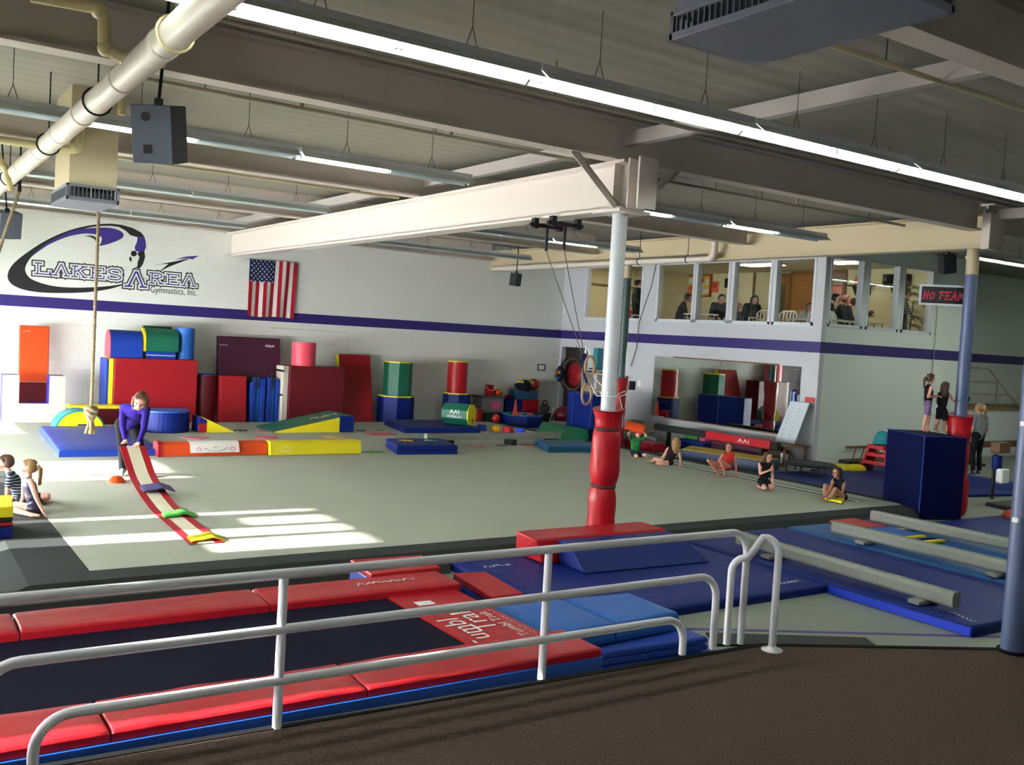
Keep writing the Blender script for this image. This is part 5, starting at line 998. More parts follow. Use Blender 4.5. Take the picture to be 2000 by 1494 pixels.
t = thing('corner_pole', 'thin pale pole leaning beside the dark red ball', 'pole', (16.2, 22.0, 0)); build('pole_shaft', MB().cyl(Py(1073, 824, 22.0), Py(1081, 801, 22.2), 0.018, n=8), M_cond, t); build('knob', MB().ball(Py(1081, 800, 22.2), 0.035, 10, 8), M_print, t)
# upright navy block in front of the recess
p0, p1 = np.array([15.34, 20.2]), np.array([14.99, 18.75]); d = p1-p0; n = np.array([d[1], -d[0]]); n = n/np.linalg.norm(n); n = n if n[0] > 0 else -n
zt = Px(1108, 763, 15.34)[2]
t = thing('landing_block', 'upright navy mat block standing behind the white column near the recess', 'foam block', (*((p0+p1)/2), 0)); build('block_body', MB().slab([p0, p1, p1+n*0.45, p0+n*0.45], 0.0, zt), M_navy, t, 0.03, 3)
q = p0+d*0.25; build('piping', MB().tube([(*(q-n*0.004), 0.05), (*(q-n*0.004), zt-0.02)], 0.012, 6), M_royal, t)
# hoops and toys in the recess
cH = Px(1120, 731, 17.8); cH[1] += 0.05; M_hoop = paint('hoop_brown', '#6a4a34', 0.5)
for k, (rr, m_, lab) in enumerate(((0.56, M_black, 'widest black hoop hanging in the dark recess'), (0.48, M_hoop, 'brown hoop hanging inside the black hoop'), (0.42, M_black, 'smaller black hoop hanging in the dark recess'))):
    tag(build('hula_hoop', MB().tube([(17.76+0.03*k, cH[1]+rr*math.cos(a), cH[2]+rr*math.sin(a)) for a in np.linspace(0, 2*math.pi, 37)[:-1]], 0.025, 8, closed=True), m_), lab, 'hoop', 'hoops in the recess')
t = thing('round_target', 'red round padded disc hanging behind the hoops', 'disc', (17.87, cH[1], cH[2]-0.36)); build('disc_pad', MB().lathe([(0.36, 0), (0.37, 0.02), (0.37, 0.06), (0.3, 0.08), (0, 0.085)], (17.87, cH[1], cH[2]), 28, axis=0), M_dkred, t)
t = thing('toy_bag', 'net bag of bright toys hanging at the recess edge', 'toy bag', Px(1094, 746, 17.6)); c = Px(1094, 730, 17.55)
build('net', MB().ball(c, (0.12, 0.14, 0.26), 14, 10), cloth('dark_net', '#1d2430'), t)
for k, (dy, dz, m_) in enumerate(((0.05, 0.1, M_org), (-0.08, 0.05, M_yst), (0.02, 0.0, M_redv), (-0.05, -0.12, M_royal), (0.07, -0.08, M_kg))): build('toy', MB().ball((c[0]-0.1, c[1]+dy, c[2]+dz), 0.05, 10, 8), m_, t)
build('hook_cord', MB().tube([c+np.array([0, 0, 0.24]), np.array([XM+0.02, 24.02, c[2]+0.5])], 0.008, 6), M_strap, t)
t = thing('hoop_cord', 'cord holding the hoops at the top of the recess', 'cord', (17.8, cH[1], cH[2])); build('cord_run', MB().tube([(17.8, cH[1], cH[2]+0.56), (17.89, cH[1], 2.36)], 0.012, 6), M_strap, t)
# toy shelf left of the green column
xs = 17.55; a, b = Px(1140, 765, xs), Px(1198, 765, xs); zt = Px(1165, 722, xs)[2]
t = thing('toy_shelf', 'cream open shelf with toys beside the white column', 'shelf', (17.6, (a[1]+b[1])/2, 0))
for y in (a[1], (a[1]+b[1])/2, b[1]): build('upright', MB().box(17.45, 17.85, y-0.015, y+0.015, 0, zt), M_crm, t)
for z in (0.1, 0.6, 1.1, 1.6, zt-0.03): build('shelf_board', MB().box(17.45, 17.85, b[1], a[1], z, z+0.03), M_crm, t)
for k, (px_, py_, s, m_, lab) in enumerate(((1167, 712, 0.20, paint('teal_box_card', '#2d7f8c', 0.6), 'teal toy box on top of the cream shelf'), (1165, 738, 0.12, M_org, 'orange toy on the cream shelf'), (1156, 748, 0.14, M_navy, 'navy toy on the cream shelf'))):
    p = Px(px_, py_, 17.6)
    zb_ = zt+0.002 if k == 0 else 1.632
    tag(build('toy_box', MB().box(17.5, 17.7, p[1]-s/2, p[1]+s/2, zb_, zb_+(0.62 if k == 0 else s)), m_, None, 0.01), lab, 'toy')
# ================================================================ mirror and beam by the viewing wall
M_mir = mat('mirror_silver', '#dfe9e4', 0.02, 0, metal=1.0); M_trim = mat('brown_wood_trim', '#6b4a30', 0.5, 0.2, 8)
mr = thing('wall_mirror', 'long frameless wall mirror in four panes below the viewing windows', 'mirror', (XM, 17.3, 0.63)); Ys = [14.72, 15.42, 17.25, 18.95, 19.72]
for a, b in zip(Ys, Ys[1:]): build('mirror_pane', MB().box(XM-0.014, XM-0.004, a+0.003, b-0.003, 0.63, 2.24), M_mir, mr)
build('top_trim', MB().box(XM-0.03, XM-0.003, 15.4, 19.0, 2.24, 2.27), M_trim, mr); build('bottom_trim', MB().box(XM-0.03, XM-0.003, 14.72, 19.2, 0.60, 0.63), M_trim, mr)
t = thing('balance_beam', 'balance beam half black and half red padded below the mirror', 'balance beam', (16.6, 16.2, 0))
build('beam_body', MB().box(16.52, 16.66, 14.1, 18.1, 0.41, 0.57), mat('black_suede', '#161618', 0.85), t, 0.02)
rp = build('red_pad', MB().box(16.49, 16.69, 14.3, 16.25, 0.395, 0.59), M_redpad, t, 0.02); mb = MB(); put_text(mb, 'AAI', 0.13, (16.485, 15.05, 0.49), (0, -1, 0), (0, 0, 1), wid=0.34); build('print', mb, M_print, rp)
for y in (14.6, 17.6):
    build('leg', MB().box(16.55, 16.63, y-0.04, y+0.04, 0.05, 0.415), M_dkmet, t); build('foot', MB().box(16.44, 16.76, y-0.05, y+0.05, 0.0, 0.06), M_dkmet, t, 0.01)
# whiteboard and clutter by the corner
q = [(17.35, 14.87, 0.50), (17.35, 14.32, 0.50), (17.72, 14.28, 1.43), (17.72, 14.82, 1.43)]
t = thing('whiteboard', 'white marker board with faint writing leaning by the wall corner', 'whiteboard', (17.5, 14.6, 0.48)); q = [np.array(v) for v in q]; nn = np.array([-0.93, 0, 0.37])*0.02
build('board', MB().hexa([q[0], q[1], q[2], q[3]], [v+nn for v in q]), mat('whiteboard_gloss', '#c6d2dc', 0.2), t)
mb = MB(); rg = np.random.RandomState(3)
for i in range(9):
    v = 0.12+0.09*i
    for j in range(2):
        u = 0.15+0.4*j; a = q[0]+(q[1]-q[0])*u+(q[3]-q[0])*v+nn*1.05; b = a+(q[1]-q[0])*(0.05+0.15*rg.rand())+(q[3]-q[0])*0.01*rg.randn(); mb.tube([a, b], 0.004, 4)
o = build('marker_writing', mb, M_greym, t); o['kind'] = 'stuff'
t = thing('side_table', 'low brown wooden table carrying the whiteboard', 'table', (17.2, 14.6, 0)); build('top', MB().slab([(16.85, 14.18), (17.75, 14.18), (17.8, 15.0), (16.9, 15.0)], 0.44, 0.478), M_trim, t, 0.008)
for x, y in ((16.95, 14.25), (17.65, 14.25), (16.97, 14.9), (17.7, 14.9)): build('leg', MB().box(x-0.025, x+0.025, y-0.025, y+0.025, 0, 0.44), M_trim, t)
M_leo = mat('leopard_cloth', '#4a4034', 0.9, 0.8, 30, det=1); t = thing('storage_bag', 'leopard print bag pushed under the wooden table', 'bag', (17.1, 14.5, 0)); build('bag_body', MB().ball((17.2, 14.6, 0.2), (0.3, 0.28, 0.2), 20, 12), M_leo, t)
tag(build('wall_sign', MB().box(XM-0.02, XM-0.003, 14.28, 14.56, 1.45, 1.56), paint('red_sign', '#b8322e', 0.5)), 'small red sign on the white wall above the whiteboard', 'sign')
tag(build('paper_label', MB().box(17.0, 17.02, 14.22, 14.4, 0.05, 0.3), M_paper), 'white paper standing under the wooden table', 'paper')
M_pstr = vinyl('purple_stripe_vinyl', '#4a2338')
for k in range(3): tag(build('folding_mat', MB().box(16.95, 17.75, 14.95+0.03*k, 16.5, 0.02+0.105*k, 0.12+0.105*k), (M_navy, M_pstr, M_pstr)[k], None, 0.015), ('navy folded mat at the bottom of the pile under the beam', 'purple folded mat in the middle of the pile under the beam', 'purple folded mat on top of the pile under the beam')[k], 'gym mat', 'folded mats under the beam')
t = thing('folding_mat', 'navy folded mat on the floor left of the purple pile', 'gym mat', (17.2, 17.2, 0)); build('panel', MB().box(16.9, 17.7, 16.7, 17.7, 0.0, 0.125), M_navy, t, 0.015); build('panel', MB().box(16.9, 17.7, 16.7, 17.68, 0.135, 0.24), M_navy, t, 0.015)
t = thing('crate', 'green plastic crate on the folded navy mat', 'crate', (17.3, 17.4, 0.24)); build('crate_body', MB().hexa([(17.15, 17.15, 0.245), (17.4, 17.15, 0.245), (17.4, 17.6, 0.245), (17.15, 17.6, 0.245)], [(17.1, 17.1, 0.48), (17.45, 17.1, 0.48), (17.45, 17.65, 0.48), (17.1, 17.65, 0.48)]), paint('lime_plastic', '#3b8a3c', 0.4), t, 0.01)
t = thing('storage_box', 'pink striped box beside the green crate', 'box', (17.3, 16.95, 0.24)); build('body', MB().box(17.1, 17.4, 16.85, 17.05, 0.245, 0.5), vinyl('pink_box', '#a8406e'), t, 0.01)
t = thing('throw_cushion', 'round beige bolster lying by the wall near the kneeling boy', 'cushion', (16.9, 19.3, 0)); build('cushion_body', MB().cyl((16.9, 18.8, 0.28), (16.9, 19.35, 0.28), 0.26, n=24), cloth('beige_cloth', '#8a7a68'), t, 0.04)
t = thing('storage_beam', 'grey padded beam on the floor behind the kneeling boy', 'foam beam', (16.3, 18.5, 0)); build('beam_body', MB().box(15.9, 16.2, 17.3, 20.0, 0, 0.3), paint('dark_grey_vinyl', '#4b4f52', 0.5), t, 0.02)
t = thing('pad_stack', 'dark red vinyl pad on the floor behind the kneeling boy', 'gym mat', (15.7, 18.6, 0)); build('mat_body', MB().box(15.45, 15.85, 16.9, 17.95, 0, 0.22), M_dkred, t, 0.02)
t = thing('wall_speaker', 'small black box speaker fixed low on the white wall', 'speaker', (XM-0.1, 21.0, 1.5)); a = Px(1230, 752, XM); build('cabinet', MB().box(XM-0.2, XM-0.002, a[1]-0.25, a[1]+0.2, a[2]-0.12, a[2]+0.12), M_black, t, 0.01)
a = Px(1249, 749, XM); tag(build('light_switch', MB().box(XM-0.012, XM-0.002, a[1]-0.07, a[1]+0.07, a[2]-0.1, a[2]+0.1), M_print, None, 0.004), 'white switch plate on the wall beside the mirror', 'switch')
# yellow topped mat, mini trampoline, dark mats on the right of the floor
t = thing('gym_mat', 'long mat with yellow top and grey blue side below the beam', 'gym mat', (15.9, 15.0, 0)); qd = [(15.2, 15.7), (15.62, 13.62), (16.4, 13.9), (16.0, 16.2)]
build('mat_body', MB().slab(qd, 0, 0.24), vinyl('slate_vinyl', '#3a4a66'), t, 0.02); build('top_cover', MB().slab([(15.21, 15.68), (15.63, 13.64), (16.39, 13.92), (15.99, 16.17)], 0.24, 0.262), vinyl('mustard_vinyl', '#a8952c'), t, 0.008)
t = thing('mini_trampoline', 'small black trampoline frame beside the seated children', 'trampoline', (16.2, 13.0, 0)); c = np.array([16.35, 13.05])
build('bed', MB().lathe([(0.0, 0.25), (0.5, 0.25), (0.52, 0.262), (0.5, 0.272), (0, 0.27)], (*c, 0), 28), M_black, t); build('rim', MB().tube([(c[0]+0.52*math.cos(a), c[1]+0.52*math.sin(a), 0.26) for a in np.linspace(0, 2*math.pi, 33)[:-1]], 0.022, 8, closed=True), M_dkmet, t)
for k in range(6): a = k*math.pi/3+0.3; build('leg', MB().cyl((c[0]+0.48*math.cos(a), c[1]+0.48*math.sin(a), 0.075), (c[0]+0.48*math.cos(a), c[1]+0.48*math.sin(a), 0.25), 0.016, n=8), M_dkmet, t)
flatmat('gym_mat', 'dark navy mat beside the boundary of the exercise floor', 'gym mat', [(14.7, 10.2), (17.0, 10.3), (17.0, 13.3), (14.7, 13.5)], 0.0, 0.07, M_navy, 60); flatmat('gym_mat', 'dark navy mat against the pale wall below the windows', 'gym mat', [(17.05, 10.3), (20.5, 9.7), (20.5, 13.6), (17.05, 13.6)], 0.0, 0.058, M_navy, 61)
# ladder, stool, cones by the pale wall
t = thing('wooden_ladder', 'short wooden ladder lying against the pale wall', 'ladder', (19.3, 14.1, 0.3)); zl = 0.42
for z in (0.42, 0.12): build('rail', MB().box(18.75, 20.3, 13.95, 14.02, z, z+0.06), M_trim, t)
for x in (19.0, 19.3, 19.6, 19.9, 20.2): build('rung', MB().cyl((x, 13.985, 0.17), (x+0.1, 13.985, 0.43), 0.014, n=8), M_trim, t)
for x in (18.95, 20.1): build('foot', MB().box(x-0.03, x+0.03, 13.9, 14.1, 0, 0.13), M_trim, t)
t = thing('step_stool', 'red plastic step stool with open slots by the navy block', 'stool', (18.6, 12.9, 0)); c = (18.55, 12.95); w0, w1, hh = 0.34, 0.2, 0.62
for s in (-1, 1): build('side_panel', MB().hexa([(c[0]-0.22, c[1]+s*w0-0.035, 0.062), (c[0]+0.22, c[1]+s*w0-0.035, 0.062), (c[0]+0.22, c[1]+s*w0+0.035, 0.062), (c[0]-0.22, c[1]+s*w0+0.035, 0.062)], [(c[0]-0.14, c[1]+s*w1-0.035, hh), (c[0]+0.14, c[1]+s*w1-0.035, hh), (c[0]+0.14, c[1]+s*w1+0.035, hh), (c[0]-0.14, c[1]+s*w1+0.035, hh)]), M_redv, t, 0.01)
for z, w in ((0.20, 0.31), (0.38, 0.26), (hh-0.07, 0.22)): build('step', MB().box(c[0]-0.2, c[0]+0.18, c[1]-w, c[1]+w, z, z+0.09), M_redv, t, 0.015)
t = thing('stacking_cone', 'teal rounded plastic dome resting on the red stool', 'plastic dome', (18.7, 13.0, 0.65)); build('dome_body', MB().lathe([(0.2, 0), (0.2, 0.03), (0.17, 0.16), (0.1, 0.27), (0.0, 0.3)], (18.62, 12.98, 0.655), 22), M_teal, t)
for k, (x, y) in enumerate(((18.0, 13.2), (17.7, 13.35))):
    t = thing('floor_pad', ('yellow foam pad lying by the red stool', 'yellow foam pad half under the dark pad by the pale wall')[k], 'foam pad', (x, y, 0.0), 'yellow foam pads'); build('pad_body', pillow(MB(), (x-0.2, y-0.12), (x+0.22, y-0.16), (x+0.24, y+0.1), (x-0.18, y+0.14), 0.063, 0.19, 6, 4, 0.004, 0.6, seed=70+k), M_yv, t)
tag(build('floor_pad', MB().slab([(18.0, 13.35), (18.3, 13.3), (18.3, 13.6), (18.0, 13.62)], 0.063, 0.24), M_black, None, 0.02), 'black foam pad between the yellow pads and the ladder', 'foam pad')
# ================================================================ sign on the blue column
sR_ = np.array([15.50, 9.34]); su = np.array([0.66, -0.75]); su /= np.linalg.norm(su); sn = np.array([-0.75, -0.66]); sn /= np.linalg.norm(sn); SL = 0.80
sL_ = sR_-su*SL; z0, z1 = Py(1804, 596, sL_[1])[2], Py(1805, 556, sL_[1])[2]
def SP(u, d, z): p = sL_+su*u+sn*d; return np.array([p[0], p[1], z])
def sbox(u0, u1, d0, d1, a, b): return MB().obox(SP(u0, d0, a), SP(u1, d0, a)-SP(u0, d0, a), SP(u0, d1, a)-SP(u0, d0, a), (0, 0, b-a))
sg = thing('hanging_sign', 'black sign with white frame and red NO FEAR lettering on the blue column', 'sign', (*((sL_+sR_)/2), z0))
build('panel', sbox(0.03, SL-0.03, -0.01, 0.01, z0+0.03, z1-0.03), mat('sign_black', '#0c0c14', 0.4), sg)
for (u0, u1, c0, c1) in ((0, SL, z0, z0+0.035), (0, SL, z1-0.035, z1), (0, 0.04, z0, z1), (SL-0.04, SL, z0, z1)): build('frame_bar', sbox(u0, u1, -0.018, 0.018, c0, c1), M_frame, sg)
M_nf = mat('sign_red_print', '#c8234a', 0.5, 0.1); mb = MB()
NF = {'N': [[(0, 0), (0.1, 1)], [(0.1, 1), (0.7, 0.05)], [(0.7, 0.05), (0.85, 1)]], 'O': [[(0.25, 0), (0, 0.45), (0.35, 0.9), (0.8, 0.75), (0.75, 0.2), (0.25, 0)]], 'F': [[(0.2, 0), (0.3, 1)], [(-0.1, 0.92), (1.0, 1.0)], [(0.25, 0.52), (0.75, 0.55)]],
      'E': [[(0.05, 0), (0.15, 1)], [(0.1, 0.95), (0.9, 1)], [(0.1, 0.5), (0.7, 0.5)], [(0.05, 0.03), (0.85, 0.05)]], 'A': [[(0, 0), (0.5, 1)], [(0.5, 1), (0.85, 0)], [(0.2, 0.4), (0.75, 0.42)]], 'R': [[(0.05, 0), (0.15, 1)], [(0.1, 1), (0.9, 0.7), (0.15, 0.45)], [(0.3, 0.45), (1.1, 0.05)]]}
xp = 0.07; hl = (z1-z0)*0.36
for ch in 'NO FEAR':
    if ch == ' ': xp += 0.05; continue
    for s in NF[ch]:
        P = [np.array([xp+u*0.08+v*0.015, z0+(z1-z0)*0.3+v*hl]) for u, v in s]
        for p, q in zip(P, P[1:]):
            tt_ = (q-p)/np.linalg.norm(q-p); n = np.array([-tt_[1], tt_[0]]); mb.add([SP(v[0], 0.0125, v[1]) for v in (p-tt_*0.015-n*0.014, q+tt_*0.012-n*0.010, q+tt_*0.02+n*0.010, p-tt_*0.01+n*0.014)], [(0, 1, 2, 3)])
    xp += 0.1
build('lettering', mb, M_nf, sg); build('bracket', MB().box(15.24, 15.5, 9.24, 9.36, (z0+z1)/2-0.02, (z0+z1)/2+0.02), M_dkmet, sg)
# ================================================================ far right: stair landing, vault, pads
M_capw = mat('varnished_wood', '#8a6a3a', 0.4, 0.15, 12)
ld = struct('stair_landing', MB().box(24.3, 31, 14.6, 15.99, 0, 1.30), paint('landing_white', '#d6dadc', 0.6)); build('cap_board', MB().box(24.25, 31, 14.55, 15.99, 1.30, 1.37), M_capw, ld)
t = thing('stair_rail', 'grey pipe stair rail with sloping end on the white landing', 'railing', (26.2, 15.2, 1.37)); Y = 14.75
for z, xe in ((2.43, 25.7), (2.06, 26.3), (1.72, 26.9)): build('rail', MB().tube([(24.35, Y, z), (xe, Y, z), (xe+1.0, Y, z-0.62)], 0.026, 8), M_cond, t)
for x in (24.4, 26.2): build('post', MB().cyl((x, Y, 1.37), (x, Y, 2.42 if x < 25 else 2.1), 0.026, n=8), M_cond, t)
tag(build('stored_bag', MB().ball((25.2, 15.3, 1.55), (0.4, 0.3, 0.18), 16, 10), cloth('dark_bag_cloth', '#24262c')), 'dark slumped bag lying on the white landing', 'bag')
t = thing('high_beam', 'brown wooden beam on legs in front of the white landing', 'balance beam', (23, 13.6, 0)); a, b = Py(1900, 868, 13.6), Py(1990, 872, 13.6); zt = a[2]+0.07
build('beam_body', MB().box(a[0]-0.3, b[0]+1.6, 13.54, 13.68, zt-0.15, zt), mat('beam_brown', '#5a3a22', 0.6, 0.15, 10), t, 0.015)
for x in (a[0]-0.1, b[0]+1.4): build('leg', MB().box(x-0.05, x+0.05, 13.56, 13.66, 0, zt-0.15), M_dkmet, t); build('foot', MB().box(x-0.06, x+0.06, 13.2, 14.0, 0, 0.06), M_dkmet, t)
c = Py(1948, 900, 9.9); t = thing('spotting_stand', 'post with wooden block navy pad and white padded box by the platform post', 'gym stand', (c[0], 9.9, 0)); 
build('shaft', MB().cyl((c[0], 9.95, 0), (c[0], 9.95, WZ(1948, 888, 9.9)), 0.03, n=10), M_dkmet, t); zt = WZ(1955, 865, 9.8)
build('wood_block', MB().box(c[0]-0.13, c[0]+0.25, 9.8, 9.98, zt-0.2, zt), mat('block_wood', '#6b4526', 0.6, 0.15, 10), t, 0.01); build('navy_pad', MB().cyl((c[0], 9.9, WZ(1948, 918, 9.8)), (c[0]-0.01, 9.9, WZ(1948, 892, 9.8)), 0.09, n=16), M_navy, t, 0.02)
build('white_pad', MB().box(c[0]-0.1, c[0]+0.16, 9.72, 9.86, WZ(1950, 945, 9.75), WZ(1950, 917, 9.75)), M_white, t, 0.03)
t = flatmat('gym_mat', 'dark grey mat on the floor beyond the red padded blue column', 'gym mat', [(16.6, 8.7), (19.6, 8.6), (19.8, 9.4), (16.8, 9.5)], 0.0, 0.07, M_black, 62)
mb = pillow(MB(), (15.15, 7.95), (15.85, 7.6), (16.15, 8.1), (15.45, 8.45), 0.085, 0.2, 8, 6, 0.02, 0.7, seed=75); tag(build('crumpled_pad', mb, vinyl('rust_orange_vinyl', '#a3421c')), 'crumpled rust orange vinyl pad on the navy mat', 'vinyl pad')
t = thing('low_pad', 'pale foam roller stub beside the platform post', 'foam roller', (9.2, 4.3, 0)); build('roller', MB().cyl((9.0, 4.3, 0.16), (9.9, 4.2, 0.16), 0.15, n=20), M_beam, t, 0.02)
# ================================================================ viewing room behind the windows
M_vl = mat('viewing_lamp_lens', '#fff4dc', 0.5, 0, emit='#fff0d4', estr=3.2)
for k, (x, y) in enumerate(((19.2, 22.3), (20.6, 18.6), (20.8, 15.8))):
    t = thing('ceiling_panel', ('bright ceiling lamp in the viewing room by the far left window', 'bright ceiling lamp in the middle of the viewing room', 'bright ceiling lamp in the viewing room over the table')[k], 'ceiling light', (x, y, 4.93))
    build('frame', MB().box(x-0.33, x+0.33, y-0.63, y+0.63, 4.94, 5.0), M_white, t); build('diffuser', MB().box(x-0.3, x+0.3, y-0.6, y+0.6, 4.925, 4.939), M_vl, t)
def room_pt(x, y):
    p = Py(x, y, VY); return (p, 'Y') if p[0] < 23.1 else (Px(x, y, 23.1), 'X')
def on_wall(name, label, cat, x0, y0, x1, y1, T, m, bev=0.0, ret=False):
    p, w = room_pt((x0+x1)/2, (y0+y1)/2)
    if w == 'Y': a, b = Py(x0, y0, VY), Py(x1, y1, VY); lo = (a[0], VY-T, b[2]); hi = (b[0], VY-0.002, a[2])
    else: a, b = Px(x0, y0, 23.1), Px(x1, y1, 23.1); lo = (23.1-T, b[1], b[2]); hi = (23.098, a[1], a[2])
    t = thing(name, label, cat, ((lo[0]+hi[0])/2, (lo[1]+hi[1])/2, lo[2])); return t, lo, hi, w
def wbox(lo, hi, w, u0, u1, v0, v1, d0, d1):
    """sub box of a wall item: u along wall 0..1 (picture left to right), v up 0..1, d depth out of wall"""
    z0, z1 = lo[2]+(hi[2]-lo[2])*v0, lo[2]+(hi[2]-lo[2])*v1
    if w == 'Y': return MB().box(lo[0]+(hi[0]-lo[0])*u0, lo[0]+(hi[0]-lo[0])*u1, VY-d1, VY-d0, z0, z1)
    return MB().box(23.1-d1, 23.1-d0, hi[1]-(hi[1]-lo[1])*u1, hi[1]-(hi[1]-lo[1])*u0, z0, z1)
M_cork = paint('board_yellow', '#d8b93c', 0.8); M_bred = paint('board_red_border', '#a8321e', 0.7); M_opap = paint('orange_paper', '#e2622a', 0.8)
t, lo, hi, w = on_wall('bulletin_board', 'red bordered bulletin board with yellow backing and pinned papers in the viewing room', 'notice board', 1342, 537, 1389, 580, 0.03, M_cork)
bk_ = build('backing', wbox(lo, hi, w, 0.04, 0.96, 0.04, 0.96, 0.002, 0.02), M_cork, t)
for u0, u1, v0, v1 in ((0, 0.07, 0, 1), (0.93, 1, 0, 1), (0, 1, 0, 0.07), (0, 1, 0.93, 1)): build('border_strip', wbox(lo, hi, w, u0, u1, v0, v1, 0.002, 0.035), M_bred, t)
for u, v, du, dv, m_ in ((0.1, 0.6, 0.18, 0.25, M_paper), (0.1, 0.2, 0.2, 0.3, M_opap), (0.38, 0.5, 0.16, 0.4, M_paper), (0.5, 0.1, 0.2, 0.5, M_paper), (0.55, 0.65, 0.14, 0.2, M_bred), (0.75, 0.5, 0.14, 0.3, M_paper), (0.72, 0.15, 0.18, 0.2, M_paper), (0.36, 0.12, 0.1, 0.2, M_opap)): build('pinned_paper', wbox(lo, hi, w, u, u+du, v, v+dv, 0.021, 0.024), m_, bk_)
t, lo, hi, w = on_wall('wall_poster', 'orange paper poster beside the bulletin board', 'poster', 1390, 550, 1403, 571, 0.01, M_opap); build('sheet', wbox(lo, hi, w, 0, 1, 0, 1, 0.002, 0.008), M_opap, t); build('print', wbox(lo, hi, w, 0.3, 0.7, 0.4, 0.8, 0.008, 0.01), M_bred, t)
t, lo, hi, w = on_wall('framed_picture', 'dark framed picture on the yellow wall near the doorway', 'picture frame', 1417, 544, 1424, 562, 0.03, M_black); build('frame', wbox(lo, hi, w, 0, 1, 0, 1, 0.002, 0.03), M_black, t)
M_door = mat('varnished_door', '#9a6428', 0.45, 0.18, 6); M_bright = paint('bright_corridor_paint', '#f0e2b8', 0.8); M_dframe = mat('door_frame_wood', '#7a5224', 0.5, 0.15, 6)
def doorway(n, x0, x1, yt, panel, fill, glass=None):
    p, w = room_pt((x0+x1)/2, yt+30)
    if w == 'Y': a, b = Py(x0, yt, VY), Py(x1, yt, VY); lo, hi = (a[0], VY, VZ), (b[0], VY, (a[2]+b[2])/2)
    else: a, b = Px(x0, yt, 23.1), Px(x1, yt, 23.1); lo, hi = (23.1, b[1], VZ), (23.1, a[1], (a[2]+b[2])/2)
    d = struct('door_%d' % n, wbox(lo, hi, w, 0, 1, 0, 1, 0.004, 0.02), fill)
    for u0, u1, v0, v1 in ((-0.08, 0, 0, 1.05), (1, 1.08, 0, 1.05), (0, 1, 1, 1.05)): build('frame', wbox(lo, hi, w, u0, u1, v0, v1, 0.004, 0.05), M_dframe, d)
    if panel:
        if glass: build('glass_panel', wbox(lo, hi, w, 0.2, 0.8, 0.45, 0.9, 0.02, 0.026), glass, d)
        build('knob', wbox(lo, hi, w, 0.08, 0.14, 0.45, 0.48, 0.02, 0.06), M_cond, d)
doorway(1, 1438, 1474, 529, False, M_bright); doorway(2, 1549, 1594, 537, True, M_door); doorway(3, 1512, 1543, 541, True, M_door, paint('door_glass_dark', '#5a5a46', 0.2)); doorway(4, 1625, 1654, 533, True, paint('grey_brown_door', '#8a7a66', 0.5), paint('door_paper_grey', '#a89a88', 0.6))
t, lo, hi, w = on_wall('wall_notice', 'pink paper notice on the grey brown door', 'poster', 1628, 556, 1645, 574, 0.03, M_pnk); build('sheet', wbox(lo, hi, w, 0, 1, 0, 1, 0.026, 0.03), paint('salmon_paper', '#d88a78', 0.8), t); build('heading', wbox(lo, hi, w, 0.05, 0.9, 0.8, 0.92, 0.03, 0.032), M_bred, t)
# room wall panels seen in the far left window
t, lo, hi, w = on_wall('wall_board', 'brown wooden rail board along the viewing room wall', 'wall board', 1150, 552, 1250, 566, 0.03, M_dframe); build('board', wbox(lo, hi, w, 0, 1, 0, 1, 0.002, 0.03), mat('dull_brown_wood', '#7c5b3a', 0.6, 0.1, 6), t)
# shelves
Mdk = paint('dark_shelf_paint', '#3a3330', 0.5)
def shelf(label, x0, x1, y, X=23.095):
    a, b = Px(x0, y, X), Px(x1, y, X); z = (a[2]+b[2])/2; t = thing('wall_shelf', label, 'shelf', (X, (a[1]+b[1])/2, z-0.25)); Y0, Y1 = b[1], a[1]
    build('board', MB().box(X-0.26, X, Y0, Y1, z-0.03, z), Mdk, t)
    for u in (0.2, 0.75): yy = Y0+(Y1-Y0)*u; build('bracket', MB().prism([(X, 0, z-0.03), (X, 0, z-0.28), (X-0.04, 0, z-0.28), (X-0.2, 0, z-0.03)], (0, yy-0.015, 0), (0, yy+0.015, 0)), Mdk, t)
    return Y0, Y1, z
s0 = shelf('dark wall shelf with orange pot in the viewing room', 1661, 1711, 557); s1 = shelf('dark wall shelf under the flat television', 1737, 1779, 557)
py_ = Px(1673, 556, 22.96)[1]; pc = np.array([22.96, py_, s0[2]]); t = thing('flower_pot', 'small orange pot ornament on the dark shelf', 'ornament', pc); build('pot_body', MB().lathe([(0.05, 0), (0.07, 0.1), (0.06, 0.12), (0.0, 0.12)], pc+np.array([0, 0, 0.002]), 16), mat('orange_ceramic', '#e8761e', 0.4), t)
for k in range(5): a_ = k*1.26; build('leaf', MB().ball(pc+np.array([0.04*math.cos(a_), 0.04*math.sin(a_), 0.17]), (0.02, 0.02, 0.06), 8, 6), MATS['orange_ceramic'], t)
t = thing('television', 'dark box television standing on the wall shelf', 'television', (22.97, (s1[0]+s1[1])/2, s1[2])); zt = Px(1745, 536, 23.0)[2]
cb_ = build('cabinet', MB().box(22.84, 23.09, s1[0]-0.02, s1[1]+0.05, s1[2]+0.002, zt), mat('tv_black', '#1c1f26', 0.3), t, 0.01); build('screen', MB().box(22.834, 22.84, s1[0]+0.02, s1[1], s1[2]+0.03, zt-0.03), mat('tv_screen', '#0d1016', 0.1), cb_)
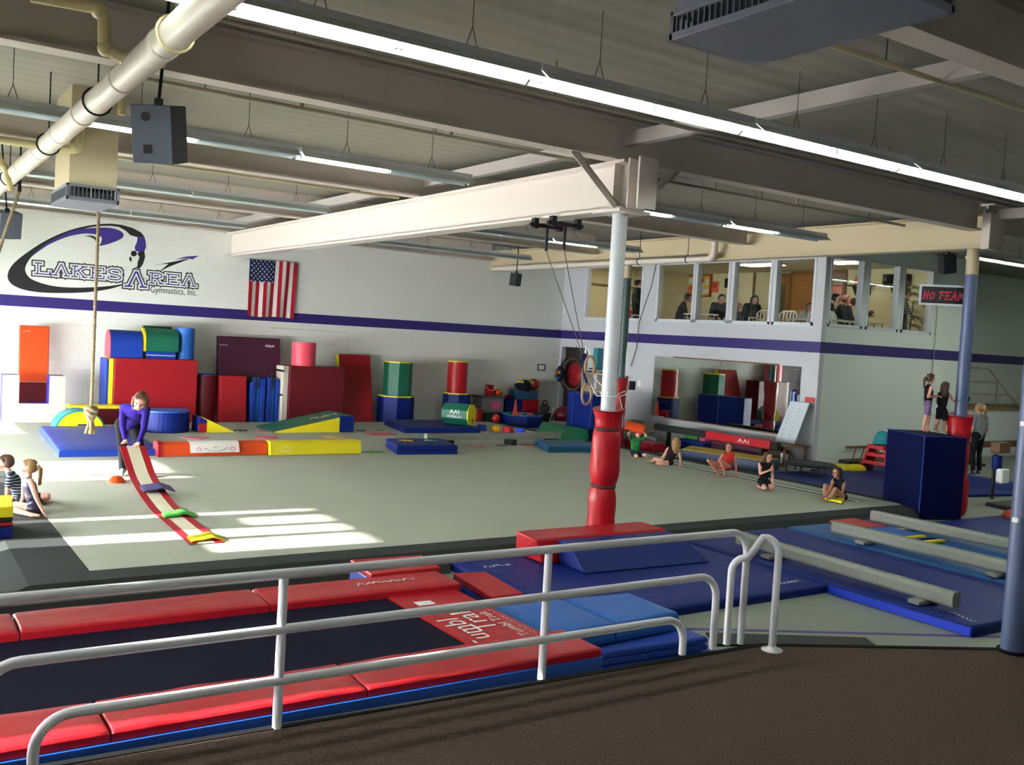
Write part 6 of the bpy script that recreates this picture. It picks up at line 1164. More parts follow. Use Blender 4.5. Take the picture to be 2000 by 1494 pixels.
# palm
M_leaf = mat('palm_leaf', '#5a6b2c', 0.6, 0.3, 10); M_potb = paint('palm_pot', '#5a4632', 0.6)
pb = np.array([22.52, 15.2, VZ]); t = thing('potted_palm', 'tall potted palm in the corner of the viewing room', 'plant', pb)
build('pot', MB().lathe([(0.14, 0), (0.2, 0.3), (0.21, 0.32), (0.18, 0.31), (0.0, 0.28)], pb, 20), M_potb, t)
rg = np.random.RandomState(5)
for k in range(4): build('stem', MB().tube([pb+np.array([0.05*math.cos(k*1.6), 0.05*math.sin(k*1.6), 0.28]), pb+np.array([0.1*math.cos(k*1.6), 0.1*math.sin(k*1.6), 0.9+0.15*k])], 0.018, 6), M_leaf, t)
for k in range(18):
    a_ = k*2.4; hgt = 0.55+0.075*k; L = 0.33+0.003*k; mb = MB(); dirv = np.array([math.cos(a_), math.sin(a_), 0]); sd = np.array([-dirv[1], dirv[0], 0]); prev = None
    base = pb+np.array([0, 0, hgt])
    sp = [base+dirv*L*u+np.array([0, 0, 0.45*L*u*2-0.75*L*u*u*1.6]) for u in np.linspace(0, 1, 9)]; mb.tube(sp, 0.006, 4)
    for i in range(1, 9):
        for s in (-1, 1):
            l = 0.26*(1-0.5*abs(i/8-0.4)); tip = sp[i]+sd*s*l*0.75+dirv*l*0.6+np.array([0, 0, -0.10*l-0.05]); m0 = sp[i]+(tip-sp[i])*0.4
            w = dirv*0.024; mb.add([sp[i], m0+w, tip, m0-w], [(0, 1, 2, 3)])
    build('frond', mb, M_leaf, t)
# tables and white chairs
def vtable(label, x0, x1, y0, y1, z, m):
    t = thing('viewing_table', label, 'table', ((x0+x1)/2, (y0+y1)/2, VZ)); build('top', MB().box(x0, x1, y0, y1, z-0.03, z), m, t, 0.008)
    for x in (x0+0.08, x1-0.08):
        for y in (y0+0.08, y1-0.08): build('leg', MB().cyl((x, y, VZ), (x, y, z-0.03), 0.018, n=8), M_cond, t)
vtable('folding table behind the window beside the standing woman', 21.0, 21.5, 15.1, 15.5, VZ+0.72, M_paper); vtable('white table edge behind the second large window', 18.1, 18.45, 18.0, 18.95, VZ+0.72, M_white)
M_chw = paint('white_plastic_chair', '#d8d8cc', 0.5)
def vchair(label, x, y, yaw, group='white plastic chairs in the viewing room'):
    t = thing('plastic_chair', label, 'chair', (x, y, VZ), group); R = np.array(Matrix.Rotation(yaw, 3, 'Z')); L = lambda a, b, c: np.array([x, y, VZ])+R @ np.array([a, b, c])
    build('seat', MB().hexa([L(-0.24, -0.22, 0.4), L(0.24, -0.22, 0.4), L(0.22, 0.22, 0.39), L(-0.22, 0.22, 0.39)], [L(-0.24, -0.22, 0.43), L(0.24, -0.22, 0.43), L(0.22, 0.22, 0.42), L(-0.22, 0.22, 0.42)]), M_chw, t)
    for s in (-1, 1):
        build('leg', MB().cyl(L(s*0.24, -0.22, 0), L(s*0.21, -0.2, 0.4), 0.02, n=8), M_chw, t); build('leg', MB().cyl(L(s*0.22, 0.24, 0), L(s*0.2, 0.2, 0.4), 0.02, n=8), M_chw, t)
        build('armrest', MB().tube([L(s*0.25, -0.2, 0.42), L(s*0.26, -0.2, 0.62), L(s*0.26, -0.15, 0.65), L(s*0.25, 0.2, 0.66)], 0.022, 8), M_chw, t)
    bf_ = build('back_frame', MB().tube([L(-0.22, 0.2, 0.42), L(-0.24, 0.27, 0.78), L(-0.15, 0.3, 0.86), L(0.15, 0.3, 0.86), L(0.24, 0.27, 0.78), L(0.22, 0.2, 0.42)], 0.022, 8), M_chw, t)
    for k in range(4): u = -0.14+0.093*k; build('back_slat', MB().hexa([L(u-0.018, 0.2, 0.43), L(u+0.018, 0.2, 0.43), L(u+0.018, 0.22, 0.43), L(u-0.018, 0.22, 0.43)], [L(u-0.018, 0.29, 0.85), L(u+0.018, 0.29, 0.85), L(u+0.018, 0.31, 0.85), L(u-0.018, 0.31, 0.85)]), M_chw, bf_)
    return t
vchair('empty white plastic chair between the long haired woman and the window frame', 18.7, Px(1528, 625, 18.7)[1], -1.4); vchair('empty white plastic chair beside the girl by the wood door', 18.55, Px(1576, 625, 18.55)[1], -1.7)
vchair('white plastic chair behind the dark jacketed men', Py(1643, 630, 14.72)[0]+0.1, 14.72, 0.4); vchair('white plastic chair behind the far left window', 18.5, 21.0, -1.5); vchair('white plastic chair of the woman with long dark hair', 18.62, Px(1488, 622, 18.62)[1], -1.2)
# ================================================================ people
SK = {'fair': mat('skin_fair', '#c89480', 0.6, 0.06, 20), 'rosy': mat('skin_rosy', '#c07a68', 0.6, 0.06, 20), 'tan': mat('skin_tan', '#a87660', 0.6, 0.06, 20)}
HR = {'brown': mat('hair_brown', '#4a3020', 0.6, 0.35, 40, 0.6, 60), 'dark': mat('hair_dark', '#1e1714', 0.6, 0.3, 40, 0.6, 60), 'blond': mat('hair_blond', '#8a6a44', 0.6, 0.35, 40, 0.6, 60), 'auburn': mat('hair_auburn', '#5e3826', 0.6, 0.35, 40, 0.6, 60)}
M_eye = mat('eye_dark', '#1a1412', 0.2); M_lip = mat('lip', '#a05a54', 0.5)
def stripes(name, a, b, scale):
    m = mat(name, a, 0.9, 0.0, spec=0.2); N, L = m.node_tree.nodes, m.node_tree.links
    tc = N.new('ShaderNodeTexCoord'); wv = N.new('ShaderNodeTexWave'); wv.bands_direction = 'Z'; wv.inputs['Scale'].default_value = scale; wv.inputs['Distortion'].default_value = 1.2
    L.new(tc.outputs['Object'], wv.inputs['Vector']); mx = N.new('ShaderNodeMix'); mx.data_type = 'RGBA'; mx.inputs[6].default_value = lin(a); mx.inputs[7].default_value = lin(b)
    cr = N.new('ShaderNodeMath'); cr.operation = 'GREATER_THAN'; cr.inputs[1].default_value = 0.62; L.new(wv.outputs['Fac'], cr.inputs[0]); L.new(cr.outputs[0], mx.inputs[0]); L.new(mx.outputs[2], N['Principled BSDF'].inputs['Base Color']); return m
def unit(v): v = np.array(v, float); return v/(np.linalg.norm(v)+1e-9)
def capsule_mesh(mb, a, b, ra, rb, n=12):
    a, b = np.array(a, float), np.array(b, float); d = b-a; L = np.linalg.norm(d)
    if L < 1e-4: mb.ball(a, max(ra, rb), n, 8); return
    d /= L; pts, rr = [], []
    for k in range(4): t = math.pi/2*k/4; pts.append(a-d*ra*math.cos(t)); rr.append(max(ra*math.sin(t), 1e-4))
    for k in range(5): pts.append(a+d*L*k/4); rr.append(ra+(rb-ra)*k/4)
    for k in range(1, 5): t = math.pi/2*k/4; pts.append(b+d*rb*math.sin(t)); rr.append(max(rb*math.cos(t), 1e-4))
    mb.tube(pts, rr, n)
def remesh(mb, voxel, smooth):
    me = bpy.data.meshes.new('tmp'); me.from_pydata(mb.v, [], mb.f); ob = bpy.data.objects.new('tmp', me); COL.objects.link(ob)
    m = ob.modifiers.new('r', 'REMESH'); m.mode = 'VOXEL'; m.voxel_size = voxel; m.use_smooth_shade = True
    s = ob.modifiers.new('s', 'SMOOTH'); s.factor = 0.5; s.iterations = smooth
    bpy.context.view_layer.update(); out = bpy.data.meshes.new_from_object(ob.evaluated_get(bpy.context.evaluated_depsgraph_get()))
    bpy.data.objects.remove(ob); bpy.data.meshes.remove(me); return out
def segdist(P, caps):
    best = np.full(len(P), 1e9); idx = np.zeros(len(P), int)
    for i, (a, b, ra, rb, m) in enumerate(caps):
        d = b-a; L2 = d@d+1e-12; t = np.clip(((P-a)@d)/L2, 0, 1); q = a+t[:, None]*d; dist = np.linalg.norm(P-q, axis=1)-(ra+(rb-ra)*t)
        k = dist < best; best[k] = dist[k]; idx[k] = m
    return idx
def finish(name, me, mats, idx, parent):
    off = np.array(wloc(parent)); v = np.empty(len(me.vertices)*3); me.vertices.foreach_get('co', v); v = (v.reshape(-1, 3)-off).ravel(); me.vertices.foreach_set('co', v)
    me.materials.clear()
    for m in mats: me.materials.append(m)
    me.polygons.foreach_set('material_index', idx.astype(np.int32)); me.polygons.foreach_set('use_smooth', [True]*len(me.polygons)); me.name = name; me.update()
    o = bpy.data.objects.new(name, me); COL.objects.link(o); o.parent = parent; return o
def person(label, J, H=1.7, headk=1.0, skin='fair', top=None, bottom=None, shoe=None, hair='brown', style='short', face=None, sleeves='long', legs='long', voxel=0.011, tfat=1.0, lfat=1.0, grip=0.5, group=None, up=(0, 0, 1), base=None):
    """J: joints in the world (head, neck, chest, pelvis, sL sR eL eR wL wR hL hR kL kR aL aR tL tR)"""
    k = H/1.7; J = {n: np.array(p, float) for n, p in J.items()}; S, T, B, F_ = 0, 1, 2, 3
    if base is None: base = (J['pelvis'][0], J['pelvis'][1], min(p[2] for p in J.values()))
    t = thing('person', label, 'person', base, group); caps = []
    def C(a, b, ra, rb, m): caps.append((np.array(a, float), np.array(b, float), ra, rb, m))
    tf, lf = tfat*k, lfat*k; arm = T if sleeves == 'long' else S; leg = B if legs == 'long' else S
    ch, pe, nk = J['chest'], J['pelvis'], J['neck']; sh = J['sR']-J['sL']; hp = J['hR']-J['hL']
    C(J['sL']+sh*0.10, J['sR']-sh*0.10, 0.062*tf, 0.062*tf, T); C(ch-sh*0.18, ch+sh*0.18, 0.10*tf, 0.10*tf, T); w = (ch+pe)/2
    C(w-sh*0.14, w+sh*0.14, 0.098*tf, 0.098*tf, T); C(ch-sh*0.16, w-sh*0.12, 0.10*tf, 0.095*tf, T); C(ch+sh*0.16, w+sh*0.12, 0.10*tf, 0.095*tf, T)
    C(w, pe, 0.11*tf, 0.10*tf, T if legs != 'long' else T); C(pe-hp*0.35, pe+hp*0.35, 0.105*lf, 0.105*lf, B); C(pe, w*0.35+pe*0.65, 0.105*lf, 0.10*lf, B)
    C((J['sL']+J['sR'])/2, nk, 0.065*k, 0.052*k, T); C(nk, J['head'], 0.05*k*max(1, headk*0.9), 0.05*k, S)
    for s in 'LR':
        a, e, wr = J['s'+s], J['e'+s], J['w'+s]; af = tfat if sleeves == 'long' else 1.0
        C(a, e, 0.05*k*af, 0.040*k*af, arm)
        if sleeves == 'short': C(a, a+(e-a)*0.6, 0.058*k*tfat, 0.054*k*tfat, T)
        C(e, wr, 0.039*k*af, 0.028*k*af, arm)
        h, kn, an, to = J['h'+s], J['k'+s], J['a'+s], J['t'+s]; f = lfat if legs == 'long' else 1.0
        C(h, kn, 0.082*k*f, 0.055*k*f, leg)
        if legs == 'shorts': C(h, h+(kn-h)*0.6, 0.09*k*lfat, 0.08*k*lfat, B)
        if legs == 'bare': C(h, h+(kn-h)*0.12, 0.088*k, 0.086*k, B)
        C(kn, kn+(an-kn)*0.35, 0.054*k*f, 0.056*k*f, leg); C(kn+(an-kn)*0.35, an, 0.056*k*f, (0.05 if legs == 'long' else 0.036)*k*f, leg)
        fm = F_ if shoe else S; C(an, an+(to-an)*0.15+np.array([0, 0, -0.01*k]), 0.038*k, 0.036*k, fm); C(an-(unit(to-an))*0.02*k, to, (0.045 if shoe else 0.037)*k, (0.036 if shoe else 0.026)*k, fm)
        # hand: palm, four fingers of different length, thumb
        d = unit(wr-e); pal = wr+d*0.085*k; n = unit(np.cross(d, unit(sh))) if abs(d@unit(sh)) < 0.9 else np.array([0, 0, -1.0]); sd = unit(np.cross(d, n))
        for q in (-0.022, -0.007, 0.007, 0.022): C(wr+d*0.02*k+sd*q*0.6*k, pal+sd*q*k, 0.015*k, 0.0125*k, S)
        for q, Lf in ((-0.030, 0.062), (-0.010, 0.074), (0.010, 0.080), (0.029, 0.070)):
            p1 = pal+sd*q*k; p2 = p1+(d*math.cos(grip)+n*math.sin(grip))*Lf*0.55*k; p3 = p2+(d*math.cos(grip*2)+n*math.sin(grip*2))*Lf*0.5*k
            C(p1, p2, 0.0098*k, 0.009*k, S); C(p2, p3, 0.009*k, 0.0078*k, S)
        b0 = wr+d*0.035*k+sd*0.024*k; b1 = b0+(sd*0.75+d*0.6+n*0.25)*0.042*k; C(b0, b1, 0.0135*k, 0.0115*k, S); C(b1, b1+(d*0.9+n*0.3+sd*0.2)*0.034*k, 0.011*k, 0.009*k, S)
    hd = J['head']; hk = headk*k; fz = unit(face if face is not None else np.cross(unit(sh), np.array(up, float))); uv = unit(np.array(up, float)); fz = unit(fz-uv*(fz@uv)*0.6); uv = unit(uv-fz*(uv@fz)); xs = np.cross(fz, uv)
    HL = lambda x, y, z: hd+(xs*x+fz*y+uv*z)*hk
    def CH(p, q, a, b): C(p, q, a*hk, b*hk, S)
    CH(HL(0, -0.022, 0.028), HL(0, 0.012, 0.03), 0.083, 0.080); CH(HL(0, 0.012, 0.02), HL(0, 0.035, -0.055), 0.068, 0.050); CH(HL(0, 0.045, -0.075), HL(0, 0.052, -0.082), 0.032, 0.026)
    CH(HL(-0.03, 0.062, 0.03), HL(0.03, 0.062, 0.03), 0.022, 0.022); CH(HL(0, 0.086, 0.012), HL(0, 0.103, -0.022), 0.009, 0.014); CH(HL(-0.022, 0.082, -0.056), HL(0.022, 0.082, -0.056), 0.010, 0.010)
    for s in (-1, 1): CH(HL(s*0.082, -0.01, 0.015), HL(s*0.083, -0.008, -0.02), 0.014, 0.010); CH(HL(s*0.045, 0.05, -0.025), HL(s*0.04, 0.05, -0.04), 0.026, 0.024)
    mb = MB()
    for a, b, ra, rb, m in caps: capsule_mesh(mb, a, b, ra, rb)
    me = remesh(mb, voxel, 3); P = np.empty(len(me.polygons)*3); me.polygons.foreach_get('center', P); idx = segdist(P.reshape(-1, 3), caps)
    bd_ = finish('body', me, [SK[skin], top or SK[skin], bottom or top or SK[skin], shoe or SK[skin]], idx, t)
    for s in (-1, 1): build('eye', MB().ball(HL(s*0.033, 0.083, 0.012), 0.010*hk, 10, 7), M_eye, bd_)
    build('mouth', MB().ball(HL(0, 0.091, -0.056), np.array([0.018, 0.006, 0.005])*hk, 10, 6, R=np.column_stack([xs, fz, uv])), M_lip, bd_)
    if style:
        hc = []
        def K(p, q, a, b): hc.append((p, q, a*hk, b*hk))
        K(HL(0, -0.035, 0.045), HL(0, -0.005, 0.055), 0.088, 0.080); K(HL(-0.02, -0.045, 0.01), HL(0.02, -0.045, 0.01), 0.080, 0.080); K(HL(-0.045, 0.035, 0.082), HL(0.045, 0.035, 0.082), 0.032, 0.032)
        for s in (-1, 1): K(HL(s*0.068, 0.012, 0.06), HL(s*0.076, -0.005, 0.015), 0.022, 0.018)
        if style in ('bob', 'long', 'short') and style != 'short':
            Lh = -0.10 if style == 'bob' else -0.26
            for s in (-1, 1):
                for q, y in ((0.080, 0.012), (0.082, -0.025), (0.060, -0.065)): K(HL(s*q, y, 0.03), HL(s*(q+0.006), y-0.01, -0.06), 0.027, 0.026); K(HL(s*(q+0.006), y-0.01, -0.06), HL(s*(q*0.9), y-0.012+0.01*s, Lh), 0.026, 0.014)
            for x in (-0.03, 0, 0.03): K(HL(x, -0.09, 0.02), HL(x*1.2, -0.10, Lh*0.6), 0.034, 0.03); K(HL(x*1.2, -0.10, Lh*0.6), HL(x, -0.085, Lh*1.05), 0.03, 0.014)
        if style == 'pony':
            b0 = HL(0, -0.12, 0.05); hc.append((HL(0, -0.10, 0.055), b0, 0.03*hk, 0.02*hk)); dn = np.array([0, 0, -1.0])
            for x in (-0.016, 0.0, 0.016): b1 = b0-fz*0.045*hk+dn*0.06*hk+xs*x*hk; b2 = b0-fz*0.04*hk+dn*0.27*hk+xs*x*1.6*hk; K(b0, b1, 0.020, 0.026); K(b1, b2, 0.026, 0.012)
        if style == 'bun': K(HL(0, -0.13, 0.06), HL(0, -0.135, 0.05), 0.035, 0.033)
        mb = MB()
        for p, q, a, b in hc: capsule_mesh(mb, p, q, a, b)
        me = remesh(mb, voxel*0.9, 1); hr_ = finish('hair', me, [HR[hair]], np.zeros(len(me.polygons)), t)
        if style == 'pony': build('hair_tie', MB().ball(HL(0, -0.125, 0.052), 0.024*hk, 10, 8), M_print, hr_)
    return t
def PJ(t0, **kw): return {n: Pd(v[0], v[1], t0+(v[2] if len(v) > 2 else 0)) for n, v in kw.items()}
def scan(J, z, lift=0.0):      # keep every joint above a support height
    for n in J: J[n] = np.array(J[n]); J[n][2] = max(J[n][2], z+lift)
    return J
C_purp = cloth('purple_knit', '#2c1a78'); C_blk = cloth('black_stretch', '#131418', 0.2); C_shoe = mat('grey_trainer', '#8d8d92', 0.7)
# woman bending over the runner
t0 = depth((3.35, 14.93, SZ))
J = PJ(t0, head=(274, 784, -0.52), neck=(265, 796, -0.40), chest=(259, 804, -0.24), pelvis=(249, 829, 0.10), sL=(241, 796, -0.26), sR=(286, 800, -0.36), eL=(240, 834, -0.36), eR=(281, 838, -0.44), wL=(244, 857, -0.50), wR=(272, 861, -0.52),
       hL=(237, 834, 0.10), hR=(263, 835, 0.10), kL=(239, 880, -0.08), kR=(274, 876, -0.10), aL=(240, 916, 0.06), aR=(288, 915, 0.05), tL=(238, 924, -0.12), tR=(293, 923, -0.12))
for n, p in J.items():
    if n[0] in 'at' and len(n) == 2: p[2] = SZ+(0.075 if n[0] == 'a' else 0.03)
person('woman in purple top and black trousers bending to hold the runner', J, 1.62, 1.14, 'fair', C_purp, C_blk, C_shoe, 'auburn', 'bob', face=-MC[2]*0.75+np.array([0.15, 0, -0.45]), voxel=0.0095, tfat=1.22, lfat=1.2, grip=0.9, up=(0.0, -0.5, 0.85))
p = Pz(4, 1066, SZ); t = thing('panel_mat', 'small folded mat with yellow black red and navy panels beside the seated girl', 'gym mat', (p[0]-0.1, p[1]+0.1, SZ)); qx, qy = Pz(23, 1050, SZ)[:2]
for k_, m_ in enumerate((M_navy, M_redv2, M_black, M_yv)): build('panel', MB().slab([(qx-0.75, qy-0.05), (qx, qy-0.05), (qx+0.06, qy+0.65), (qx-0.69, qy+0.65)], SZ+0.002+(0, 0.13, 0.18, 0.22)[k_], SZ+(0.125, 0.175, 0.215, 0.34)[k_]), m_, t, 0.012)
# two children seated on the dark border
leo1 = mat('patterned_leotard', '#1c1a3a', 0.5, 0.9, 30, det=2); camo = stripes('striped_tee', '#1b2233', '#8c9aa6', 9.0)
t0 = depth(Pz(62, 1003, SZ))
J = PJ(t0, head=(56, 914, 0), neck=(56, 930, 0.0), chest=(57, 948, 0), pelvis=(68, 990, 0.02), sL=(48, 938, 0.12), sR=(60, 940, -0.12), eL=(46, 968, 0.2), eR=(71, 972, -0.16), wL=(40, 996, 0.22), wR=(85, 1000, -0.16), hL=(63, 993, 0.08), hR=(65, 994, -0.08), kL=(30, 985, 0.20), kR=(19, 993, -0.10), aL=(60, 1001, 0.16), aR=(60, 1005, -0.22), tL=(75, 1003, 0.15), tR=(76, 1007, -0.24))
person('girl with blond ponytail in dark patterned leotard seated on the charcoal border', scan(J, SZ, 0.03), 1.18, 1.22, 'fair', leo1, leo1, None, 'blond', 'pony', face=(-0.8, 0.55, 0.05), sleeves='none', legs='bare', voxel=0.0085)
t0 = depth(Pz(40, 985, SZ))
J = PJ(t0, head=(10, 905, 0), neck=(17, 921, 0), chest=(26, 938, 0), pelvis=(46, 975, 0.0), sL=(24, 926, 0.14), sR=(20, 934, -0.13), eL=(30, 955, 0.2), eR=(14, 958, -0.18), wL=(25, 978, 0.22), wR=(14, 981, -0.18), hL=(50, 973, 0.08), hR=(48, 977, -0.08), kL=(84, 970, 0.14), kR=(92, 968, -0.05), aL=(80, 984, 0.3), aR=(86, 984, 0.1), tL=(96, 985, 0.3), tR=(100, 982, 0.08))
person('boy with brown hair in dark striped shirt seated behind the ponytailed girl', scan(J, SZ, 0.03), 1.22, 1.2, 'fair', camo, C_blk, None, 'brown', 'short', face=(-0.9, 0.3, -0.2), sleeves='short', legs='shorts', voxel=0.0085, tfat=1.1, lfat=1.1)
# row of children on the right side of the floor
gtee = cloth('green_tee', '#1f6a34'); C_nav = cloth('navy_shorts', '#1e2a3e')
t0 = depth(Pz(1243, 892, SZ))
J = PJ(t0, head=(1246, 847, 0), neck=(1243, 854, 0.02), chest=(1242, 864, 0.02), pelvis=(1240, 883, 0.05), sL=(1232, 856, 0.0), sR=(1254, 857, 0.0), eL=(1227, 848, -0.10), eR=(1262, 851, -0.08), wL=(1233, 840, -0.02), wR=(1255, 842, -0.03), hL=(1236, 884, 0.04), hR=(1247, 884, 0.04), kL=(1244, 891, -0.22), kR=(1260, 890, -0.18), aL=(1232, 892, 0.16), aR=(1250, 891, 0.2), tL=(1225, 892, 0.22), tR=(1245, 891, 0.28))
person('boy in green tee kneeling and lifting an orange roll onto his head', scan(J, SZ, 0.03), 1.12, 1.2, 'fair', gtee, C_nav, None, 'dark', 'short', face=-MC[2], sleeves='short', legs='shorts', voxel=0.009, tfat=1.1, lfat=1.1)
rl = Pd(1239, 835, t0-0.03); a, b = Pd(1222, 829, t0-0.02), Pd(1257, 840, t0-0.06)
t = thing('foam_roll', 'orange foam roll held on the head of the kneeling boy', 'foam roll', rl-np.array([0, 0, 0.1])); build('roll_body', MB().cyl(a, b, 0.105, n=22), M_org, t, 0.01); build('end_cap', MB().cyl(b, b+unit(b-a)*0.008, 0.085, n=22), M_dkred, t)
dleo = cloth('dark_plum_leotard', '#241520'); rleo = mat('red_leotard', '#c2241c', 0.4, 0.25, 30); bleo = cloth('black_leotard', '#15141c'); nleo = cloth('navy_leotard', '#1c1e30')
t0 = depth(Pz(1310, 908, SZ))
J = PJ(t0, head=(1321, 863, 0), neck=(1316, 874, 0.02), chest=(1313, 883, 0.02), pelvis=(1305, 902, 0.04), sL=(1306, 876, 0.06), sR=(1326, 878, -0.02), eL=(1296, 890, 0.1), eR=(1329, 893, -0.02), wL=(1288, 900, 0.08), wR=(1329, 906, -0.04), hL=(1301, 902, 0.02), hR=(1310, 903, -0.06), kL=(1279, 896, 0.10), kR=(1284, 905, -0.12), aL=(1300, 906, -0.06), aR=(1303, 909, -0.2), tL=(1268, 907, 0.1), tR=(1290, 910, -0.24))
J['aL'], J['tL'] = Pd(1272, 905, t0+0.1), Pd(1264, 908, t0+0.06)
person('girl with long blond hair in dark leotard leaning on one hand on the floor', scan(J, SZ, 0.03), 1.18, 1.18, 'fair', dleo, dleo, None, 'blond', 'long', face=(0.55, 0.8, 0.0), sleeves='none', legs='bare', voxel=0.009)
t0 = depth(Pz(1412, 930, SZ))
J = PJ(t0, head=(1424, 874, 0), neck=(1424, 883, 0.02), chest=(1423, 891, 0.02), pelvis=(1418, 912, 0.05), sL=(1412, 888, 0.0), sR=(1434, 888, 0.0), eL=(1404, 900, -0.02), eR=(1437, 907, 0.02), wL=(1402, 914, -0.05), wR=(1438, 924, 0.0), hL=(1412, 912, 0.0), hR=(1424, 913, 0.0), kL=(1384, 900, -0.14), kR=(1408, 900, -0.24), aL=(1402, 923, -0.08), aR=(1416, 925, -0.16), tL=(1404, 928, -0.18), tR=(1414, 930, -0.28))
person('girl in shiny red leotard sitting with knees raised and one hand back', scan(J, SZ, 0.03), 1.12, 1.2, 'rosy', rleo, rleo, None, 'brown', 'bun', face=(-0.85, -0.45, 0.0), sleeves='none', legs='bare', voxel=0.009)
t0 = depth(Pz(1495, 956, SZ))
J = PJ(t0, head=(1500, 893, 0), neck=(1497, 904, 0.02), chest=(1495, 914, 0.02), pelvis=(1491, 940, 0.06), sL=(1484, 907, 0.0), sR=(1507, 908, 0.0), eL=(1485, 925, -0.06), eR=(1509, 928, -0.04), wL=(1500, 920, -0.14), wR=(1510, 944, -0.14), hL=(1486, 941, 0.04), hR=(1498, 941, 0.04), kL=(1494, 953, -0.22), kR=(1506, 953, -0.22), aL=(1482, 950, 0.1), aR=(1494, 951, 0.12), tL=(1478, 949, 0.2), tR=(1490, 950, 0.22))
person('girl in black leotard with shorts kneeling upright with one arm across', scan(J, SZ, 0.03), 1.12, 1.2, 'fair', bleo, bleo, None, 'brown', 'bob', face=(-0.1, -0.85, -0.1), sleeves='none', legs='shorts', voxel=0.009)
t0 = depth(Pz(1632, 978, SZ))
J = PJ(t0, head=(1635, 924, 0), neck=(1637, 935, 0.04), chest=(1639, 946, 0.06), pelvis=(1644, 971, 0.08), sL=(1627, 939, 0.04), sR=(1649, 941, 0.04), eL=(1621, 956, -0.02), eR=(1646, 960, -0.06), wL=(1616, 967, -0.12), wR=(1628, 970, -0.16), hL=(1638, 972, 0.04), hR=(1648, 972, 0.02), kL=(1612, 948, 0.0), kR=(1631, 955, -0.20), aL=(1611, 969, -0.08), aR=(1621, 972, -0.2), tL=(1606, 974, -0.14), tR=(1614, 976, -0.28))
person('girl with dark bobbed hair in navy leotard sitting with knees drawn up', scan(J, SZ, 0.03), 1.12, 1.2, 'tan', nleo, nleo, None, 'dark', 'bob', face=(-0.95, 0.1, 0.0), sleeves='none', legs='bare', voxel=0.009)
q = [Pz(x, y, SZ) for x, y in ((1600, 972), (1634, 980), (1640, 974), (1606, 966))]
t = thing('foam_pad', 'yellow foam pad with black base under the feet of the navy leotard girl', 'foam pad', (*np.mean(q, axis=0)[:2], SZ)); q2 = [(p[0]*1.0-0.16, p[1]-0.22) for p in q]
build('pad_body', MB().slab(q2, SZ+0.012, SZ+0.06), M_yv, t, 0.012); build('pad_base', MB().slab(q2, SZ+0.001, SZ+0.012), M_black, t)
# two girls standing on the navy block
ptights = cloth('pink_purple_tights', '#8a5a7a'); pshort = stripes('purple_striped_shorts', '#5a3a6a', '#9a86a8', 14.0)
zb = 1.352; g0 = depth((14.62, 9.62, zb))
J = PJ(g0, head=(1818, 740, 0), neck=(1814, 752, 0.0), chest=(1814, 765, 0), pelvis=(1812, 789, 0), sL=(1808, 757, 0.09), sR=(1819, 757, -0.10), eL=(1817, 773, 0.14), eR=(1813, 775, -0.14), wL=(1830, 774, 0.12), wR=(1830, 774, -0.10), hL=(1812, 792, 0.05), hR=(1813, 793, -0.06), kL=(1813, 818, 0.05), kR=(1808, 817, -0.06), aL=(1809, 842, 0.06), aR=(1803, 843, -0.06), tL=(1817, 846, 0.05), tR=(1811, 847, -0.07))
for n in J:
    if n[0] == 'a': J[n][2] = zb+0.045
    if n[0] == 't': J[n][2] = zb+0.02
person('taller girl with brown ponytail in black top and purple shorts standing on the navy block', J, 1.06, 1.12, 'fair', bleo, pshort, None, 'brown', 'pony', face=(0.85, -0.35, -0.05), sleeves='none', legs='shorts', voxel=0.0085)
g1 = depth((14.88, 9.45, zb))
J = PJ(g1, head=(1847, 755, 0), neck=(1844, 766, 0.0), chest=(1842, 778, 0), pelvis=(1839, 801, 0), sL=(1834, 769, 0.04), sR=(1853, 770, -0.04), eL=(1831, 785, 0.06), eR=(1862, 782, -0.06), wL=(1836, 797, 0.08), wR=(1864, 784, -0.22), hL=(1835, 803, 0.02), hR=(1845, 804, -0.02), kL=(1831, 825, 0.0), kR=(1845, 827, 0.0), aL=(1826, 843, 0.06), aR=(1843, 846, 0.0), tL=(1832, 848, 0.0), tR=(1848, 850, -0.08))
for n in J:
    if n[0] == 'a': J[n][2] = zb+0.045
    if n[0] == 't': J[n][2] = zb+0.02
person('shorter girl with long brown hair in black leotard reaching forward on the navy block', J, 0.98, 1.14, 'tan', bleo, bleo, None, 'brown', 'long', face=(0.9, -0.2, -0.1), sleeves='none', legs='shorts', voxel=0.0085)
# generic poses from a floor spot
def stand_pose(x, y, z, yaw, H, lean=0.0, armL=None, armR=None):
    R = np.array(Matrix.Rotation(yaw, 3, 'Z')); k = H/1.7; L = lambda a, b, c: np.array([x, y, z])+R @ (np.array([a, b, c])*k)   # faces -y at yaw 0; a to the person's left is +x
    J = dict(head=L(0, -0.03-lean, 1.585), neck=L(0, -lean*0.8, 1.45), chest=L(0, -lean*0.6, 1.25), pelvis=L(0, 0, 0.95), sL=L(0.18, -lean*0.7, 1.38), sR=L(-0.18, -lean*0.7, 1.38), eL=L(0.24, 0.02, 1.10), eR=L(-0.24, 0.02, 1.10), wL=L(0.25, -0.08, 0.85), wR=L(-0.25, -0.08, 0.85), hL=L(0.09, 0, 0.9), hR=L(-0.09, 0, 0.9), kL=L(0.1, -0.02, 0.5), kR=L(-0.1, -0.02, 0.5), aL=L(0.1, 0.02, 0.085), aR=L(-0.1, 0.02, 0.085), tL=L(0.12, -0.14, 0.03), tR=L(-0.12, -0.14, 0.03))
    if armL: J['eL'], J['wL'] = L(*armL[0]), L(*armL[1])
    if armR: J['eR'], J['wR'] = L(*armR[0]), L(*armR[1])
    return J, R @ np.array([0, -1, 0])
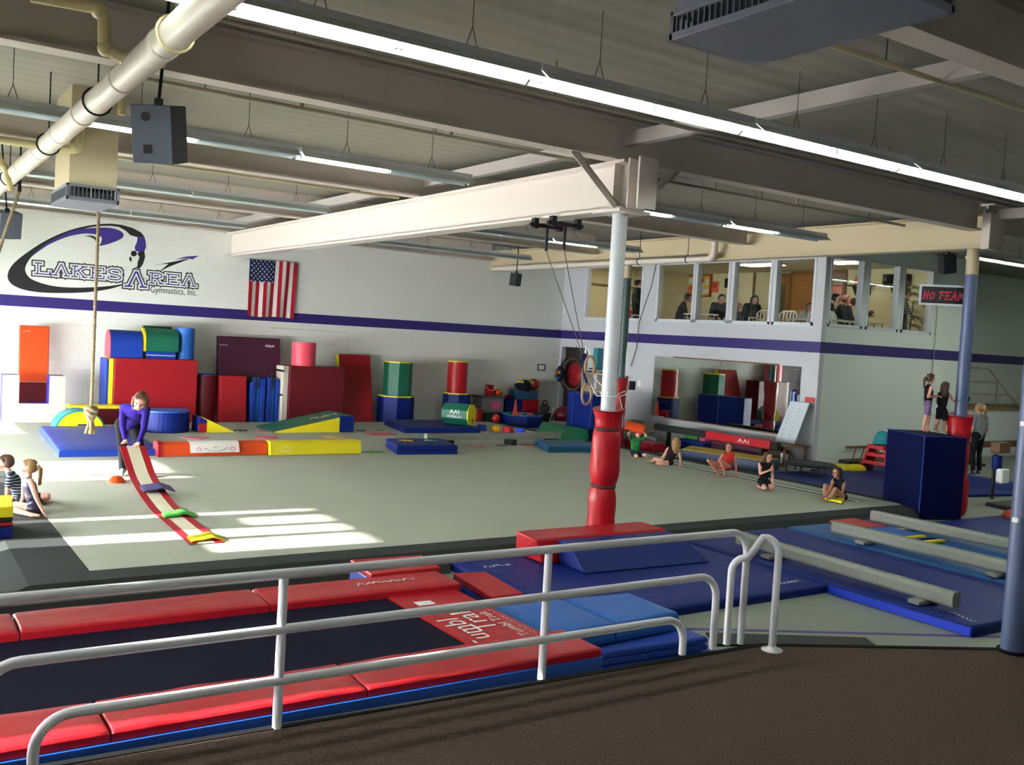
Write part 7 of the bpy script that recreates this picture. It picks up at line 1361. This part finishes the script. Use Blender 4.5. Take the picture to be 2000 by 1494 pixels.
def sit_pose(x, y, z, yaw, H, lean=0.12, nod=0.0, seat=0.44):
    R = np.array(Matrix.Rotation(yaw, 3, 'Z')); k = H/1.7; L = lambda a, b, c: np.array([x, y, z])+R @ np.array([a*k, b*k, c if c < 0.3 else seat+(c-0.44)*k])
    J = dict(head=L(0, -lean-0.08*(1+nod), 1.17-0.05*nod), neck=L(0, -lean*0.9, 1.03), chest=L(0, -lean*0.6, 0.85), pelvis=L(0, 0, 0.55), sL=L(0.18, -lean*0.8, 0.97), sR=L(-0.18, -lean*0.8, 0.97), eL=L(0.25, -lean-0.05, 0.70), eR=L(-0.25, -lean-0.05, 0.70), wL=L(0.12, -lean-0.24, 0.64), wR=L(-0.12, -lean-0.24, 0.64), hL=L(0.09, -0.02, 0.52), hR=L(-0.09, -0.02, 0.52), kL=L(0.12, -0.42, 0.53), kR=L(-0.12, -0.42, 0.53), aL=L(0.12, -0.40, 0.09), aR=L(-0.12, -0.40, 0.09), tL=L(0.13, -0.56, 0.03), tR=L(-0.13, -0.56, 0.03))
    return J, R @ np.array([0, -1, -0.45*nod])
# coach behind the padded blue column
p = Pz(1904, 934, 0.0); J, fd = stand_pose(p[0], p[1], 0.066, math.radians(170), 1.6)
person('adult in grey top and black trousers standing behind the padded blue column', J, 1.66, 1.0, 'fair', cloth('grey_tee', '#7d858a'), C_blk, C_shoe, 'blond', 'pony', face=fd, sleeves='short', voxel=0.012, tfat=1.08)
# spectators in the viewing room
def at(px_, py_, X=None, Y=None):
    p = Px(px_, py_, X) if X else Py(px_, py_, Y); return p
VS = [ # label, pixel of head, plane, yaw, hair, style, top, bottom, H, nod, skin
 ('man in dark sweater with flushed face seated at the first large window', 1345, 582, 19.0, None, 0.9, 'dark', 'short', '#22242e', '#2a4650', 1.74, 0.3, 'rosy'),
 ('man in black shirt looking down at his lap at the second large window', 1410, 584, 18.9, None, -0.6, 'dark', 'short', '#131519', '#9a8a6a', 1.76, 1.0, 'fair'),
 ('person in dark purple seated behind the long haired woman', 1443, 600, 19.6, None, -0.9, 'brown', 'short', '#33203a', '#1a1a20', 1.55, 0.4, 'fair'),
 ('woman with long dark hair in black looking down at her hands', 1474, 586, 18.9, None, -0.5, 'dark', 'long', '#101116', '#2a2a24', 1.66, 1.0, 'fair'),
 ('girl with long brown hair and pale top by the wood door', 1581, 600, 19.3, None, -0.8, 'brown', 'long', '#b8ac96', '#5a5a60', 1.5, 0.4, 'fair'),
 ('man with dark hair and glasses in black jacket by the corner window', 1634, 583, None, 15.5, 0.5, 'dark', 'short', '#14161c', '#1c1e24', 1.76, 0.4, 'fair'),
 ('man with reddish hair in black jacket beside the man with glasses', 1653, 586, None, 16.05, 0.7, 'auburn', 'short', '#15171e', '#1c1e24', 1.72, 0.3, 'rosy'),
 ('man leaning forward with white collar and teal trousers', 1669, 592, None, 16.6, 0.9, 'dark', 'short', '#1b2530', '#1c5a66', 1.68, 0.9, 'fair'),
 ('child with dark hair in white shirt sitting at the folding table', 1702, 614, None, 15.15, 0.7, 'dark', 'short', '#c2c4b4', '#3a4450', 1.3, 0.5, 'fair')]
for lab, hx, hy, X, Y, yaw, hair, sty, tc_, bc_, H, nod, skn in VS:
    hp_ = at(hx, hy, X, Y); J, fd = sit_pose(0, 0, VZ, yaw, H, nod=nod); sft = hp_-J['head']; seat = 0.44+max(-0.2, min(0.5, sft[2]))
    J, fd = sit_pose(0, 0, VZ, yaw, H, nod=nod, seat=seat); sft = hp_-J['head']; J = {n: v+np.array([sft[0], sft[1], 0]) for n, v in J.items()}
    pl_ = J['pelvis']; nm = lab.split()[0]
    person(lab, J, H, 1.03, skn, cloth('spectator_'+tc_, tc_), cloth('spectator_'+bc_, bc_), C_blk, hair, sty, face=fd, voxel=0.013, tfat=1.22)
    s_ = thing('stool', 'seat under the '+' '.join(lab.split()[:10]), 'chair', (pl_[0], pl_[1], VZ)); z_ = VZ+seat-0.03
    build('seat', MB().cyl((pl_[0], pl_[1], z_-0.04), (pl_[0], pl_[1], z_), 0.19, n=20), M_chw, s_)
    for q in range(4): a_ = q*1.571+0.785; build('leg', MB().cyl((pl_[0]+0.15*math.cos(a_), pl_[1]+0.15*math.sin(a_), VZ), (pl_[0]+0.12*math.cos(a_), pl_[1]+0.12*math.sin(a_), z_-0.04), 0.016, n=8), M_cond, s_)
hp_ = Py(1772, 572, 14.85); J, fd = stand_pose(0, 0, VZ, 0.6, 1.62, lean=0.05, armR=((-0.27, -0.12, 1.12), (-0.34, -0.28, 0.90)), armL=((0.36, 0.06, 1.14), (0.2, 0.0, 0.98))); sft = hp_-J['head']; J = {n: v+np.array([sft[0], sft[1], 0]) for n, v in J.items()}
person('woman in striped grey sweater standing with one hand on the folding table', J, 1.62, 1.03, 'tan', stripes('striped_sweater', '#23262e', '#7a7c80', 5.0), cloth('dark_jeans', '#1c2c36'), C_blk, 'dark', 'short', face=fd, voxel=0.012, tfat=1.15)
hp_ = Px(1247, 553, 18.75); J, fd = stand_pose(0, 0, VZ, 1.2, 1.72); sft = hp_-J['head']; J = {n: v+np.array([sft[0], sft[1], 0]) for n, v in J.items()}
person('person in dark jacket standing at the far left window', J, 1.72, 1.0, 'fair', cloth('dark_jacket', '#15181e'), C_blk, C_blk, 'dark', 'short', face=fd, voxel=0.013, tfat=1.25)
hp_ = Px(1230, 600, 19.0); J, fd = sit_pose(0, 0, VZ, -0.4, 1.0, nod=0.2); sft = hp_-J['head']; seat = 0.44+sft[2]; J, fd = sit_pose(0, 0, VZ, -0.4, 1.0, nod=0.2, seat=seat); J = {n: v+np.array([sft[0], sft[1], 0]) for n, v in J.items()}
person('toddler in red top seated low at the far left window', J, 1.0, 1.25, 'rosy', cloth('red_toddler_top', '#b02a30'), C_nav, C_blk, 'brown', 'short', face=fd, voxel=0.012)
pl_ = J['pelvis']; s_ = thing('stool', 'seat under the toddler in red top', 'chair', (pl_[0], pl_[1], VZ)); build('seat', MB().box(pl_[0]-0.18, pl_[0]+0.18, pl_[1]-0.18, pl_[1]+0.18, VZ, VZ+seat-0.12), M_chw, s_, 0.02)
